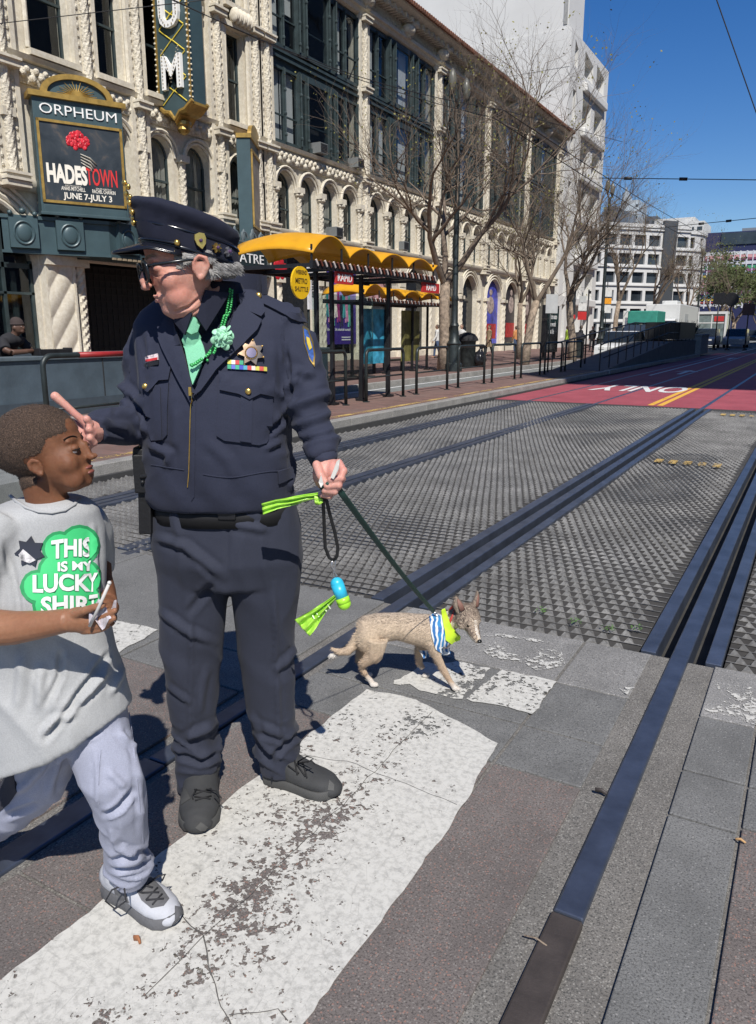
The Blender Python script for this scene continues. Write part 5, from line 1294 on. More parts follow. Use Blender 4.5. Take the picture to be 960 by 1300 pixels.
fingers(b, [([(108, 536, 1.86), (96, 526, 1.85), (84, 515, 1.845), (70, 503, 1.84)], [.0115, .009, .0095, .0115]),
            ([(112, 545, 1.86), (114, 538, 1.83), (110, 532, 1.82)], [.011, .0105, .010]), ([(114, 556, 1.86), (118, 550, 1.83), (113, 545, 1.815)], [.011, .0105, .0095]), ([(112, 566, 1.86), (119, 562, 1.83), (114, 556, 1.815)], [.0105, .010, .009]), ([(104, 574, 1.87), (112, 574, 1.84), (110, 567, 1.825)], [.0098, .009, .008])])
OF.sculpt(b, 'hand', M_skinh, .003, 2)
b = MB(); b.stack(rings([(394, 428, 584, 1.985, .048), (395, 429, 577, 1.99, .05), (396, 428, 570, 2.0, .05)]), 20); OF.part(b, 'cuff', M_navy, jk, smooth=True)
M_shoe = mat('shoe_mesh_grey', (.032, .033, .034), .8, 0, .25, 12, .5, 260, .002); M_sole = mat('sole_grey', (.06, .06, .058), .8, 0, .2)
def dress(F, up, L, m_over, m_lace, laces, loops=()):
    F.target(up)
    for nm_, poly, m__ in L: F.decal(poly, nm_, m__, up, off=.003, sp=3)
    b = MB()
    for ln in laces: b.tube([F.hit(u, v, .006) for u, v in ln], .0026, 5)
    for ln in loops: b.tube([F.hit(ln[0][0], ln[0][1], .006)]+[at(u, v, Y)-F.base for u, v, Y in ln[1:]], .0024, 5)
    b.build('shoelace', m_lace, up, smooth=True)
M_shoeo = mat('shoe_overlay', (.05, .05, .048), .7, 0, .2, 20, .3, 200, .002); M_lace = mat('lace_black', (.01, .01, .011), .8)
s1 = shoe(OF, (-.600, 2.335), (-.548, 2.03), .128, .95, (M_shoe, M_sole), laces=False); s2_ = shoe(OF, (-.375, 2.335), (-.135, 2.225), .115, .95, (M_shoe, M_sole), laces=False)
dress(OF, s1, [('heel_overlay', [(229, 1000), (236, 1002), (242, 1014), (230, 1022)], M_shoeo), ('toe_cap', [(248, 1051), (255, 1044), (264, 1050), (258, 1057)], M_sole)], None, M_lace, [[(247, 1003), (268, 1007)], [(268, 1002), (247, 1009)], [(247, 1012), (267, 1015)], [(268, 1011), (248, 1017)]], [[(262, 1003), (274, 1004, 2.12), (281, 1013, 2.1), (279, 1020, 2.1), (272, 1010, 2.1)], [(250, 1003), (244, 1010, 2.1), (246, 1018, 2.1)]])
dress(OF, s2_, [('heel_overlay', [(334, 972), (350, 970), (362, 984), (345, 988)], M_shoeo), ('toe_cap', [(418, 990), (424, 996), (424, 1004), (416, 1003)], M_sole)], None, M_lace, [[(366, 972), (380, 982)], [(374, 966), (378, 984)], [(376, 970), (388, 986)], [(384, 968), (390, 988)]], [[(378, 968), (390, 960, 2.2), (398, 963, 2.19), (390, 968, 2.19)], [(378, 970), (396, 966, 2.18), (400, 970, 2.18)]])
# ================================================================ boy
BO = Fig('person', -0.70, 1.72, 'boy in light grey shirt with green clover print and pale track pants')
M_tee = clothmat('heather_grey', (0.385, 0.39, 0.39), var=.07, sheen=.03); M_trk = clothmat('lavender_grey_track', (0.33, 0.345, 0.43), var=.06, sheen=.05, bs=.1)
M_trkd = clothmat('track_dark_panel', (.03, .03, .04)); M_pw = mat('print_white', (.78, .78, .76), .6, 0, .03); M_pg = mat('print_green', (.05, .55, .18), .6, 0, .05); M_pdg = mat('print_dark_green', (.02, .27, .09), .6, 0, .05)
s = MB()
RG = rings([(22, 98, 632, 1.625, .056), (6, 110, 637, 1.62, .074), (-16, 121, 647, 1.62, .088), (-28, 130, 675, 1.62, .098), (-28, 131, 710, 1.61, .104), (-24, 130, 750, 1.60, .108), (-22, 133, 790, 1.60, .112), (-22, 141, 830, 1.60, .118), (-24, 150, 870, 1.60, .125), (-27, 160, 905, 1.60, .13), (-30, 165, 925, 1.60, .13)])
s.stack([r[:5]+((.34*min(1, i/3)),) for i, r in enumerate(RG)][::-1], 36, 2.2)
for i, (x, y, z) in enumerate(s.v):
    k = max(0, min(1, (0.98-z)/.38)); s.v[i] = (x, y, z+.42*k*k*(x+.70))
s.tube(chain([(106, 660, 1.70), (117, 676, 1.74), (121, 700, 1.77), (121, 724, 1.78)]), [.05, .050, .048, .047], 16)
s.tube(chain([(5, 660, 1.56), (-22, 690, 1.52), (-38, 735, 1.50), (-44, 770, 1.49)]), [.06, .066, .066, .064], 16)
def sd2(co, n):
    x, z = co.x+BO.base.x, co.z; low = max(0, min(1, (.95-z)/.3))
    a = noise.noise(V((x*4, 2, z*2.2))); k = low*.016*((1-abs(noise.noise(V((x*8+z*5, co.y*4, z*3-x*2)))))**3-.4)
    k += .004*noise.noise(V((x*8, co.y*8, z*7)))
    return k+sf_(co, n)
sf_ = foldf(BO, [([(137, 830), (112, 864), (82, 906), (58, 938)], -.013, 4), ([(124, 856), (98, 893)], .010, 5), ([(77, 828), (76, 858), (60, 892)], -.010, 4), ([(53, 848), (48, 900)], .008, 6), ([(56, 928), (69, 914), (93, 904)], .010, 5), ([(30, 830), (22, 900)], .007, 7), ([(8, 690), (22, 760), (26, 820)], -.008, 5), ([(118, 668), (121, 720), (124, 780)], .007, 4), ([(110, 885), (135, 850)], .008, 4), ([(140, 880), (152, 850)], .007, 4)])
tee = BO.sculpt(s, 'shirt', M_tee, .0065, 4, sd2); BO.target(tee)
b = MB()
b.tube([BO.hit(u, v, .002) for u, v in [(13, 629), (21, 637), (34, 645), (50, 650), (66, 651), (82, 648), (94, 641), (101, 633)]], .0045, 6, flat=.7); b.build('neckband', M_tee, tee, smooth=True)
# clover print
def lobes(L, g, n=16): 
    return [[(cx+(r+g)*cos(2*pi*k/n), cy+(r+g)*sin(2*pi*k/n)) for k in range(n)] for cx, cy, r in L]
LB = [(76, 697, 19), (101, 692, 22), (48, 745, 18), (75, 727, 24), (102, 735, 24), (62, 768, 17), (90, 765, 24), (108, 760, 18)]
for g_, m_, of_ in ((4, M_pdg, .0025), (0, M_pg, .0042)):
    mb = MB()
    for q, pl in enumerate(lobes(LB, g_)): BO.decal([(min(x, 127.5), y) for x, y in pl], '', None, off=of_+q*.00012, sp=5, build=False, mb=mb)
    mb.build('clover_print', m_, tee, smooth=True)
for g_, m_, of_, bd_ in ((0, M_pdg, .0064, .06), (0, M_pw, .0074, .035)):
    mb = MB()
    for w_, x_, y_, W_, H_, sk in (('THIS', 65, 709, 50, 24, -3), ('IS MY', 73, 725, 44, 12, -1), ('LUCKY', 42, 752, 88, 23, -2), ('SHIRT', 52, 779, 78, 22, -3)):
        BO.dtext(mb, w_, x_, y_, W_, H_, of_, bold=bd_, curve=lambda a, b, x_=x_, y_=y_, W_=W_, H_=H_, sk=sk: ((lambda q: q if q < 112 else 112+(q-112)*.62)(x_+W_*a), y_-H_*b+sk*a+.8*sin(a*9+b*2)))
    mb.build('print_lettering', m_, tee)
mb = BO.decal(star(38, 700, 20, 13, 7, .1), 'star_sticker', mat('sticker_dark', (.03, .03, .04), .3), off=.006, sp=4)
mb2 = BO.decal([(24, 704), (30, 697), (46, 711), (38, 715), (27, 711)], 'sticker_light_panel', mat('sticker_light', (.5, .48, .48), .35, 0, .7, 90), mb, off=.008, sp=4)
# track pants
t = MB()
t.stack(rings([(0, 148, 865, 1.62, .10), (5, 158, 900, 1.62, .105), (10, 165, 935, 1.63, .10)][::1]), 28, 2.2)
t.tube(chain([(112, 905, 1.63), (128, 945, 1.60), (142, 985, 1.58), (152, 1020, 1.60), (158, 1055, 1.64), (160, 1085, 1.68), (166, 1102, 1.70), (168, 1118, 1.71)]), [.085, .076, .068, .06, .056, .052, .056, .044], 20)
t.tube(chain([(55, 905, 1.63), (58, 950, 1.66), (48, 990, 1.69), (22, 1020, 1.75), (-20, 1050, 1.84), (-60, 1075, 1.92)]), [.085, .078, .07, .06, .054, .05], 20)
def td2(co, n):
    x, z = co.x+BO.base.x, co.z; a = noise.noise(V((x*5, co.y*5, z*3)))
    k = .008*((1-abs(noise.noise(V((x*9+z*2, co.y*6, z*7+x*5)))))**4-.4); hem = max(0, 1-abs(z-.16)/.09)*(x > -.75); k += hem*.014*((1-abs(noise.noise(V((x*6, co.y*6, z*26+x*9)))))**4-.4)
    return k+.003*noise.noise(V((x*12, co.y*12, z*8)))+pf_(co, n)
pf_ = foldf(BO, [([(100, 926), (112, 932), (124, 929)], -.012, 4), ([(123, 955), (125, 1022)], .006, 3), ([(133, 1034), (151, 1024), (170, 1004)], -.013, 4), ([(138, 980), (160, 1000)], .007, 5), ([(142, 1091), (168, 1087), (190, 1078)], -.014, 3.5), ([(142, 1104), (172, 1101), (192, 1093)], -.013, 3), ([(150, 1076), (174, 1084)], .010, 4), ([(140, 1050), (150, 1080)], .007, 4), ([(19, 1006), (40, 990), (61, 968)], .010, 5), ([(80, 935), (72, 975), (61, 1009)], .010, 5), ([(6, 1038), (48, 1022)], -.010, 4), ([(165, 930), (176, 985), (180, 1060)], .006, 4), ([(150, 930), (170, 950)], .008, 4)])
tp = BO.sculpt(t, 'track_pants', M_trk, .0065, 4, td2); BO.target(tp)
BO.decal([(-6, 945), (8, 950), (18, 985), (22, 1005), (12, 1020), (-6, 1035)], 'side_panel', M_trkd, tp, off=.004, sp=6)
BO.decal([(-6, 962), (6, 958), (10, 975), (2, 992), (-6, 990)], 'panel_stripe', M_pw, tp, off=.007, sp=6)
b = MB(); b.tube([BO.hit(u, v, .0) for u, v in [(128, 952), (126, 970), (125, 995), (126, 1020)]], .0015, 5); b.tube([BO.hit(u, v, .0) for u, v in [(164, 905), (170, 950), (174, 990), (178, 1030), (182, 1070)]], .0018, 5); b.build('leg_seam', M_trk, tp)
# head
BM = facepos((.93, -.02, .35)); BOo = at(65, 584, 1.60); BS = .84
def hx(h):
    h.ell(hloc(BM, BOo, BS, (0, -.022, .062)), (.084*BS, .112*BS, .086*BS), BM); h.ell(hloc(BM, BOo, BS, (0, .050, .056)), (.056*BS, .042*BS, .056*BS), BM)
    h.tube([BOo+V((-.022, .0, -.03)), BOo+V((-.022, .005, -.075)), BOo+V((-.010, .01, -.13)), BOo+V((-.01, .015, -.16))], [.046, .043, .048, .06], 18)
    h.ell(BOo+V((-.004, .02, -.150)), (.066, .055, .032))
hb = headsculpt(BO, 'head', M_skinb, .0031, BM, BOo, BS, hx, lambda co, n: .0004*noise.noise(co*60), nose=.72, jaw=.80, lips=.9, lipy=.006, back=1.05, ear=.72, chin=.014)
for s_ in (-1, 1): eye(BO, BM, BOo, BS, s_, hb, IR, (0, 1, -.5))
b = MB()
for s_ in (-1, 1):     # lowered lids
    b.ell(hloc(BM, BOo, BS, (s_*.031, .0826, .0062)), (.0136*BS, .0116*BS, .0102*BS), BM, 14, 10)
BO.part(b, 'eyelids', M_skinb, hb, smooth=True)
b = MB()
for s_ in (-1, 1): b.tube([hloc(BM, BOo, BS, (s_*.031+.0125*cos(a_), .0826+.0118*sin(a_)**.5-.001, .0030-.002*sin(a_))) for a_ in [pi*k/8 for k in range(9)]], [.0004]+[.0012]*7+[.0004], 5)
BO.part(b, 'eyelashes', mat('lash', (.006, .004, .004), .7), hb)
b = MB()
for s_ in (-1, 1):
    for k in range(30):
        t_ = k/29; p = V((s_*(.012+.036*t_), .0925-.017*t_*t_, .030+.005*sin(t_*2.6))); b.tube([hloc(BM, BOo, BS, p), hloc(BM, BOo, BS, p+V((s_*.006, .001, .003)))], [.0011, .0004], 4)
BO.part(b, 'eyebrows', mat('brow_black', (.012, .008, .006), .8), hb)
b = MB(); b.ell(hloc(BM, BOo, BS, (0, .0825, -.0505)), (.016, .0078, .0046), BM); b.ell(hloc(BM, BOo, BS, (0, .0805, -.0628)), (.014, .0088, .0052), BM); BO.part(b, 'lips', M_lipb, hb, smooth=True)
def hairshell(F, hd, M, o, sc, m, cond, off=.0013):
    inv = M.to_3x3().inverted(); vs = []; mp = {}; fs = []; me = hd.data
    L = [inv@((v.co+F.base-o)/sc) for v in me.vertices]; ok = [cond(p) for p in L]
    for p in me.polygons:
        if all(ok[i] > 0 for i in p.vertices):
            for i in p.vertices:
                if i not in mp:
                    v = me.vertices[i]; mp[i] = len(vs); vs.append(v.co+v.normal*(off*min(1, ok[i]/.006)+.0006*noise.noise(v.co*400)))
            fs.append(tuple(mp[i] for i in p.vertices))
    b = MB(); b.add(vs, fs); return b.build('hair', m, hd, smooth=True)
mh, nt_, p_ = newmat('buzz_hair'); co = coords(nt_); nn = noi(nt_, co, 520, 4, .75); vv = vor(nt_, co, 620)
c_ = ramp(nt_, math2(nt_, 'MULTIPLY', math2(nt_, 'ADD', nn, vv), .5), [(.3, (.022, .014, .010)), (.5, (.065, .04, .027)), (.68, (.16, .10, .066))]); nt_.links.new(c_, p_.inputs[0]); p_.inputs['Roughness'].default_value = .8; bump(nt_, p_, nn, 1, .004)
hairshell(BO, hb, BM, BOo, BS, mh, lambda p: min(p.z-(.050+.003*noise.noise(p*90)) if p.y > .045 else p.z-(.050-.95*max(0, .045-p.y))+.003*noise.noise(p*90) if p.y > -.03 else p.z+.045, .086-p.y, .1) if not (abs(p.x) > .066 and p.y > -.028 and p.y < .03 and p.z < .024) else -1)
hs_ = [o_ for o_ in hb.children if o_.name.startswith('hair')][0]; rn = random.Random(31); b = MB()
for v in hs_.data.vertices:
    for q in range(2):
        d_ = (v.normal+V((rn.uniform(-1, 1), rn.uniform(-1, 1), rn.uniform(-1, 1)))*.9).normalized(); s_ = v.normal.orthogonal().normalized()*.0009; p_ = v.co+V((rn.uniform(-1, 1), rn.uniform(-1, 1), rn.uniform(-1, 1)))*.0015
        b.add([p_-s_, p_+s_, p_+d_*rn.uniform(.0009, .0017)], [(0, 1, 2)])
b.build('hair_curls', mat('hair_curl', (.075, .048, .034), .7, 0, .5, 200), hs_)
# arms
a = MB(); a.tube(chain([(-40, 745, 1.49), (-42, 790, 1.46), (-20, 797, 1.44), (20, 797, 1.43), (60, 792, 1.42), (88, 787, 1.41)]), [.042, .043, .04, .034, .027, .0235], 16)
a.ell(at(101, 787, 1.41), (.032, .018, .027), (0, .1, 0)); a.ell(at(92, 788, 1.41), (.03, .02, .024))
fingers(a, [([(96, 780, 1.40), (108, 775, 1.39), (120, 771, 1.385), (130, 769, 1.38)], [.0095, .0085, .0078, .0065]),
            ([(112, 782, 1.41), (124, 779, 1.405), (134, 776, 1.40), (140, 776, 1.395)], [.0088, .008, .0072, .006]),
            ([(110, 789, 1.41), (124, 787, 1.40), (136, 781, 1.39), (146, 775, 1.385)], [.0088, .008, .0072, .006]),
            ([(110, 796, 1.41), (124, 794, 1.40), (136, 790, 1.39), (145, 785, 1.385)], [.0086, .0078, .007, .0058]),
            ([(106, 801, 1.41), (118, 801, 1.405), (129, 799, 1.40), (137, 795, 1.395)], [.008, .007, .0062, .0052])])
BO.sculpt(a, 'arm', M_skinbh, .0028, 2)
a = MB(); a.tube(chain([(122, 712, 1.77), (124, 735, 1.72), (131, 752, 1.66), (136, 765, 1.60)]), [.036, .034, .029, .023], 14); a.ell(at(137, 772, 1.55), (.024, .025, .022))
fingers(a, [([(132, 770, 1.52), (125, 768, 1.48), (121, 772, 1.45)], [.0085, .008, .007]), ([(140, 768, 1.52), (143, 778, 1.48), (140, 785, 1.45)], [.0085, .008, .007]), ([(136, 780, 1.52), (137, 787, 1.48), (132, 790, 1.45)], [.0085, .008, .007]), ([(143, 776, 1.54), (145, 785, 1.5), (142, 792, 1.47)], [.008, .0075, .006]), ([(130, 782, 1.53), (130, 788, 1.49), (127, 790, 1.46)], [.008, .0075, .006])])
BO.sculpt(a, 'arm', M_skinb, .0035, 2)
M_sn = mat('sneaker_white', (.42, .43, .46), .75, 0, .1, 15, .4, 250, .002); M_snd = mat('sneaker_grey', (.10, .10, .105), .8, 0, .2, 10, .3, 100); M_lc = mat('lace_dark', (.02, .02, .024), .8)
su = shoe(BO, (-.735, 1.80), (-.522, 1.665), .096, .85, (M_sn, M_snd), laces=False)
dress(BO, su, [('shoe_throat', [(168, 1120), (192, 1114), (206, 1128), (215, 1141), (208, 1150), (192, 1153), (180, 1143)], M_snd), ('heel_patch', [(145, 1128), (158, 1128), (164, 1146), (150, 1150)], M_snd), ('toe_guard', [(222, 1150), (232, 1152), (236, 1166), (228, 1180), (214, 1180), (222, 1168)], M_snd)], None, M_lc, [[(174, 1122), (194, 1128)], [(192, 1120), (178, 1134)], [(180, 1134), (202, 1134)], [(200, 1128), (186, 1143)], [(186, 1143), (208, 1142)], [(206, 1136), (194, 1149)]], [[(176, 1124), (160, 1122, 1.66), (142, 1130, 1.64), (134, 1144, 1.64), (146, 1154, 1.63), (160, 1144, 1.63), (158, 1128, 1.63)], [(194, 1118), (202, 1112, 1.70), (210, 1110, 1.70), (206, 1118, 1.70)]])
shoe(BO, (-1.34, 2.0), (-1.16, 1.86), .09, .85, (M_sn, M_snd), lcol=M_lc)
# things the boy holds
def held(name, label, cat, p, group=None):
    F = Fig.__new__(Fig); F.base = V(p); F.root = thing(name, toworld(p), label, cat, group, rz=YAW); F.bvh = None; return F
G_ = held('paper_stick', 'thin white stick held upright between the fingers of the boy', 'stick', at(118, 788, 1.39))
b = MB(); b.tube(chain([(114, 795, 1.385), (126, 770, 1.375), (139, 740, 1.37)]), .0032, 8); b.ell(at(139, 740, 1.37), .0042, n=8, k=6); G_.part(b, 'stick', mat('stick_white', (.55, .53, .5), .5), smooth=True)
G_ = held('folded_sticker', 'crumpled silvery star sticker in the cupped hands of the boy', 'sticker', at(130, 782, 1.40))
b = MB(); rn = random.Random(9); cs_ = at(132, 779, 1.395)
b.grid(lambda u, v: cs_+V(((u-.5)*.05, (v-.5)*.02-.005, .012*sin(u*9+v*5)+.03*(v-.5)+.006*noise.noise(V((u*5, v*5, 1))))), 10, 8); G_.part(b, 'sheet', mat('foil', (.55, .5, .52), .3, .3, .4, 60))

# ================================================================ dog
DG = Fig('dog', 0.10, 3.06, 'small tan dog with white paws on a leash, wearing a patterned bandana', 'dog')
def furmat():
    m, nt, p = newmat('fur'); co = coords(nt, (1, 1, 1)); n = noi(nt, co, 9, 5, .7); st = noi(nt, coords(nt, (60, 200, 200)), 3, 3, .6)
    sp = nt.nodes.new('ShaderNodeSeparateXYZ'); nt.links.new(co, sp.inputs[0])
    # pale belly and paws, tan flanks, greyer back : by height on the animal
    hgt = math2(nt, 'ADD', sp.outputs[2], math2(nt, 'MULTIPLY', n, .09))
    c = ramp(nt, hgt, [(.06, (.7, .65, .58)), (.10, (.5, .35, .23)), (.27, (.62, .49, .35)), (.38, (.55, .44, .33)), (.43, (.36, .29, .22)), (.5, (.28, .22, .17))])
    c = mixc(nt, ramp(nt, st, [(.35, (.5, .5, .5)), (.6, (0, 0, 0))]), c, (.13, .09, .06)); nt.links.new(c, p.inputs[0]); p.inputs['Roughness'].default_value = .75
    p.inputs['Sheen Weight'].default_value = .1; bump(nt, p, st, .8, .004); return m
M_fur = furmat(); M_furw = mat('fur_white', (.62, .58, .52), .8, 0, .12, 30, .6, 300, .003); M_furd = mat('fur_dark', (.11, .08, .06), .8, 0, .3, 30, .6, 300, .003)
d = MB()
d.tube(chain([(455, 800, 3.08), (462, 799, 3.08), (480, 797, 3.08), (505, 795, 3.08), (530, 799, 3.07), (548, 803, 3.06), (564, 801, 3.05), (574, 795, 3.05)]), [.035, .058, .064, .060, .068, .078, .070, .045], 20)
d.tube(chain([(560, 795, 3.05), (574, 787, 3.04), (586, 783, 3.02)]), [.055, .043, .04], 16)
d.ell(at(468, 810, 3.05), (.055, .05, .07)); d.ell(at(552, 812, 3.04), (.04, .05, .065))
for L, rr in (([(478, 812, 3.03), (476, 832, 3.02), (462, 842, 3.03), (460, 849, 3.04), (467, 860, 3.03), (472, 866, 3.03)], [.05, .036, .022, .0135, .012, .013]),
              ([(462, 815, 3.13), (458, 830, 3.14), (455, 838, 3.15), (461, 847, 3.14), (466, 851, 3.13)], [.04, .022, .014, .012, .012]),
              ([(550, 815, 3.01), (554, 832, 3.0), (562, 848, 3.0), (572, 866, 2.995), (576, 871, 2.99)], [.036, .02, .015, .013, .013]),
              ([(536, 818, 3.11), (532, 832, 3.12), (533, 842, 3.12), (537, 849, 3.115)], [.032, .018, .014, .013])):
    d.tube(chain(L), rr, 12)
    for p_, r_ in zip(chain(L)[1:-1], rr[1:-1]): d.ell(p_, r_*1.02, n=8, k=6)
for (u, v, Y) in ((475, 869, 3.02), (468, 853, 3.12), (579, 874, 2.985), (541, 852, 3.11)):
    p_ = at(u, v, Y); p_.z = .012; d.ell(p_, (.02, .015, .012)); d.ell(p_+V((.008, -.006, .0)), (.011, .006, .009)); d.ell(p_+V((.008, .006, .0)), (.011, .006, .009))
d.tube(chain([(460, 797, 3.08), (454, 808, 3.07), (449, 819, 3.06), (441, 827, 3.05), (431, 828, 3.05), (420, 823, 3.06)]), [.02, .020, .022, .021, .016, .005], 10)
# head : looks right, down and a little to the camera
DM = facepos((.42, -.66, -.60)); DO = at(594, 783, 3.0)
Q = lambda p: DO+DM.to_3x3()@(V(p)*1.16)
d.ell(Q((0, 0, 0)), (.053, .058, .049), DM); d.tube([Q((0, .02, -.006)), Q((0, .055, -.016)), Q((0, .082, -.02)), Q((0, .094, -.02))], [.040, .026, .018, .013], 14)
d.ell(Q((0, .05, -.024)), (.014, .035, .012), DM)
for s_ in (-1, 1):
    d.ell(Q((s_*.028, .01, -.016)), (.024, .03, .024), DM); d.ell(Q((s_*.02, .032, .014)), (.013, .012, .008), DM)
    e0, e1 = Q((s_*.030, -.020, .022)), Q((s_*.049, -.060, .064)); d.tube([e0, (e0+e1)/2+(e0-Q((0, -.018, .024)))*.25, e1], [(.012, .024), (.009, .022), (.003, .004)], 10, up=DM.to_3x3()@V((0, 1, 0)))
dog = DG.sculpt(d, 'body', M_fur, .0045, 3, lambda co, n: .0012*noise.noise(co*45)+.002*noise.noise(co*14))
b = MB(); b.ell(Q((0, .098, -.014)), (.0105, .009, .008), DM); DG.part(b, 'nose', mat('nose_black', (.008, .008, .008), .25), smooth=True)
for s_ in (-1, 1):
    b = MB(); b.ell(Q((s_*.0235, .036, .006)), (.0085, .0075, .0085), DM); DG.part(b, 'eye', mat('dog_eye', (.012, .007, .004), .08), smooth=True)
    b = MB(); e0, e1 = Q((s_*.034, -.012, .034)), Q((s_*.048, -.047, .060)); b.tube([e0, (e0+e1)/2, e1], [(.003, .012), (.003, .011), (.001, .003)], 8, up=DM.to_3x3()@V((0, 1, 0))); DG.part(b, 'inner_ear', mat('ear_pink', (.2, .1, .075), .7), smooth=True)
b = MB(); bd2 = MB(); rn = random.Random(21); inv_ = DM.to_3x3().inverted()
for v in dog.data.vertices:
    if rn.random() < .45 or v.co.z < .05: continue
    hd_ = inv_@((v.co+DG.base-DO)); 
    if hd_.length < .11: continue
    L = rn.uniform(.006, .012); d_ = (V((-1, 0, -.25))*.8+v.normal*.55+V((rn.uniform(-.2, .2),)*3)).normalized(); s_ = v.normal.cross(d_).normalized()*.0009
    (bd2 if (v.normal.z > .35 and v.co.z > .29 and rn.random() < .42) else b).add([v.co-s_, v.co+s_, v.co+d_*L], [(0, 1, 2)])
b.build('coat_hair', M_fur, dog); bd2.build('dark_back_hair', M_furd, dog)
DG.target(dog)
fw_, fd_ = MB(), MB()
for v in dog.data.vertices:
    p = (inv_@(v.co+DG.base-DO))/1.16
    if p.length > .115 or p.y < -.055 or (p-V((0, 0, 0))).length > .11: continue
    if rn.random() < .25: continue
    white = (p.z < -.018 and p.y > .0) or (abs(p.x) < .006 and p.y > .035) or p.z < -.03
    muz = p.y > .06 and p.z > -.012
    d_ = (DM.to_3x3()@V((0, -1, .1))*.8+v.normal*.35).normalized(); s_ = v.normal.cross(d_).normalized()*.0016; (fw_ if white else fd_).add([v.co-s_+v.normal*.0006, v.co+s_+v.normal*.0006, v.co+d_*.007], [(0, 1, 2)])
fw_.build('face_fur_white', M_furw, dog); fd_.build('face_fur_dark', mat('fur_face', (.15, .11, .085), .8, 0, .5, 60), dog)
# collar, bandana, ribbon are worn: parts of the dog
def patmat():
    m, nt, p = newmat('bandana_pattern'); co = coords(nt); wv = nt.nodes.new('ShaderNodeTexWave'); wv.inputs['Scale'].default_value = 16; wv.inputs['Distortion'].default_value = 6; wv.inputs['Detail'].default_value = 2
    nt.links.new(co, wv.inputs[0]); v = vor(nt, co, 34, out=1); sp = nt.nodes.new('ShaderNodeSeparateColor'); nt.links.new(v, sp.inputs[0])
    c = ramp(nt, sp.outputs[0], [(.0, (.02, .12, .32)), (.6, (.03, .2, .42)), (.80, (.6, .62, .62)), (.93, (.55, .16, .06))]); c.node.color_ramp.interpolation = 'CONSTANT'
    c2 = mixc(nt, ramp(nt, wv.outputs[0], [(.60, (0, 0, 0)), (.64, (1, 1, 1))]), c, (.62, .64, .64)); nt.links.new(c2, p.inputs[0]); p.inputs['Roughness'].default_value = .8; return m
M_ban = patmat(); M_neon2 = mat('ribbon_lime', (.50, .72, .03), .55, 0, .08, 20)
DG.decal([(545, 783), (553, 778), (562, 782), (566, 800), (570, 816), (572, 830), (563, 832), (553, 824), (548, 806)], 'bandana', M_ban, off=.007, sp=4)
b = MB(); c0_ = at(541, 828, 3.06); b.add([c0_+V((-.03, 0, .008)), c0_+V((.02, -.01, .012)), c0_+V((.03, -.01, -.012)), c0_+V((-.012, -.03, -.016))], [(0, 3, 2, 1)]); o = DG.part(b, 'bandana_tail', M_ban); q = o.modifiers.new('s', 'SOLIDIFY'); q.thickness = .003
DG.target(dog)
DG.decal([(561, 774), (565, 772), (568, 780), (574, 796), (585, 808), (584, 813), (572, 817), (565, 812), (563, 790)], 'neck_ribbon', M_neon2, off=.013, sp=4)
b = MB(); c = at(570, 786, 3.045); b.tube([c+V((.028*cos(a_)*.9, .046*sin(a_), .05*cos(a_)+.008)) for a_ in [2*pi*k/20 for k in range(21)]], .006, 6); DG.part(b, 'collar', mat('collar_red', (.4, .04, .03), .6), smooth=True)
b = MB(); rn = random.Random(8)     # short fringe hairs on the tail
for k in range(220):
    t_ = rn.random(); P0 = at(455-35*t_, 806+24*sin(t_*pi*.55), 3.06); b.tube([P0, P0+V((-.012-rn.random()*.008, rn.uniform(-.006, .006), -.012-rn.random()*.012))], [.0014, .0004], 3, cap=False)
DG.part(b, 'tail_fringe', M_furw)

# ================================================================ leash, bags
hp = at(418, 612, 1.91)
LS = held('dog_leash', 'dark green webbing leash stretched from the hand of the officer to the dog', 'leash', hp)
b = MB(); p0, p1 = at(427, 617, 1.90), at(551, 777, 3.04); n_ = 16
pl = [p0.lerp(p1, k/n_)+V((0, 0, -.012*sin(pi*k/n_))) for k in range(n_+1)]; b.tube(pl, [(.0018, .0085)]*len(pl), 8, up=(0, .95, -.3))
pl = [at(408, 620, 1.90), at(416, 614, 1.89), at(427, 617, 1.90)]; b.tube(pl, .006, 8); LS.part(b, 'webbing', mat('leash_green', (.01, .045, .035), .7, 0, .15, 60), smooth=True)
b = MB(); b.tube([at(551, 777, 3.04), at(556, 783, 3.03), at(560, 788, 3.03)], .004, 8); b.ell(at(552, 778, 3.04), .006); LS.part(b, 'snap_hook', M_silver, smooth=True)
b = MB()
M_paper = mat('paper_white', (.7, .68, .62), .6, 0, .05)
WP = held('paper_tickets', 'crumpled white paper strips sticking out of the fist of the officer', 'paper', hp)
for a_ in (([(405, 612, 1.885), (408, 603, 1.88), (411, 614, 1.88), (408, 619, 1.88)]), ([(420, 606, 1.88), (428, 585, 1.87), (432, 583, 1.87), (430, 596, 1.87), (424, 608, 1.88)])): b.add(chain(a_), [tuple(range(len(a_)))])
o = WP.part(b, 'paper', M_paper); q = o.modifiers.new('s', 'SOLIDIFY'); q.thickness = .002
LN = held('bag_dispenser', 'blue and lime capsule bag dispenser hanging on a black cord loop from the hand', 'bag dispenser', at(425, 660, 1.97))
b = MB()
b.tube(chain([(410, 628, 1.915), (411, 650, 1.95), (412, 675, 1.98), (413, 695, 2.0), (418, 708, 2.01), (424, 712, 2.015)]), [(.002, .0052)]*6, 6, up=(0, .95, -.3)); b.tube(chain([(413, 628, 1.92), (418, 650, 1.95), (425, 675, 1.98), (429, 695, 2.0), (428, 706, 2.01), (424, 712, 2.015)]), [(.002, .0052)]*6, 6, up=(0, .95, -.3))
LN.part(b, 'cord', mat('cord_black', (.012, .012, .013), .6), smooth=True)
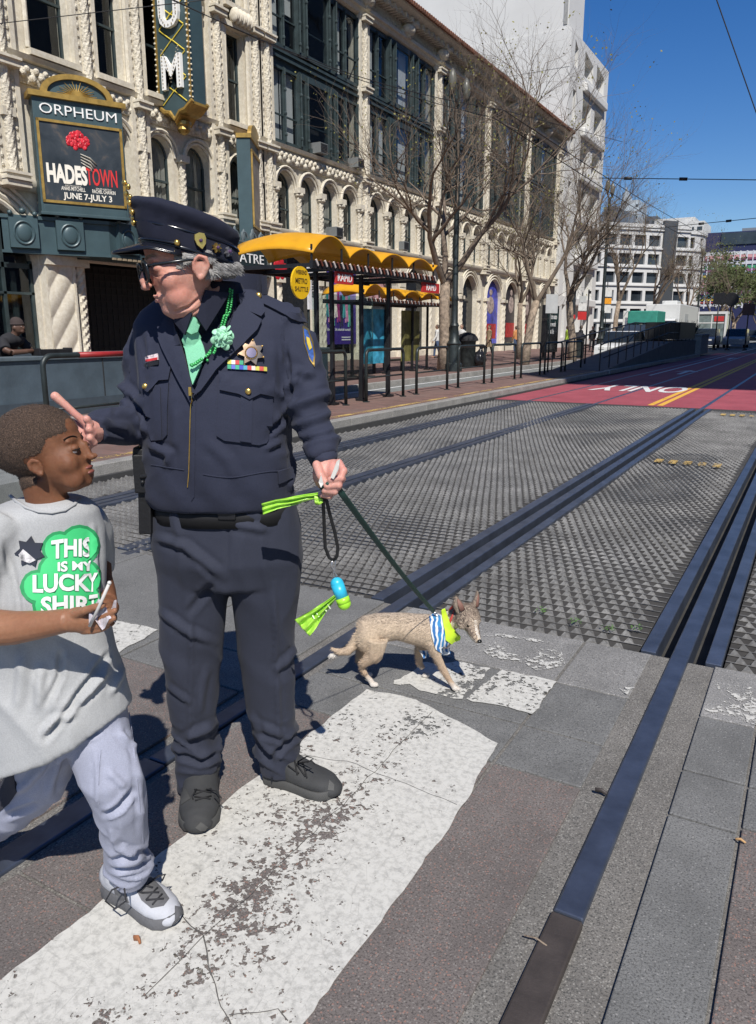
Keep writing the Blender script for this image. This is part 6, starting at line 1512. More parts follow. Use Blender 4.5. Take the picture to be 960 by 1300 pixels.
b = MB(); b.tube(chain([(422, 711, 2.015), (421, 718, 2.015), (424, 724, 2.015), (428, 731, 2.015), (426, 735, 2.015), (423, 731, 2.015), (425, 722, 2.015), (426, 712, 2.015), (423, 710, 2.015)]), .0018, 6); LN.part(b, 'carabiner', M_silver, smooth=True)
M_cb = mat('capsule_blue', (.03, .42, .62), .35, 0, .04); M_cg = mat('capsule_lime', (.35, .72, .04), .35, 0, .04)
top, bot = at(428, 741, 2.015), at(437, 766, 2.005); ax = (bot-top)
b = MB(); b.ell(top, .0185, n=20, k=14); b.tube([top, top+ax*.75], .0185, 20); LN.part(b, 'capsule_top', M_cb, smooth=True)
b = MB(); b.tube([top+ax*.7, bot], .0192, 20); b.ell(bot, .0192, n=20, k=14); LN.part(b, 'capsule_base', M_cg, smooth=True)
def bagmat():
    m, nt, p = newmat('bag_film'); co = coords(nt); n = noi(nt, co, 18, 4); nt.links.new(ramp(nt, n, [(.3, (.22, .5, .03)), (.7, (.4, .72, .08))]), p.inputs[0]); p.inputs['Roughness'].default_value = .28
    p.inputs['Transmission Weight'].default_value = 0; p.inputs['Subsurface Weight'].default_value = .0; bump(nt, p, noi(nt, co, 70, 4, .6, .8), .5, .004); return m
M_bag = bagmat()
BG = held('waste_bag', 'crumpled green plastic bag trailing from the slot of the blue capsule', 'plastic bag', at(405, 785, 2.0))
b = MB()
def bagf(poly_a, poly_b, Y, amp, seed):
    def fn(u, v):
        i = u*(len(poly_a)-1); k = min(int(i), len(poly_a)-2); t_ = i-k; a_ = V(poly_a[k]).lerp(V(poly_a[k+1]), t_) if len(poly_a[0]) == 2 else None; c_ = V(poly_b[k]).lerp(V(poly_b[k+1]), t_)
        q = a_.lerp(c_, v); return at(q.x, q.y, Y+amp*noise.noise(V((u*4+seed, v*6, 0)))+amp*.7*sin(v*14+u*3))
    return fn
b.grid(bagf([(429, 753), (412, 765), (395, 775), (384, 781), (374, 787)], [(429, 758), (420, 768), (410, 782), (402, 796), (393, 808)], 2.005, .010, 1), 26, 18)
o = BG.part(b, 'bag', M_bag, smooth=True); q = o.modifiers.new('s', 'SOLIDIFY'); q.thickness = .0015
BG.bvh = BVHTree.FromPolygons([v.co.copy() for v in o.data.vertices], [tuple(p.vertices) for p in o.data.polygons])
mb = MB(); [BG.dtext(mb, '|', 399+q*5, 786-q*3.2, 1.4, 6, .003, rot=-.55, bold=.03) for q in range(5)]; mb.build('bag_print', mat('print_pale', (.75, .85, .6), .5), BG.root)
BG2 = held('waste_bag', 'twisted green plastic bag strip held sideways in the fist of the officer', 'plastic bag', at(370, 638, 1.93))
b = MB(); b.grid(bagf([(404, 626), (388, 628), (370, 631), (350, 634), (332, 639)], [(404, 633), (390, 636), (372, 641), (352, 646), (334, 653)], 1.925, .008, 5), 24, 12); b.grid(bagf([(398, 628), (405, 631), (410, 634)], [(400, 640), (406, 641), (410, 638)], 1.92, .006, 9), 8, 6)
o = BG2.part(b, 'bag', M_bag, smooth=True); q = o.modifiers.new('s', 'SOLIDIFY'); q.thickness = .0015
# ================================================================ street clutter
_T = (sin(YAW), cos(YAW))
def fwd(X, Y, z): c = -X*sin(YAW)+Y*cos(YAW); return c*cos(PITCH)-(z-CH)*sin(PITCH)
def col_y(u, X, z=0.6):      # y on the line x=X seen in photo column u
    lo, hi = 0.5, 900
    for _ in range(50):
        m_ = (lo+hi)/2; cx = X*cos(YAW)+m_*sin(YAW); f_ = fwd(X, m_, z); uu = 480+962*cx/f_ if f_ > .01 else -9999
        if uu < u: lo = m_
        else: hi = m_
    return (lo+hi)/2
def col_x(u, Y, z=2.0):      # x on the line y=Y seen in photo column u
    lo, hi = -900, 900
    for _ in range(50):
        m_ = (lo+hi)/2; cx = m_*cos(YAW)+Y*sin(YAW); f_ = fwd(m_, Y, z)
        if f_ <= .01: hi = m_; continue
        if 480+962*cx/f_ < u: lo = m_
        else: hi = m_
    return (lo+hi)/2
def hgt(u, v, X, Y):         # height above ground of pixel row v over the ground spot
    c = -X*sin(YAW)+Y*cos(YAW); k = -(v-640)/962.0; return CH+c*(k*cos(PITCH)-sin(PITCH))/(k*sin(PITCH)+cos(PITCH))
def TP(base):
    def part(mb, name, mats, parent, **k):
        mb.v = [(a-base[0], b-base[1], c-base[2]) for a, b, c in mb.v]; return mb.build(name, mats, parent, **k)
    return part
M_steel = mat('painted_dark_green', (.028, .036, .036), .45, .3, .3, 8, .2, 60); M_bsteel = mat('black_steel', (.02, .02, .022), .45, .3, .3)
M_canopy = mat('canopy_yellow', (.62, .30, .01), .35, 0, .12, 3); M_clear = glassmat('shelter_glass', (.75, .8, .78), .3)
# hoops along the platform
hl = [('leftmost steel hoop rail on the platform edge, in front of the slate wall', 60, 178, True), ('steel hoop rail between the officer and the shelter', 398, 439, False), ('steel hoop rail under the shelter canopy', 465, 512, False), ('steel hoop rail just right of the shelter posts', 529, 568, False), ('steel hoop rail beside the round trash bin', 582, 615, False), ('steel hoop rail in front of the person in the tan coat', 625, 654, False), ('steel hoop rail left of the black advert board', 662, 686, False), ('steel hoop rail right of the thin sign pole', 692, 713, False), ('steel hoop rail nearest the dark ramp', 718, 738, False)]
for lab, u0, u1, red in hl:
    X = -7.6; y0, y1 = col_y(u0, X), col_y(u1, X); b_ = (X, (y0+y1)/2, .15); P = TP(b_)
    t = thing('hoop_rail', b_, lab, 'hoop rail', 'hoop rails along the platform'); b = MB(); H_ = 1.0 if not red else 1.08; r_ = .12
    pts = [(X, y0, .15), (X, y0, .15+H_-r_)]+[(X, y0+r_-r_*cos(a*pi/12), .15+H_-r_+r_*sin(a*pi/12)) for a in range(1, 7)]+[(X, y1-r_+r_*sin(a*pi/12), .15+H_-r_+r_*cos(a*pi/12)) for a in range(0, 7)]+[(X, y1, .15)]
    b.tube(pts, .032, 10); P(b, 'hoop', M_steel, t, smooth=True)
    b = MB(); b.tube([(X, y0, .62), (X, y1, .62)], .018, 8); P(b, 'crossbar', M_steel, t, smooth=True)
    b = MB(); 
    for y in (y0, y1): b.lathe([(.07, .15), (.07, .165), (.04, .17)], (X, y, 0), 12)
    P(b, 'foot_plate', M_steel, t)
    if red: b = MB(); b.tube([(X, y1-.9, .15+H_), (X, y1-.15, .15+H_)], .034, 10); P(b, 'red_tape', mat('red_tape', (.3, .02, .02), .5), t, smooth=True)
# shelters with wavy yellow roofs
def shelter(X, ys, y0, y1, zc, label, depth, xfront, scale=1.0, signs=True, n=4.2):
    b_ = (X, (y0+y1)/2, .15); P = TP(b_); t = thing('transit_shelter', b_, label, 'shelter', 'yellow roofed transit shelters')
    for y in ys:
        p_ = MB(); p_.box(X-.035, X+.035, y-.035, y+.035, .15, zc-.05); p_.box(X-.09, X+.09, y-.09, y+.09, .15, .2); p_.box(X-.03, X+.07, y-.07, y-.05, .2, .7); P(p_, 'post', M_bsteel, t, bevel=.006)
    c = MB(); L_ = y1-y0
    def wv(v): return .26*abs(sin(pi*n*v))**.8*(1.15 if v < 1/n else .75)
    NV = 84
    c.grid(lambda u, v: (xfront-depth*u, y0+L_*v, zc+.1+wv(v)+.10*sin(pi*u)), 8, NV)
    o = P(c, 'canopy', M_canopy, t, smooth=True); q = o.modifiers.new('s', 'SOLIDIFY'); q.thickness = .025
    f = MB(); f.box(xfront-.08, xfront-.02, y0, y1, zc-.12, zc+.0); f.box(xfront-depth+.02, xfront-depth+.08, y0, y1, zc-.12, zc)
    for k in range(int(L_/.9)+1): f.box(xfront-depth+.08, xfront-.08, y0+k*.9, y0+k*.9+.05, zc-.1, zc-.04); f.tube([(xfront-.05, y0+k*.9+.02, zc), (xfront-.05, y0+k*.9+.02, zc+.25)], .02, 6)
    P(f, 'roof_frame', M_bsteel, t)
    s_ = MB(); k = 0; y = y0+.1
    while y < y1-.1: s_.obox((xfront-.0, y, zc-.03), (.02, .035, .11), (R(35), 0, 0), k % 2); y += .13; k += 1
    P(s_, 'stripe_trim', [mat('trim_white', (.6, .52, .48), .5), mat('trim_orange', (.16, .05, .03), .5)], t)
    return t, P
t, P = shelter(-7.85, [11.55, 12.05, 13.1, 14.2], col_y(353, -7.9, 2.85), col_y(553, -7.25, 2.7), 2.62, 'wavy yellow roofed shelter on the brick boarding platform', 1.75, -7.2)
M_rsign = mat('sign_red', (.45, .03, .03), .5, 0, .05)
for i, (y, wd_) in enumerate(((11.3, .55), (14.6, .8))):
    b = MB(); b.box(-7.3, -7.26, y, y+wd_, 2.30, 2.5); o = P(b, 'route_sign', M_rsign, t); b = MB(); text(b, 'RAPID', (-7.258, y+wd_/2, 2.345), UY, UZ, .12, width=.46, offset=.01, extrude=.003); b.v = [(a-b__, c-d__, e-f__) for (a, c, e), (b__, d__, f__) in zip(b.v, [tuple(t.location)]*len(b.v))]; b.build('sign_lettering', M_white, o)
b = MB(); y = col_y(382, -7.2, 2.25)
b.tube([(-7.22, y, 2.25), (-7.19, y, 2.25)], .25, 28); rs = P(b, 'round_sign', mat('sign_yellow', (.75, .45, .01), .45, 0, .05), t)
b = MB(); text(b, 'METRO', (-7.188, y, 2.24), UY, UZ, .08, width=.32, offset=.01, extrude=.003); text(b, 'SHUTTLE', (-7.188, y, 2.12), UY, UZ, .07, width=.36, offset=.01, extrude=.003); text(b, 'WEEKEND', (-7.188, y, 2.38), UY, UZ, .06, width=.3, offset=.01, extrude=.003)
b.v = [(a-t.location.x, c-t.location.y, e-t.location.z) for a, c, e in b.v]; b.build('sign_lettering', mat('sign_brown', (.12, .07, .01), .6), rs)
b = MB(); b.box(-8.25, -8.22, 12.0, 14.2, .6, 2.2); P(b, 'glass_screen', M_clear, t)
b = MB(); b.box(-8.35, -8.05, 12.2, 14.0, .55, .6); 
for y in (12.4, 13.8): b.box(-8.25, -8.15, y, y+.06, .15, .55)
P(b, 'bench', M_bsteel, t)
ya = col_y(452, -12.1, 1.5); yb = col_y(552, -12.1, 1.5)
t2, P2 = shelter(-12.3, [ya+.1, (ya*.6+yb*.4), (ya*.25+yb*.75), yb-.2], ya-.3, yb+.4, 2.45, 'smaller wavy yellow roofed shelter on the sidewalk behind the platform', 1.5, -11.6, n=5)
b = MB(); b.box(-12.5, -12.35, col_y(466, -12.35, 1.4), col_y(489, -12.35, 1.4), .5, 2.2); pn = P2(b, 'advert_panel', mat('panel_teal', (.05, .3, .45), .35, 0, .7, 3), t2)
b = MB(); b.box(-12.5, -12.35, (ya+yb)/2+.9, (ya+yb)/2+2.0, .5, 2.2); P2(b, 'advert_panel', mat('panel_olive', (.16, .15, .05), .4, 0, .5, 3), t2)
b = MB(); b.box(-12.8, -12.5, ya+1.5, yb-1, .52, .58); b.box(-12.7, -12.6, ya+2, ya+2.06, .15, .52); b.box(-12.7, -12.6, yb-1.5, yb-1.44, .15, .52); P2(b, 'bench', M_bsteel, t2)
# vertical banner and big purple poster on the facade
def facade_poster(u0, u1, v0, v1, X, name, label, m, det=None, thick=.06, cat='poster'):
    y0, y1 = col_y(u0, X, 2.5), col_y(u1, X, 2.5); zt = hgt((u0+u1)/2, v0, X, (y0+y1)/2); zb = hgt((u0+u1)/2, v1, X, (y0+y1)/2)
    b_ = (X-thick, (y0+y1)/2, zb); P = TP(b_); t = thing(name, b_, label, cat); b = MB(); b.box(X-thick, X, y0, y1, zb, zt); P(b, 'panel', m, t)
    return t, P, y0, y1, zb, zt
mp, nt_, p_ = newmat('purple_poster'); co = coords(nt_); sp = nt_.nodes.new('ShaderNodeSeparateXYZ'); nt_.links.new(co, sp.inputs[0])
c_ = ramp(nt_, math2(nt_, 'MULTIPLY', sp.outputs[2], .28), [(.0, (.05, .025, .22)), (.45, (.06, .03, .26)), (.62, (.35, .3, .6)), (.75, (.10, .05, .35)), (1, (.04, .02, .2))]); nt_.links.new(c_, p_.inputs[0]); p_.inputs['Roughness'].default_value = .45
t, P, y0, y1, zb, zt = facade_poster(408, 452, 345, 437, -19.9, 'theatre_poster', 'tall purple poster with group of performers on the theatre wall', mp)
rn = random.Random(6); pc = [(.05, .3, .3), (.6, .25, .4), (.1, .4, .3), (.7, .6, .55), (.3, .03, .15), (.02, .02, .04)]
for k in range(9):
    yy = y0+(y1-y0)*(.15+.08*k); zz = zb+(zt-zb)*(.62-.06*(k % 3)); b = MB()
    b.ell((-19.89, yy, zz), (.012, .16, .42), n=8, k=6); b.ell((-19.885, yy, zz+.5), (.012, .09, .11), n=8, k=6); b.tube([(-19.89, yy-.04, zz-.3), (-19.89, yy-.1, zz-.85)], .05, 5); b.tube([(-19.89, yy+.05, zz-.3), (-19.89, yy+.1, zz-.8)], .05, 5)
    P(b, 'figure_print', mat('fig%d' % (k % 6), pc[k % 6], .6), t)
b = MB(); text(b, 'the new hit musical comedy', (-19.895, (y0+y1)/2, zb+(zt-zb)*.19), UY, UZ, .13, width=(y1-y0)*.7, offset=.01, extrude=.004); [b.box(-19.9, -19.892, y0+(y1-y0)*.56, y0+(y1-y0)*(.9-.02*q), zb+(zt-zb)*(.09-.035*q), zb+(zt-zb)*(.105-.035*q)) for q in range(2)]; P(b, 'lettering', M_white, t)
t, P, y0, y1, zb, zt = facade_poster(392, 405.5, 338, 393, -16.0, 'vertical_banner', 'white vertical banner reading Center left of the purple poster', mat('banner_white', (.7, .7, .7), .5, 0, .03), cat='banner')
for q, yy in enumerate((.3, .68)):
    b = MB(); text(b, 'Center', (-15.99, y0+(y1-y0)*yy, zb+(zt-zb)*.55), (0, 0, -1), UY, (y1-y0)*.30, width=(zt-zb)*.62, offset=.012, extrude=.004); P(b, 'lettering', mat('letters_black', (.02, .02, .02), .5), t)
b = MB(); b.tube([(-16.08, y0+.1, .15), (-16.08, y0+.1, zt+.1)], .05, 8); P(b, 'pole', M_steel, t)
t, P, y0, y1, zb, zt = facade_poster(470, 489, 349, 385, -13.5, 'street_banner', 'pink and white banner hanging above the sidewalk shelter', mat('banner_pink', (.6, .35, .36), .5, 0, .4, 2), cat='banner'); b = MB(); b.tube([(-13.58, y1+.08, .15), (-13.58, y1+.08, zt)], .05, 8); P(b, 'pole', M_steel, t)
t, P, y0, y1, zb, zt = facade_poster(348, 366, 325, 352, -17.5, 'show_board', 'black and red show board behind the cap of the officer', mat('board_blk', (.015, .015, .017), .4), cat='board')
b = MB()
for k in range(14): b.ell((-17.49, (y0+y1)/2+.35*sin(k*2.4)*sqrt(k/14), zt-.45+.35*cos(k*2.4)*sqrt(k/14)), (.02, .14, .12), n=7, k=5)
P(b, 'flower_print', mat('flower_red2', (.5, .02, .03), .5), t); b = MB(); b.box(-17.56, -17.5, y0+.1, y0+.2, .15, zb); P(b, 'leg', M_steel, t)
# shop window posters between the arches
for i, (u0, u1, v0, v1, m_, lab, tx) in enumerate(((611, 633, 357, 436, mat('pa', (.06, .07, .4), .4, 0, .8, 1.2), 'blue and red show poster in an arched shop window', 'FLYING'), (640, 656, 358, 434, mat('pb', (.03, .025, .03), .4, 0, .6, 2), 'dark brown show poster in an arched shop window', 'BLACK'), (663, 674, 366, 432, mat('pc', (.04, .02, .02), .4, 0, .8, 2), 'black and red narrow show poster in an arched shop window', 'SHOW'))):
    t, P, y0, y1, zb, zt = facade_poster(u0, u1, v0, v1, -20.18, 'window_poster', lab, m_, thick=.05)
    b = MB(); hh = (zt-zb)
    for k, wd_ in enumerate(('', '', '')): pass
    b.box(-20.18, -20.165, y0+.15*(y1-y0), y1-.15*(y1-y0), zb+hh*.08, zb+hh*.32); P(b, 'red_block', mat('pred', (.35, .02, .02), .5, 0, .5, 6), t)
    b = MB(); b.ell((-20.17, (y0+y1)/2, zb+hh*.62), (.02, (y1-y0)*.2, hh*.14)); b.ell((-20.17, (y0+y1)/2, zb+hh*.82), (.02, (y1-y0)*.09, hh*.05)); P(b, 'figure_print', mat('pfig', (.35, .28, .25), .6, 0, .6, 5), t)
# ---------------------------------------------------------------- subway wall with leaning man
M_slate = mat('slate_wall', (.062, .085, .105), .55, 0, .25, 2.5, .35, 18)
wb = (-10.75, 9.0, .15); P = TP(wb); t = thing('subway_wall', wb, 'low slate blue wall round the subway stair beside the roadway', 'wall')
b = MB(); b.box(-11.0, -10.62, -2, 16.1, .15, 1.06); P(b, 'wall_panel', M_slate, t, bevel=.01)
b = MB(); b.box(-14.4, -14.1, -2, 16.1, .15, 1.06); b.box(-14.1, -11.0, 15.8, 16.1, .15, 1.06); P(b, 'wall_panel', M_slate, t, bevel=.01)
b = MB(); b.box(-11.04, -10.58, -2, 16.14, 1.06, 1.12); P(b, 'coping', mat('coping', (.09, .115, .13), .5, 0, .2, 5), t, bevel=.01)
b = MB(); b.box(-10.62, -10.60, -2, 16.1, .15, .42); P(b, 'plinth', mat('plinth', (.045, .06, .075), .6), t)
b = MB()
for y in (4.1, 6.6, 9.1, 11.6, 14.1): b.box(-10.62, -10.608, y, y+.015, .42, 1.06)
P(b, 'panel_joint', M_dark, t)
t = thing('handrail_box', (-10.95, col_y(64, -10.95, 1.2), 1.12), 'long low black box lying on the slate wall beside the leaning man', 'box'); b = MB(); y0, y1 = col_y(47, -10.95, 1.2)-t.location.y, col_y(85, -10.95, 1.2)-t.location.y; b.box(-.1, .1, y0, y1, 0, .1); b.box(-.11, .11, y0-.03, y0, -.0, .12); b.box(-.11, .11, y1, y1+.03, 0, .12); b.build('box', M_bsteel, t, bevel=.01)
# distant and leaning people
M_sk = [mat('skin_a', (.42, .25, .18), .6), mat('skin_b', (.09, .045, .028), .55), mat('skin_c', (.3, .17, .11), .6)]
def minip(x, y, z, label, top, bot, skin, hairc, face=0.0, h=1.72, pose='stand', coat=False, hat=None, group=None):
    """small standing figure; local frame: y is where the person faces"""
    k = h/1.75; t = thing('person', (x, y, z), label, 'person', group, rz=face)
    def fig(g, torso=True, legs=True, arms=True, head=True, low=0, sleeve=1.0):
        b = MB(); st = .12 if pose == 'walk' else 0.0
        if legs:
            for s_ in (-1, 1):
                f_ = st*s_; L = [(s_*.09*k, 0, .90*k), (s_*.095*k, f_*.8+.02, .48*k), (s_*.1*k, f_*1.2-(.05 if pose == 'walk' and s_ < 0 else 0), .09*k)]
                b.tube(L, [(.085+g)*k, (.06+g)*k, (.045+g)*k], 10); 
                if low == 0: b.tube([(s_*.1*k, f_*1.2-.06, .045), (s_*.1*k, f_*1.2+.15, .03)], [.045, .035], 8)
        if torso: b.stack([(0, 0, .84*k, (.15+g)*k, (.11+g)*k), (0, 0, 1.0*k, (.155+g)*k, (.115+g)*k), (0, 0, 1.2*k, (.165+g)*k, (.12+g)*k), (0, 0, 1.36*k, (.19+g)*k, (.115+g)*k), (0, 0, 1.45*k, (.14+g)*k, (.085+g)*k), (0, 0, 1.49*k, (.06+g)*k, (.055+g)*k)], 16)
        if coat and torso and g > 0: b.stack([(0, 0, .5*k, .2*k, .16*k), (0, 0, .9*k, .17*k, .13*k)], 16)
        if arms:
            for s_ in (-1, 1):
                L = [(s_*.19*k, 0, 1.40*k), (s_*.235*k, -.02-st*s_*.6, 1.12*k), (s_*.22*k, .10-st*s_*.8, .88*k)]
                b.tube(L, [(.052+g)*k, (.042+g)*k, (.034+g)*k], 8)
                if sleeve > 1: b.ell((s_*.215*k, .12-st*s_*.9, .82*k), (.032, .035, .055))
        if head: b.tube([(0, 0, 1.42*k), (0, .01, 1.56*k)], .05*k, 8); b.ell((0, .01, 1.63*k), (.075*k, .092*k, .108*k)); b.ell((0, .1*k, 1.615*k), (.012, .014, .02)); b.ell((0, .075*k, 1.57*k), (.035, .03, .03))
        return b
    put(remesh(fig(0, sleeve=2), .014, 2), 'body', skin, t); put(remesh(fig(.014, legs=False, head=False), .016, 2), 'top', top, t)
    put(remesh(fig(.012, torso=False, arms=False, head=False, low=1), .016, 2), 'trousers', bot, t)
    b = MB(); b.ell((0, -.012, 1.66*k), (.083*k, .094*k, .092*k)); b.ell((0, -.04, 1.62*k), (.078*k, .07*k, .09*k)); b.build('hair' if not hat else 'hat', hat or hairc, t, smooth=True)
    b = MB()
    for s_ in (-1, 1): b.tube([(s_*.1*k, -.06, .03), (s_*.1*k, .15, .025)], [.05, .042], 8)
    b.build('shoes', M_blk, t, smooth=True)
    return t
M_bk = mat('cloth_black', (.015, .015, .018), .85); M_tan = mat('cloth_tan', (.3, .22, .13), .85); M_wh = mat('cloth_white', (.55, .55, .53), .85); M_jean = mat('cloth_jean', (.05, .08, .15), .85); M_org = mat('cloth_orange', (.45, .2, .07), .85); M_hy = mat('cloth_hiviz', (.35, .5, .05), .8)
def pp(u, X, z=.15): return (X, col_y(u, X, 1.0), z)
for u, X, lab, a_, b_, sk, fc, kw in ((621, -16.5, 'person in a tan coat walking on the brick sidewalk', M_tan, M_bk, 0, 2.6, dict(coat=True, pose='walk')), (655, -17.2, 'person in orange top standing by the shop windows', M_org, M_jean, 2, 1.2, {}), (586, -15.5, 'person behind the round trash bin, in white', M_wh, M_bk, 0, 3.0, {}),
                                (555, -17.5, 'person in pale top near the sidewalk shelter', M_wh, M_jean, 2, 2.0, dict(pose='walk')), (528, -16.8, 'person in black under the sidewalk shelter', M_bk, M_bk, 0, 1.0, {}), (720, -13.5, 'person in bright yellow green vest by the tree trunk', M_hy, M_bk, 1, 2.0, {}),
                                (737, -12.6, 'person in dark clothes waiting by the ramp', M_bk, M_jean, 1, 1.4, {}), (752, -13.5, 'person in black jacket walking far down the sidewalk', M_bk, M_bk, 0, 3.1, dict(pose='walk')), (916, -10.8, 'person in dark clothes far off beside the glass kiosk', M_bk, M_bk, 0, 3.1, {})):
    x, y, z = pp(u, X); minip(x, y, z, lab, a_, b_, M_sk[sk], M_furd, face=fc, **kw)
# leaning man on the wall
LM = (-11.25, col_y(22, -11.2, 1.3), .15); LMy = LM[1]; t = thing('person', LM, 'man in black shirt and dark beanie leaning on the slate wall on folded arms', 'person', rz=-pi/2+.35)
b = MB()
for s_ in (-1, 1): b.tube([(s_*.1, -.35, .9), (s_*.11, -.28, .48), (s_*.11, -.3, .08)], [.09, .065, .05], 10); b.tube([(s_*.11, -.36, .045), (s_*.11, -.15, .03)], [.045, .035], 8)
b.tube([(0, -.33, .88), (0, -.24, 1.05), (0, -.1, 1.2)], [(.12, .19), (.13, .21), (.12, .20)], 14, up=(0, 1, 0)); b.ell((0, -.05, 1.22), (.24, .13, .11))
for s_ in (-1, 1):
    b.tube([(s_*.22, -.06, 1.2), (s_*.30, .04, 1.06), (s_*.27, .1, 1.035)], [.07, .058, .05], 10); b.tube([(s_*.27, .12, 1.03), (s_*.08, .22+.03*s_, 1.04), (-s_*.05, .24+.03*s_, 1.05)], [.048, .038, .032], 10); b.ell((-s_*.09, .25+.03*s_, 1.055), (.05, .03, .025))
b.tube([(0, -.02, 1.25), (0, .05, 1.36)], .065, 10); b.ell((0, .08, 1.42), (.085, .098, .115)); b.ell((0, .18, 1.405), (.018, .02, .025)); b.ell((0, .15, 1.355), (.045, .035, .03)); b.ell((0, .155, 1.45), (.05, .02, .012))
for s_ in (-1, 1): b.ell((s_*.088, .07, 1.41), (.014, .022, .032))
put(remesh(b, .011, 2), 'body', M_sk[1], t)
b = MB(); b.tube([(0, -.33, .86), (0, -.24, 1.05), (0, -.1, 1.2)], [(.14, .21), (.15, .23), (.135, .215)], 14, up=(0, 1, 0)); b.ell((0, -.05, 1.215), (.26, .145, .125))
for s_ in (-1, 1): b.tube([(s_*.22, -.06, 1.2), (s_*.31, .03, 1.08)], [.09, .08], 12)
put(remesh(b, .012, 3, lambda co, n: .008*noise.noise(co*12)), 'shirt', M_bk, t)
b = MB(); b.stack([(0, .07, 1.455, .092, .105), (0, .07, 1.48, .093, .106), (0, .06, 1.53, .085, .095), (0, .055, 1.565, .055, .06), (0, .055, 1.58, .02, .02)], 18); b.stack([(0, .07, 1.45, .096, .109), (0, .07, 1.485, .096, .109)], 18); b.build('beanie', mat('beanie', (.04, .028, .025), .9), t, smooth=True)
b = MB()
for s_ in (-1, 1): b.ell((s_*.033, .163, 1.43), (.013, .01, .008))
b.build('eyes', mat('eye_small', (.3, .27, .25), .3), t, smooth=True)
b = MB(); 
for s_ in (-1, 1): b.tube([(s_*.1, -.36, .9), (s_*.11, -.29, .48), (s_*.11, -.31, .12)], [.105, .08, .062], 10)
b.ell((0, -.35, .9), (.2, .13, .12)); put(remesh(b, .015, 2), 'trousers', M_jean, t)
# ---------------------------------------------------------------- trees
M_bark = mat('bark', (.27, .21, .155), .9, 0, .5, 9, .8, 30, .02); M_barkd = mat('bark_branch', (.15, .115, .085), .9, 0, .4, 6, .5, 30, .02)
M_leafy = mat('leaf_yellow_green', (.17, .16, .035), .7, 0, .4, 3); M_leafg = mat('leaf_green', (.07, .09, .025), .7, 0, .5, 2)
def tree(x, y, H_, spread, seed, label, lean=(0, 0), r0=.16, trunk=2.6, leaves=300, dens=1.0, lm=None, name='plane_tree', group='bare street trees', ls=1.0):
    rnd = random.Random(seed); b_ = (x, y, .15); t = thing(name, b_, label, 'tree', group)
    tk = MB(); br = MB(); lf = MB(); tips = []
    top = V((lean[0], lean[1], trunk))
    tk.tube([(0, 0, -.05), (lean[0]*.2+.03, lean[1]*.2, trunk*.35), (lean[0]*.6-.03, lean[1]*.6+.03, trunk*.7), top], [r0*1.25, r0, r0*.92, r0*.85], 12)
    def grow(p, d, L, r, dep):
        n = 4 if dep > 1 else 3; pts = [p]; rr = [r]; q = p; dd = d.copy()
        for k in range(n):
            dd = (dd+V((rnd.uniform(-1, 1), rnd.uniform(-1, 1), rnd.uniform(-.5, .9)))*(.22 if dep > 1 else .35)).normalized(); q = q+dd*(L/n); pts.append(q); rr.append(r*(1-.62*(k+1)/n))
        (tk if dep >= 5 else br).tube(pts, rr, 8 if dep >= 4 else (5 if dep >= 3 else 3), cap=False)
        if dep <= 0: tips.append(q); return
        nb = {5: 5, 4: 5, 3: 6, 2: 6, 1: 4}.get(dep, 3); nb = max(2, int(nb*dens+.5))
        for k in range(nb):
            tt = rnd.uniform(.3, 1.0) if k else 1.0; i = min(n-1, int(tt*n)); s_ = pts[i].lerp(pts[i+1], tt*n-i)
            ax = dd.orthogonal().normalized(); ax = Matrix.Rotation(rnd.uniform(0, 2*pi), 3, dd)@ax; ang = rnd.uniform(.35, 1.0)
            nd = (Matrix.Rotation(ang, 3, ax)@dd); nd = (nd+V((0, 0, .12))).normalized(); grow(s_, nd, L*rnd.uniform(.5, .78), rr[i+1]*.75+r*.05, dep-1)
    L0 = (H_-trunk)*.56
    for k in range(3):
        a_ = 2*pi*k/3+rnd.random(); d = V((cos(a_)*spread, sin(a_)*spread, 1.0)).normalized(); grow(top-V((0, 0, .1)), d, L0*rnd.uniform(.85, 1.1), r0*.62, 4)
    for k in range(leaves):
        if not tips: break
        c = rnd.choice(tips); 
        for q in range(5):
            s_ = rnd.uniform(.018, .042)*ls; m_ = Euler((rnd.uniform(0, 6), rnd.uniform(0, 6), 0)).to_matrix(); o_ = c+V((rnd.gauss(0, .15), rnd.gauss(0, .15), rnd.gauss(0, .15)))*sqrt(ls)
            lf.add([o_+m_@V(p_) for p_ in ((-s_, 0, 0), (0, -s_*.8, 0), (s_, 0, .01), (0, s_*.8, 0))], [(0, 1, 2, 3)])
    tk.build('trunk', M_bark, t, smooth=True); br.build('crown', M_barkd, t, smooth=True)
    if leaves: lf.build('leaves', lm or M_leafy, t)
    return t
tree(-11.38, 24.6, 10.2, .6, 11, 'big bare plane tree beside the tall green lamp post', r0=.2, trunk=3.0, leaves=190)
tree(-10.64, 31.0, 8.6, .6, 23, 'bare tree leaning right in front of the arched shop posters', lean=(.2, .6), r0=.17, trunk=2.6, leaves=150)
tree(-13.2, 37.5, 8.5, .5, 31, 'slim bare tree between the leaning tree and the shops', r0=.13, trunk=2.8, leaves=70, dens=.85)
tree(-10.43, 37.4, 8.6, .65, 42, 'bare tree with curved trunk behind the black advert board', lean=(-.35, .2), r0=.19, trunk=2.8, leaves=60)
tree(-11.4, 50.0, 9.0, .5, 55, 'bare tree standing beside the ramp rail', lean=(.1, .5), r0=.16, trunk=3.2, leaves=30, dens=.85)
tree(-11.2, 62.0, 9, .5, 66, 'bare tree behind the white box truck cab', r0=.17, trunk=3, leaves=60, dens=.85)
tree(-10.9, 76.0, 9, .5, 77, 'bare tree over the roof of the white truck', r0=.17, trunk=3, leaves=60, dens=.8)
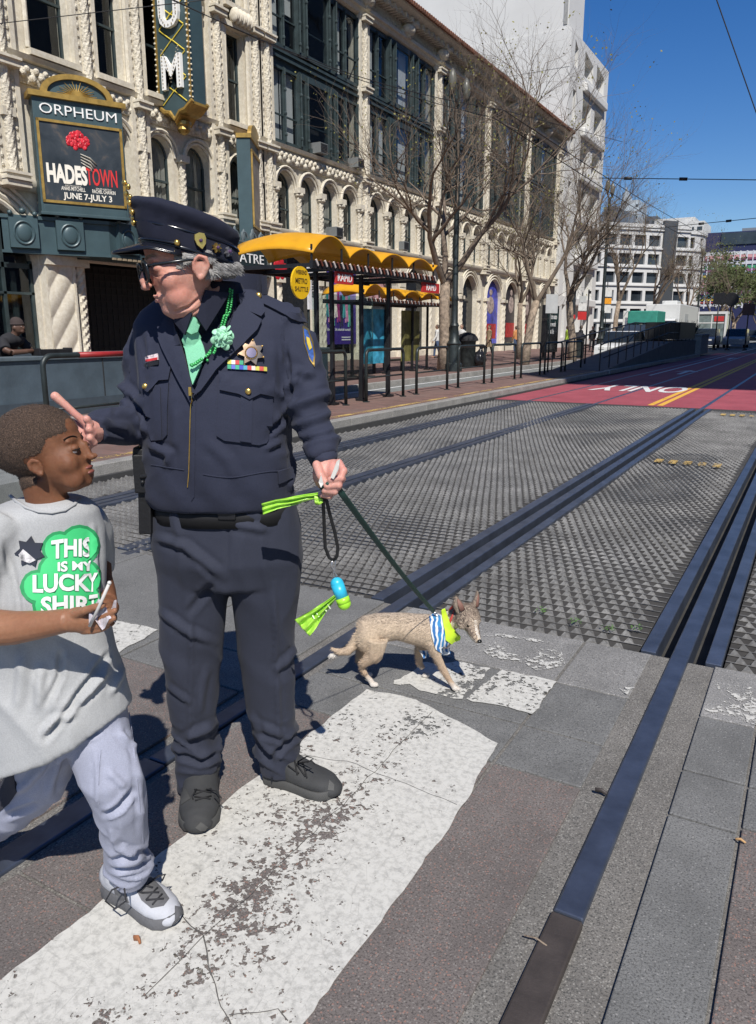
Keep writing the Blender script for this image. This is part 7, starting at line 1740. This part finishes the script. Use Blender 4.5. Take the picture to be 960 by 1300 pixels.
for k, (x, y) in enumerate(((-10.5, 95), (-10.5, 116), (-12, 135), (-9.5, 160), (-6, 190), (-12, 185), (3, 200))):
    tree(x, y, 9.5+k*.4, .6, 90+k, ['leafier tree just left of the glass kiosk', 'olive green tree behind the glass kiosk', 'olive green tree under the round signal disc', 'olive green tree right of the black signal box', 'far olive tree beside the blue striped building', 'far olive tree left of the striped building', 'far olive tree at the right edge of the street end'][k], r0=.2, trunk=2.6, leaves=1100 if k else 250, dens=.7, lm=M_leafg, ls=4.5 if k else 2.0)
# ---------------------------------------------------------------- lamp posts
def lamp(x, y, label, H_=9.6):
    t = thing('street_lamp', (x, y, .15), label, 'street lamp', 'ornate green street lamps')
    b = MB(); b.lathe([(.30, 0), (.30, .25), (.24, .3), (.22, .9), (.26, .95), (.18, 1.05), (.14, 1.5), (.17, 1.55), (.12, 1.65), (.11, 2.4), (.13, 2.45), (.10, 2.55), (.075, H_-1.2), (.1, H_-1.15), (.07, H_-1)], n=14); b.build('post', M_steel, t, auto=True)
    b = MB(); b.tube([(0, -.55, H_-.9), (0, 0, H_-1.15), (0, .55, H_-.9)], .04, 8); b.build('arm', M_steel, t, smooth=True)
    for s_ in (-1, 1): b = MB(); b.lathe([(.05, H_-.9), (.12, H_-.65), (.14, H_-.45), (.08, H_-.25), (.02, H_-.15)], (0, s_*.55, 0), 10); b.build('lantern', mat('lantern_glass', (.12, .12, .10), .3), t, smooth=True)
    return t
lamp(-11.0, col_y(576, -11.0), 'tall dark green street lamp beside the big bare tree'); lamp(-11.0, col_y(764, -11, 2), 'dark green street lamp behind the ramp'); lamp(-11, 84, 'distant street lamp in front of the white curved building')
# thin poles with signs
def signpole(x, y, h, label, plates, col=None):
    t = thing('sign_pole', (x, y, .15), label, 'sign', None); b = MB(); b.tube([(0, 0, 0), (0, 0, h)], .03, 8); b.build('pole', col or M_steel, t, smooth=True)
    for z, hh, w_, m_ in plates:
        b = MB(); b.box(-.0, .02, -w_/2, w_/2, z, z+hh); b.v = [(a*cos(-.6)-c*sin(-.6)+.03, a*sin(-.6)+c*cos(-.6), d) for a, c, d in b.v]; b.build('sign_plate', m_, t, bevel=.004)
    return t
M_sgw = mat('sign_grey', (.42, .43, .42), .5, 0, .1, 4); M_sgo = mat('sign_orange', (.7, .3, .03), .5)
signpole(-8.0, col_y(696, -8), 2.6, 'thin pole with a pale grey square sign on the platform', [(1.95, .62, .5, M_sgw)])
signpole(-7.8, col_y(743, -7.8), 2.9, 'thin black pole at the foot of the ramp', [(2.75, .1, .12, M_bsteel)], M_bsteel)
signpole(-12.3, col_y(725, -12.3, 3), 3.6, 'transit stop pole with dark panel and red band left of the second red panel', [(2.3, 1.2, .55, mat('panel_dark', (.03, .035, .04), .4)), (2.05, .22, .6, M_rsign)]); signpole(-11.9, col_y(739, -11.9, 3), 3.5, 'transit stop pole with white and red panel', [(2.5, .4, .6, M_wh), (2.0, .45, .62, M_rsign), (2.95, .35, .5, M_sgw)])
signpole(-10.9, col_y(770, -10.9, 3), 4.3, 'pole with stacked white and orange parking signs', [(3.3, .5, .6, M_wh), (2.9, .32, .6, M_sgo), (2.4, .45, .6, M_wh)]); signpole(-10.6, col_y(796, -10.6, 3), 2.6, 'blue figure sign on a white panel near the truck', [(1.4, 1.2, .6, M_wh), (1.5, .7, .28, mat('sign_blue', (.02, .05, .25), .5))])
# advert board, bins, bag
b_ = (-11.6, col_y(697, -11.6), .15); t = thing('advert_board', b_, 'black advert board on legs reading Automate the work', 'advert board'); b = MB(); b.box(-.12, .12, -1.0, 1.0, .35, 2.6); b.build('frame', M_bsteel, t, bevel=.02); b = MB(); b.box(.12, .13, -.88, .88, .5, 2.45); o = b.build('panel', mat('ad_black', (.008, .008, .01), .25), t)
b = MB(); text(b, 'Automate', (.131, 0, 1.95), UY, UZ, .24, width=1.25, offset=.01, extrude=.004); text(b, 'the work', (.131, -.06, 1.6), UY, UZ, .24, width=1.1, offset=.01, extrude=.004); text(b, 'not life', (.131, -.2, 1.25), UY, UZ, .24, width=.85, offset=.01, extrude=.004); b.build('lettering', M_white, o)
for y in (-.8, .8): b = MB(); b.box(-.08, .08, y-.05, y+.05, 0, .35); b.build('leg', M_bsteel, t)
for i, (u, X, lab) in enumerate(((593, -11.9, 'round dark trash bin with domed lid on the sidewalk'), (733, -10.9, 'dark trash bin at the tree trunk by the ramp'))):
    t = thing('trash_bin', (X, col_y(u, X), .15), lab, 'trash bin', 'round trash bins'); b = MB(); b.lathe([(.3, 0), (.33, .1), (.33, .95), (.36, 1.0)], n=18); b.build('body', M_steel, t, auto=True); b = MB(); b.lathe([(.42, 1.0), (.42, 1.08), (.3, 1.25), (.1, 1.32), (.02, 1.33)], n=18); b.build('lid', M_bk, t, auto=True)
t = thing('trash_bag', (-11.5, col_y(608, -11.5), .15), 'full black trash bag beside the round bin', 'trash bag'); b = MB(); b.ell((0, 0, .3), (.3, .3, .3)); b.ell((.05, .05, .55), (.12, .12, .16)); b.tube([(.05, .05, .6), (.08, .06, .8)], [.05, .1], 8); put(remesh(b, .03, 2, lambda co, n: .03*noise.noise(co*9)), 'bag', mat('bag_black', (.012, .012, .014), .3), t)
# ---------------------------------------------------------------- ramp with railings, planter
rb = (-7.4, 33, .15); P = TP(rb); t = thing('access_ramp', rb, 'dark concrete ramp with black railings and a small roofed top landing', 'ramp')
b = MB(); y0, y1, zt = 27.7, 41.0, 1.0
b.add([(-8.4, y0, .13), (-6.5, y0, .13), (-6.5, y1, .13), (-8.4, y1, .13), (-8.4, y0, .16), (-6.5, y0, .16), (-6.5, y1, zt), (-8.4, y1, zt)], [(0, 3, 2, 1), (0, 1, 5, 4), (1, 2, 6, 5), (2, 3, 7, 6), (3, 0, 4, 7), (4, 5, 6, 7)]); b.box(-8.4, -6.5, y1, 50, .13, zt)
P(b, 'ramp_slab', mat('ramp_concrete', (.1, .1, .1), .8, 0, .2, 3), t)
for X in (-8.3, -6.6):
    b = MB(); b.tube([(X, y0-.5, 1.05), (X, y0, 1.1), (X, y1, zt+.95), (X, 49.8, zt+.95)], .03, 8); b.tube([(X, y0, .6), (X, y1, zt+.45), (X, 49.8, zt+.45)], .02, 6); P(b, 'handrail', M_bsteel, t, smooth=True)
    for k in range(17):
        y = y0-.5+k*1.39; z = .15 if y < y0 else min(zt, .16+(zt-.16)*(y-y0)/(y1-y0)); b = MB(); b.tube([(X, y, z), (X, y, z+.95)], .022, 6); P(b, 'baluster', M_bsteel, t)
b = MB(); b.box(-8.35, -6.55, 44, 49.8, zt+.1, zt+1.0); P(b, 'screen', M_bsteel, t); b = MB(); b.box(-6.52, -6.3, 27.6, 51, .0, .17); P(b, 'kerb', M_curb, t)
pb_ = (-7.4, 53.5, .1); t = thing('planter', pb_, 'pale concrete planter box with spiky agave plants at the end of the ramp', 'planter'); b = MB(); b.box(-1.0, 1.0, -1.8, 1.8, 0, 1.15); b.box(-1.05, 1.05, -1.85, 1.85, 1.15, 1.25); b.build('box', M_curb, t, bevel=.02)
for q, (px_, py_) in enumerate(((-.4, -1.0), (.3, .1), (-.2, 1.1))):
    b = MB(); rn = random.Random(q)
    for k in range(34):
        a_ = rn.uniform(0, 2*pi); el = rn.uniform(.3, 1.4); L = rn.uniform(.7, 1.1); d = V((cos(a_)*cos(el), sin(a_)*cos(el), sin(el))); p0 = V((px_, py_, 1.2)); b.tube([p0, p0+d*L*.5, p0+d*L+V((0, 0, -.05))], [(.01, .05), (.01, .045), (.003, .005)], 4)
    b.build('agave', mat('agave', (.03, .045, .03), .6), t)
# ---------------------------------------------------------------- vehicles
M_tyre = mat('tyre', (.015, .015, .015), .85); M_vw = mat('vehicle_white', (.62, .63, .62), .3, 0, .05); M_vg = mat('vehicle_glass', (.015, .02, .025), .08); M_chr = mat('rim_grey', (.3, .3, .31), .35, .7); M_tail = mat('tail_lamp', (.4, .02, .02), .3); M_head = mat('head_lamp', (.6, .6, .58), .15)
def wheels(t, xs, ys, r):
    for x in xs:
        for y in ys:
            b = MB(); b.tube([(x-.11, y, r), (x+.11, y, r)], r, 18); w_ = b.build('wheel', M_tyre, t, auto=True); b = MB(); b.tube([(x-.12, y, r), (x+.12, y, r)], r*.58, 12); b.build('rim', M_chr, w_, auto=True)
def car(x, y, label, paint, L=4.6, W=1.82, H_=1.45, suv=False, group='cars far down the street', stripe=None):
    t = thing('car', (x, y, 0), label, 'car', group); k = H_/1.45
    lo = [(-L/2, .35), (-L/2+.02, .72*k), (-L/2+.5, .82*k), (-L*.2, .9*k), (L*.32, .92*k), (L/2-.05, .86*k), (L/2, .4)]
    b = MB()
    prof = [(-L/2, .3)]+lo+[(L/2, .3)]
    b.prism([(p[0], p[1]) for p in prof], (-W/2, 0, 0), (0, 1, 0), UZ, W); body = b.build('body', paint, t, bevel=.09)
    rr = [(-L*.24, .9*k), (-L*.08, H_), (L*.28, H_) if not suv else (L*.40, H_*.98), (L*.42, .92*k) if not suv else (L*.47, .92*k)]
    b = MB(); b.prism(rr, (-W/2+.1, 0, 0), (0, 1, 0), UZ, W-.2); b.build('cabin', M_vg, t, bevel=.06)
    b = MB(); b.prism([(rr[1][0]+.05, H_-.02), (rr[2][0]-.03, H_-.02), (rr[2][0]-.08, H_+.03), (rr[1][0]+.15, H_+.03)], (-W/2+.14, 0, 0), (0, 1, 0), UZ, W-.28); b.build('roof', paint, t, bevel=.02)
    wheels(t, (-W/2+.1, W/2-.1), (-L*.31, L*.31), .33)
    for s_ in (-1, 1):
        b = MB(); b.box(s_*(W/2-.38)-.14, s_*(W/2-.38)+.14, -L/2-.02, -L/2+.05, .58*k, .7*k); b.build('headlight', M_head, t); b = MB(); b.box(s_*(W/2-.3)-.14, s_*(W/2-.3)+.14, L/2-.05, L/2+.02, .62*k, .78*k); b.build('tail_light', M_tail, t)
    return t
def ca(u, X): return X, col_y(u, X, .8)
x, y = ca(935, -7.0); car(x, y, 'dark and white patrol car beyond the blue bin', mat('patrol_paint', (.25, .26, .28), .3), 4.9, 1.95, 1.75, True)
x, y = ca(790, -9.4); car(x, y, 'white car half hidden behind the ramp rails', M_vw, 4.7, 1.85, 1.5); x, y = ca(905, 1.0 if False else -8.2); car(-8.0, 118, 'dark car parked beyond the glass kiosk', mat('car_dark', (.03, .035, .04), .3), suv=True, H_=1.7)
car(-9.2, 78, 'dark pickup sized car beyond the white box truck', mat('car_navy', (.02, .03, .06), .3), 5.0, 1.9, 1.75, True)
b_ = (-9.4, 58.5, 0); t = thing('box_truck', b_, 'white box truck with square body parked beyond the ramp', 'truck'); b = MB(); b.box(-1.1, 1.1, -3.5, 5.2, .75, 3.3); b.box(-.5, .5, -1, .6, 3.3, 3.6); b.build('box_body', M_vw, t, bevel=.04)
b = MB(); b.prism([(-5.4, .5), (-5.5, 1.3), (-4.9, 1.5), (-4.5, 2.3), (-3.6, 2.35), (-3.6, .5)], (-1.0, 0, 0), (0, 1, 0), UZ, 2.0); b.build('cab', M_vw, t, bevel=.06); b = MB(); b.prism([(-4.93, 1.5), (-4.55, 2.2), (-3.9, 2.2), (-3.9, 1.5)], (-1.02, 0, 0), (0, 1, 0), UZ, 2.04); b.build('window', M_vg, t); b = MB(); b.box(1.1, 1.11, -1.2, .3, .9, 2.7); b.build('side_panel', mat('panel_grey', (.4, .42, .42), .5), t)
wheels(t, (-1.0, 1.0), (-4.5, 2.0), .45)
t = thing('van', (-9.3, 49.0, 0), 'green topped utility vehicle in front of the white truck', 'van'); b = MB(); b.prism([(-2.2, .4), (-2.3, 1.1), (-1.7, 1.25), (-1.2, 1.9), (2.2, 1.95), (2.3, .4)], (-.95, 0, 0), (0, 1, 0), UZ, 1.9); b.build('body', mat('van_blue', (.02, .03, .05), .35), t, bevel=.06); b = MB(); b.box(-.85, .85, -1.1, 1.6, 1.96, 2.7); b.build('roof_box', mat('teal', (.04, .25, .19), .5), t, bevel=.05); b = MB(); b.prism([(-1.66, 1.27), (-1.22, 1.85), (-.2, 1.85), (-.2, 1.27)], (-.97, 0, 0), (0, 1, 0), UZ, 1.94); b.build('window', M_vg, t); wheels(t, (-.85, .85), (-1.5, 1.5), .36)
# glass kiosk, blue bin, signals
ky = col_y(905, -9.6, 1.5); t = thing('glass_kiosk', (-9.6, ky, .1), 'white framed glass kiosk standing at the far kerb', 'kiosk'); b = MB(); w2, d2, h2 = 1.3, 1.6, 3.1
for x in (-w2, w2):
    for y in (-d2, d2): b.box(x-.1, x+.1, y-.1, y+.1, 0, h2)
b.box(-w2-.1, w2+.1, -d2-.1, d2+.1, h2, h2+.25); b.box(-w2, w2, -d2-.02, -d2+.05, 2.2, 2.3); b.box(-.05, .05, -d2-.05, -d2+.05, 0, h2); b.box(-w2, w2, -d2, d2, 0, .15); b.build('frame', M_vw, t)
b = MB(); b.box(-w2, w2, -d2, -d2+.02, .15, h2); b.box(w2-.02, w2, -d2, d2, .15, h2); b.box(-w2, w2, d2-.02, d2, .15, h2); b.build('pane', mat('kiosk_glass', (.16, .2, .2), .1, 0, .4, 2), t); b = MB(); b.box(.2, 1.1, -d2-.04, -d2, 2.4, 2.9); b.build('red_sign', M_rsign, t)
t = thing('recycling_bin', (-7.9, col_y(934, -7.9), 0.0), 'bright blue wheeled bin at the far kerb', 'bin'); b = MB(); b.stack([(0, 0, .08, .5, .5), (0, 0, 1.35, .62, .62)], 4, 2); b.build('body', mat('bin_blue', (.02, .2, .5), .4), t, bevel=.04); b = MB(); b.obox((0, 0, 1.42), (1.0, 1.0, .12), (0, 0, 0)); b.build('lid', mat('bin_blue2', (.02, .15, .4), .4), t, bevel=.04)
sy = 70.0
for i, (u, v, kind) in enumerate(((913, 379, 0), (929, 380, 1), (952, 393, 2))):
    X = col_x(u, sy, 4); z = hgt(u, v, X, sy); t = thing('traffic_signal', (X, sy, 0.0), ['square black signal backplate on a thin mast', 'round black disc on a thin mast', 'small reddish brown signal box at the right edge'][i], 'signal')
    b = MB(); b.tube([(0, 0, 0), (0, 0, z)], .05, 8); b.build('mast', M_bsteel, t, smooth=True); b = MB()
    if kind == 1: b.tube([(0, -.12, z), (0, .0, z)], .55, 24)
    else: b.box(-.45, .45, -.14, 0, z-.45, z+.45)
    b.build('backplate', M_bsteel if kind < 2 else mat('sig_brown', (.08, .04, .035), .6), t, bevel=.02)
    b = MB(); b.lathe([(.2, 0), (.2, .08), (.06, .15)], n=10); b.build('foot', M_bsteel, t)
# ---------------------------------------------------------------- other buildings
M_white_c = mat('white_concrete', (.62, .615, .59), .8, 0, .05, .3, .2, 20); M_wc2 = mat('white_render', (.56, .555, .53), .8, 0, .06, .3); M_wind = mat('far_window', (.035, .045, .055), .12, 0, .5, .2)
def fbuild(x, y, label, name='building', cat='building'): return thing(name, (x, y, 0), label, cat)
t = fbuild(-20, 73, 'tall white concrete building with deep balconies right of the theatre block', 'office_building'); P = TP((-20, 73, 0))
holes = []; W_ = []
for k in range(7):
    z = 1.0+k*3.5
    for ya, yb in ((66.6, 67.5), (69.6, 72.3), (73.5, 76.2)):
        zz = z; zh = 2.3 if k else 2.8
        if k == 6: holes.append([(ya, zz+.5), (yb, zz+.5), (yb, zz+1.9), (ya, zz+2.4)])
        else: holes.append(rect(ya, yb, zz, zz+zh))
b = MB(); b.wall([(65.4, 0), (77.6, 0), (77.6, 24.9), (65.4, 24.9)], holes, (-19.7, 0, 0), UY, UZ, 1.2)
b.add([(-19.7, 65.4, 0), (-19.7, 65.4, 24.9), (-46, 65.4, 24.9), (-46, 65.4, 0)], [(0, 1, 2, 3)]); b.add([(-19.7, 77.6, 0), (-19.7, 77.6, 24.9), (-46, 77.6, 24.9), (-46, 77.6, 0)], [(3, 2, 1, 0)]); b.add([(-19.7, 65.4, 24.9), (-19.7, 77.6, 24.9), (-46, 77.6, 24.9), (-46, 65.4, 24.9)], [(0, 1, 2, 3)])
P(b, 'wall', M_white_c, t); b = MB(); b.box(-21, -20.9, 65.5, 77.5, 0, 24.5); P(b, 'window_band', M_wind, t)
b = MB(); b.box(-46, -20.0, 65.45, 69.6, 24.9, 34); b.box(-46, -24, 69.6, 77, 24.9, 28); P(b, 'penthouse', M_white_c, t)
b = MB()
for k in range(7):
    z = 1.0+k*3.5
    b.box(-19.7, -19.3, 69.3, 76.5, z-.75, z-.05)
P(b, 'balcony', M_white_c, t, bevel=.1)
b = MB(); 
for k in range(5): b.box(-46, -19.72, 65.385, 65.4, 4.5+k*4.4, 4.53+k*4.4)
b.box(-20.4, -20.1, 65.4, 65.44, 25.2, 27); P(b, 'wall_joint', mat('joint_grey', (.3, .3, .29), .9), t)
# long white curved building at the bend of the street
t = fbuild(-20, 130, 'white five storey building with a curved corner at the bend of the street', 'curved_building'); H2 = 21.5
def cw(u, Y): return toworld(((u-480)/962.0*Y*.985, Y, 0))
pA, pB = cw(738, 150), cw(862, 158); dirn = (pB-pA).normalized(); nrm = V((dirn.y, -dirn.x, 0)); t.location = pA; P = TP(tuple(pA)); LL = (pB-pA).length
NW = 7; seg = LL/NW; holes = []
for r in range(5):
    for k in range(NW):
        if k == NW-2: continue
        holes.append(rect(seg*k+.35, seg*k+seg-.35, 3.9+r*3.45, 5.9+r*3.45))
for k in range(NW): holes.append(rect(seg*k+.4, seg*k+seg-.4, .3, 3.0))
b = MB(); b.wall([(0, 0), (LL, 0), (LL, H2), (0, H2)], holes, pA, dirn, UZ, .5)
wn = MB(); cn = MB()
bk = [pA-nrm*26, pB-nrm*26+dirn*10]; b.add([pA, pA+UZ*H2, bk[0]+UZ*H2, bk[0]], [(0, 1, 2, 3)]); b.add([pA+UZ*H2, pB+UZ*H2, bk[1]+UZ*H2, bk[0]+UZ*H2], [(0, 1, 2, 3)])
cc0 = pB-nrm*9.0; a00 = atan2(nrm.y, nrm.x); prev_ = pB; arcp = [pB]
for q in range(1, 10): arcp.append(cc0+V((cos(a00+R(10)*q), sin(a00+R(10)*q), 0))*9.0)
arcp.append(arcp[-1]-nrm*20)
for q in range(len(arcp)-1):
    p0, p1 = arcp[q], arcp[q+1]; L = (p1-p0).length
    hs_ = [rect(.14*L, .86*L, 3.9+r*3.45, 5.9+r*3.45) for r in range(5)] if (q % 2 == 0 or q == 9) and q < 9 else []
    b.wall([(0, 0), (L, 0), (L, H2-.8), (0, H2-.8)], hs_, p0, (p1-p0).normalized(), UZ, .4)
    m_ = (p0+p1)/2; d_ = (p1-p0).normalized(); n_ = V((d_.y, -d_.x, 0))
    for z0_, z1_ in [(H2-1.2, H2-.6)]+[(3.3+r*3.45, 3.55+r*3.45) for r in range(6) if 3.3+r*3.45 < H2-1]:
        vs = [p_+n_*o_+UZ*z_ for z_ in (z0_, z1_) for o_ in (0, .3) for p_ in (p0, p1)]; cn.add(vs, [(0,2,3,1),(4,5,7,6),(0,1,5,4),(2,6,7,3),(0,4,6,2),(1,3,7,5)])
P(b, 'wall', M_wc2, t)
wp = [pA-nrm*.6+dirn*.1, pB-nrm*.6]+[cc0+(p_-cc0)*.92 for p_ in arcp[1:-1]]+[arcp[-1]-dirn*.6]
vs = [p_+UZ*z_ for z_ in (.2, H2-1) for p_ in wp]; n_ = len(wp); wn.add(vs, [(k, k+1, n_+k+1, n_+k) for k in range(n_-1)]); P(wn, 'window_band', M_wind, t)
for z0_, z1_ in [(H2-.4, H2+.2)]+[(3.3+r*3.45, 3.55+r*3.45) for r in range(6)]:
    vs = [p_+nrm*o_+UZ*z_ for z_ in (z0_, z1_) for o_ in (0, .3) for p_ in (pA, pB)]; cn.add(vs, [(0,2,3,1),(4,5,7,6),(0,1,5,4),(2,6,7,3),(0,4,6,2),(1,3,7,5)])
P(cn, 'cornice', M_wc2, t)
b = MB(); o_ = pA+dirn*(seg*(NW-2)); vs = [o_+dirn*a_+nrm*q_+UZ*z_ for z_ in (0, H2+1.0) for q_ in (-.3, .45) for a_ in (.15, seg-.15)]; b.add(vs, [(0,2,3,1),(4,5,7,6),(0,1,5,4),(2,6,7,3),(0,4,6,2),(1,3,7,5)]); P(b, 'dark_bay', mat('dark_bay', (.06, .065, .07), .3), t)
# striped navy building closing the street
yb_ = 235.0; x0, x1 = col_x(884, yb_, 20), col_x(1010, yb_, 20); zt = hgt(930, 293, (x0+x1)/2, yb_); t = fbuild((x0+x1)/2, yb_, 'navy building with a multicoloured striped mural closing the street', 'mural_building'); P = TP(((x0+x1)/2, yb_, 0))
b = MB(); b.box(x0, x1, yb_, yb_+25, 0, zt); P(b, 'wall', mat('navy_wall', (.015, .02, .075), .6, 0, .1), t)
rn = random.Random(12); cc_ = [(.6, .6, .6), (.45, .08, .05), (.65, .5, .05), (.05, .25, .4), (.3, .05, .25), (.05, .3, .15), (.55, .55, .58), (.2, .05, .1), (.6, .3, .3)]
z = zt*.30; k = 0
while z < zt*.80:
    hh = rn.choice([.3, .5, .8]); s_ = MB(); xa = x0+rn.uniform(0, 3); xb_ = x0+(x1-x0)*.62; s_.box(xa, xb_, yb_-.12, yb_, z, z+hh); P(s_, 'mural_stripe', mat('stripe%d' % (k % 9), cc_[k % 9], .6), t); z += hh+rn.choice([.05, .35]); k += 1
for q in range(9): s_ = MB(); xx = x0+(x1-x0)*(.05+.066*q); s_.box(xx, xx+rn.uniform(.2, .5), yb_-.2, yb_-.12, zt*.28, zt*.82); P(s_, 'mural_stripe', mat('stripe%d' % (6 if q % 3 else 0), cc_[6], .6), t)
b = MB(); b.box(col_x(913, yb_, 20), x1-2, yb_-.3, yb_, zt*.88, zt*.99); P(b, 'top_window', M_wind, t)
# towers beyond
def tower(u0, u1, v0, yd, label, m, name, floors=0, dep=25, wm=None):
    x0, x1 = col_x(u0, yd, 30), col_x(u1, yd, 30); zt = hgt((u0+u1)/2, v0, (x0+x1)/2, yd); t = fbuild((x0+x1)/2, yd, label, name); P = TP(((x0+x1)/2, yd, 0)); b = MB(); b.box(x0, x1, yd, yd+dep, 0, zt); P(b, 'wall', m, t)
    if floors:
        n = max(3, int((x1-x0)/5)); fh = 3.4; floors = min(floors, 90//n); me = None
        for r in range(floors):
            z = zt-2.5-r*fh
            if z < 5: break
            for k in range(n):
                xx = x0+(x1-x0)*(k+.2)/n-t.location.x; ww = (x1-x0)/n*.6
                if me is None: w_ = MB(); w_.box(0, ww, -.15, 0, -1.6, 0); o = w_.build('window', wm or M_wind, t); me = o.data
                else: o = bpy.data.objects.new('window', me); COL.objects.link(o); o.parent = t
                o.location = (xx, 0, z)
    return t
M_bg = mat('tower_beige', (.5, .47, .42), .7); M_gt = mat('tower_grey', (.18, .2, .23), .4); M_gt2 = mat('tower_dark', (.09, .1, .12), .4)
tower(826, 876, 277, 420, 'white hotel tower block beyond the curved building', M_wc2, 'hotel_tower', 14); tower(858, 889, 281, 400, 'balconied white tower right of the hotel block', M_wc2, 'balcony_tower', 12); tower(838, 862, 290, 390, 'low white annex in front of the hotel tower', M_wc2, 'annex', 6)
tower(778, 790, 268, 470, 'grey pinnacled tower behind the bare trees', M_gt, 'grey_tower', 10); sail_t = tower(790, 804, 254, 500, 'pale tower with slanted sail top behind the bare trees', mat('tower_pale', (.45, .5, .53), .25), 'sail_tower', 8); tower(804, 828, 275, 520, 'dark glass tower behind the curved building roof', M_gt2, 'dark_tower', 10); tower(762, 778, 262, 380, 'dark slab tower behind the concrete block', M_gt2, 'slab_tower', 8)
b = MB(); X = col_x(797, 500, 60); zz = hgt(797, 238, X, 500); b.prism([(-6, 0), (6, 0), (-2, 16)], (X, 499, zz-16), (1, 0, 0), UZ, 3); b.v = [(a-sail_t.location.x, c-sail_t.location.y, e) for a, c, e in b.v]; b.build('sail_top', mat('tower_pale', (.45, .5, .53), .25), sail_t)
tower(940, 1000, 288, 300, 'grey block behind the striped building at the right edge', M_gt, 'grey_block', 8); tower(880, 960, 330, 330, 'low beige block behind the striped building', M_bg, 'beige_block', 6)
for k, (xa, xb_, ya, yb_, h_) in enumerate(((14, 40, 95, 160, 26), (16, 44, 165, 230, 22))):
    t = fbuild((xa+xb_)/2, (ya+yb_)/2, ['beige block along the right side of the street', 'farther beige block along the right side of the street'][k], 'side_building'); P = TP(((xa+xb_)/2, (ya+yb_)/2, 0)); b = MB(); b.box(xa, xb_, ya, yb_, 0, h_); P(b, 'wall', M_bg, t)
    for r in range(int(h_/4.5)):
        for q in range(int((yb_-ya)/5)): b = MB(); b.box(xa-.1, xa, ya+1+q*5, ya+3+q*5, 1.2+r*4.5, 3.4+r*4.5); P(b, 'window', M_wind, t)
# unseen block added on the right, shaped to cast the straight far-road shadow
t = fbuild(27, 50, 'grey block added out of view on the right to shade the far roadway', 'added_shade_block'); P = TP((27, 50, 0)); b = MB(); b.box(14, 40, 24, 94, 0, 36); P(b, 'shade_block_base', M_gt, t); b = MB(); b.box(13.5, 60, -1.5, 94, 36, 39.3); P(b, 'shade_block_slab', M_gt, t)
b = MB(); b.box(45, 60, 0, 24, 0, 36); P(b, 'shade_block_side', M_gt, t)
# ---------------------------------------------------------------- overhead wires
M_wire = mat('wire_black', (.012, .012, .013), .6)
def wire(a, b_, label, r=.011, name='overhead_wire', ins=(), sag=0.0):
    A_, B_ = toworld(at(*a)), toworld(at(*b_)); t = thing(name, A_, label, 'wire', 'overhead trolley wires'); m = MB(); m.tube([(A_.lerp(B_, k/12)-A_)-V((0, 0, sag*sin(pi*k/12))) for k in range(13)], r, 5); m.build('cable', M_wire, t, smooth=True)
    for q in ins:
        p = A_.lerp(B_, q)-A_; d = (B_-A_).normalized(); m = MB(); m.tube([p-d*.12, p+d*.12], r*3.5, 8); m.build('insulator', M_wire, t, smooth=True)
wire((760, 226, 26), (1010, 229, 24), 'level span wire crossing the blue sky right of the white building', .014, ins=(.16, .45)); wire((730, 300, 40), (1010, 272, 36), 'lower span wire above the striped building', .016, ins=(.6, .72))
wire((903, -20, 14), (975, 185, 14), 'wire slanting down through the sky at the upper right', .010); wire((640, 140, 20), (900, 300, 60), 'trolley wire running down toward the curved building', .014, sag=.2); wire((628, 150, 20), (905, 318, 60), 'second trolley wire just below the first one', .014, sag=.2)
wire((175, -20, 14), (640, 140, 20), 'trolley wire crossing the theatre windows high up', .008, sag=.3); wire((100, -60, 14), (628, 150, 20), 'lower trolley wire crossing the theatre windows', .008, sag=.3); wire((-20, 32, 14), (260, 0, 14), 'thin wire across the upper left of the theatre', .007); wire((640, 140, 20), (790, 180, 30), 'short pull-off wire joining the trolley wires', .008)
# small litter and weeds
M_weed = mat('weed', (.07, .16, .03), .8)
for k, (u, v) in enumerate(((686, 778), (730, 792), (772, 800), (806, 800))):
    p = at(u, v, 1); d = ray(u, v); tt = -CH/d.z; g_ = toworld((d.x*tt, d.y*tt, 0)); t = thing('weed', g_, ['tiny weed sprout leftmost in the mat by the dog', 'weed tuft second from the dog in the mat', 'weed tuft third from the dog in the mat', 'small weed nearest the guard plate'][k], 'weed', 'weeds in the tread mat'); rn = random.Random(k); b = MB()
    for q in range(26): a_ = rn.uniform(0, 6.3); r_ = rn.uniform(.005, .035); c = V((r_*cos(a_), r_*sin(a_), .006+rn.random()*.02)); s_ = .007; m_ = Euler((rn.uniform(-.6, .6), rn.uniform(-.6, .6), a_)).to_matrix(); b.add([c+m_@V(p_) for p_ in ((-s_, 0, 0), (0, -s_*.6, 0), (s_, 0, .003), (0, s_*.6, 0))], [(0, 1, 2, 3)])
    b.build('leaves', M_weed, t)
for u, v, lab, cat, m_, s_ in ((940, 1070, 'tan cigarette butt lying by the slab joint on the right', 'litter', mat('filter_tan', (.45, .27, .12), .8), (.014, .004, .004)), (763, 1008, 'dark scrap wedged beside the near rail', 'litter', M_raildark, (.02, .008, .006)), (680, 1196, 'brown twig lying left of the dark rail end', 'litter', M_bark, (.03, .0025, .0025)), (175, 1197, 'small rusty leaf scrap on the white crosswalk bar', 'litter', mat('rusty_leaf', (.3, .12, .05), .8), (.012, .01, .004))):
    d = ray(u, v); tt = -CH/d.z; g_ = toworld((d.x*tt, d.y*tt, 0)); t = thing('litter', g_, lab, cat); b = MB(); b.tube([(-s_[0], 0, s_[2]+.004), (0, .004, s_[2]+.006), (s_[0], -.003, s_[2]+.003)], [(s_[1], s_[2]), (s_[1]*1.1, s_[2]), (s_[1]*.7, s_[2]*.8)], 7); b.build('scrap', m_, t, smooth=True)
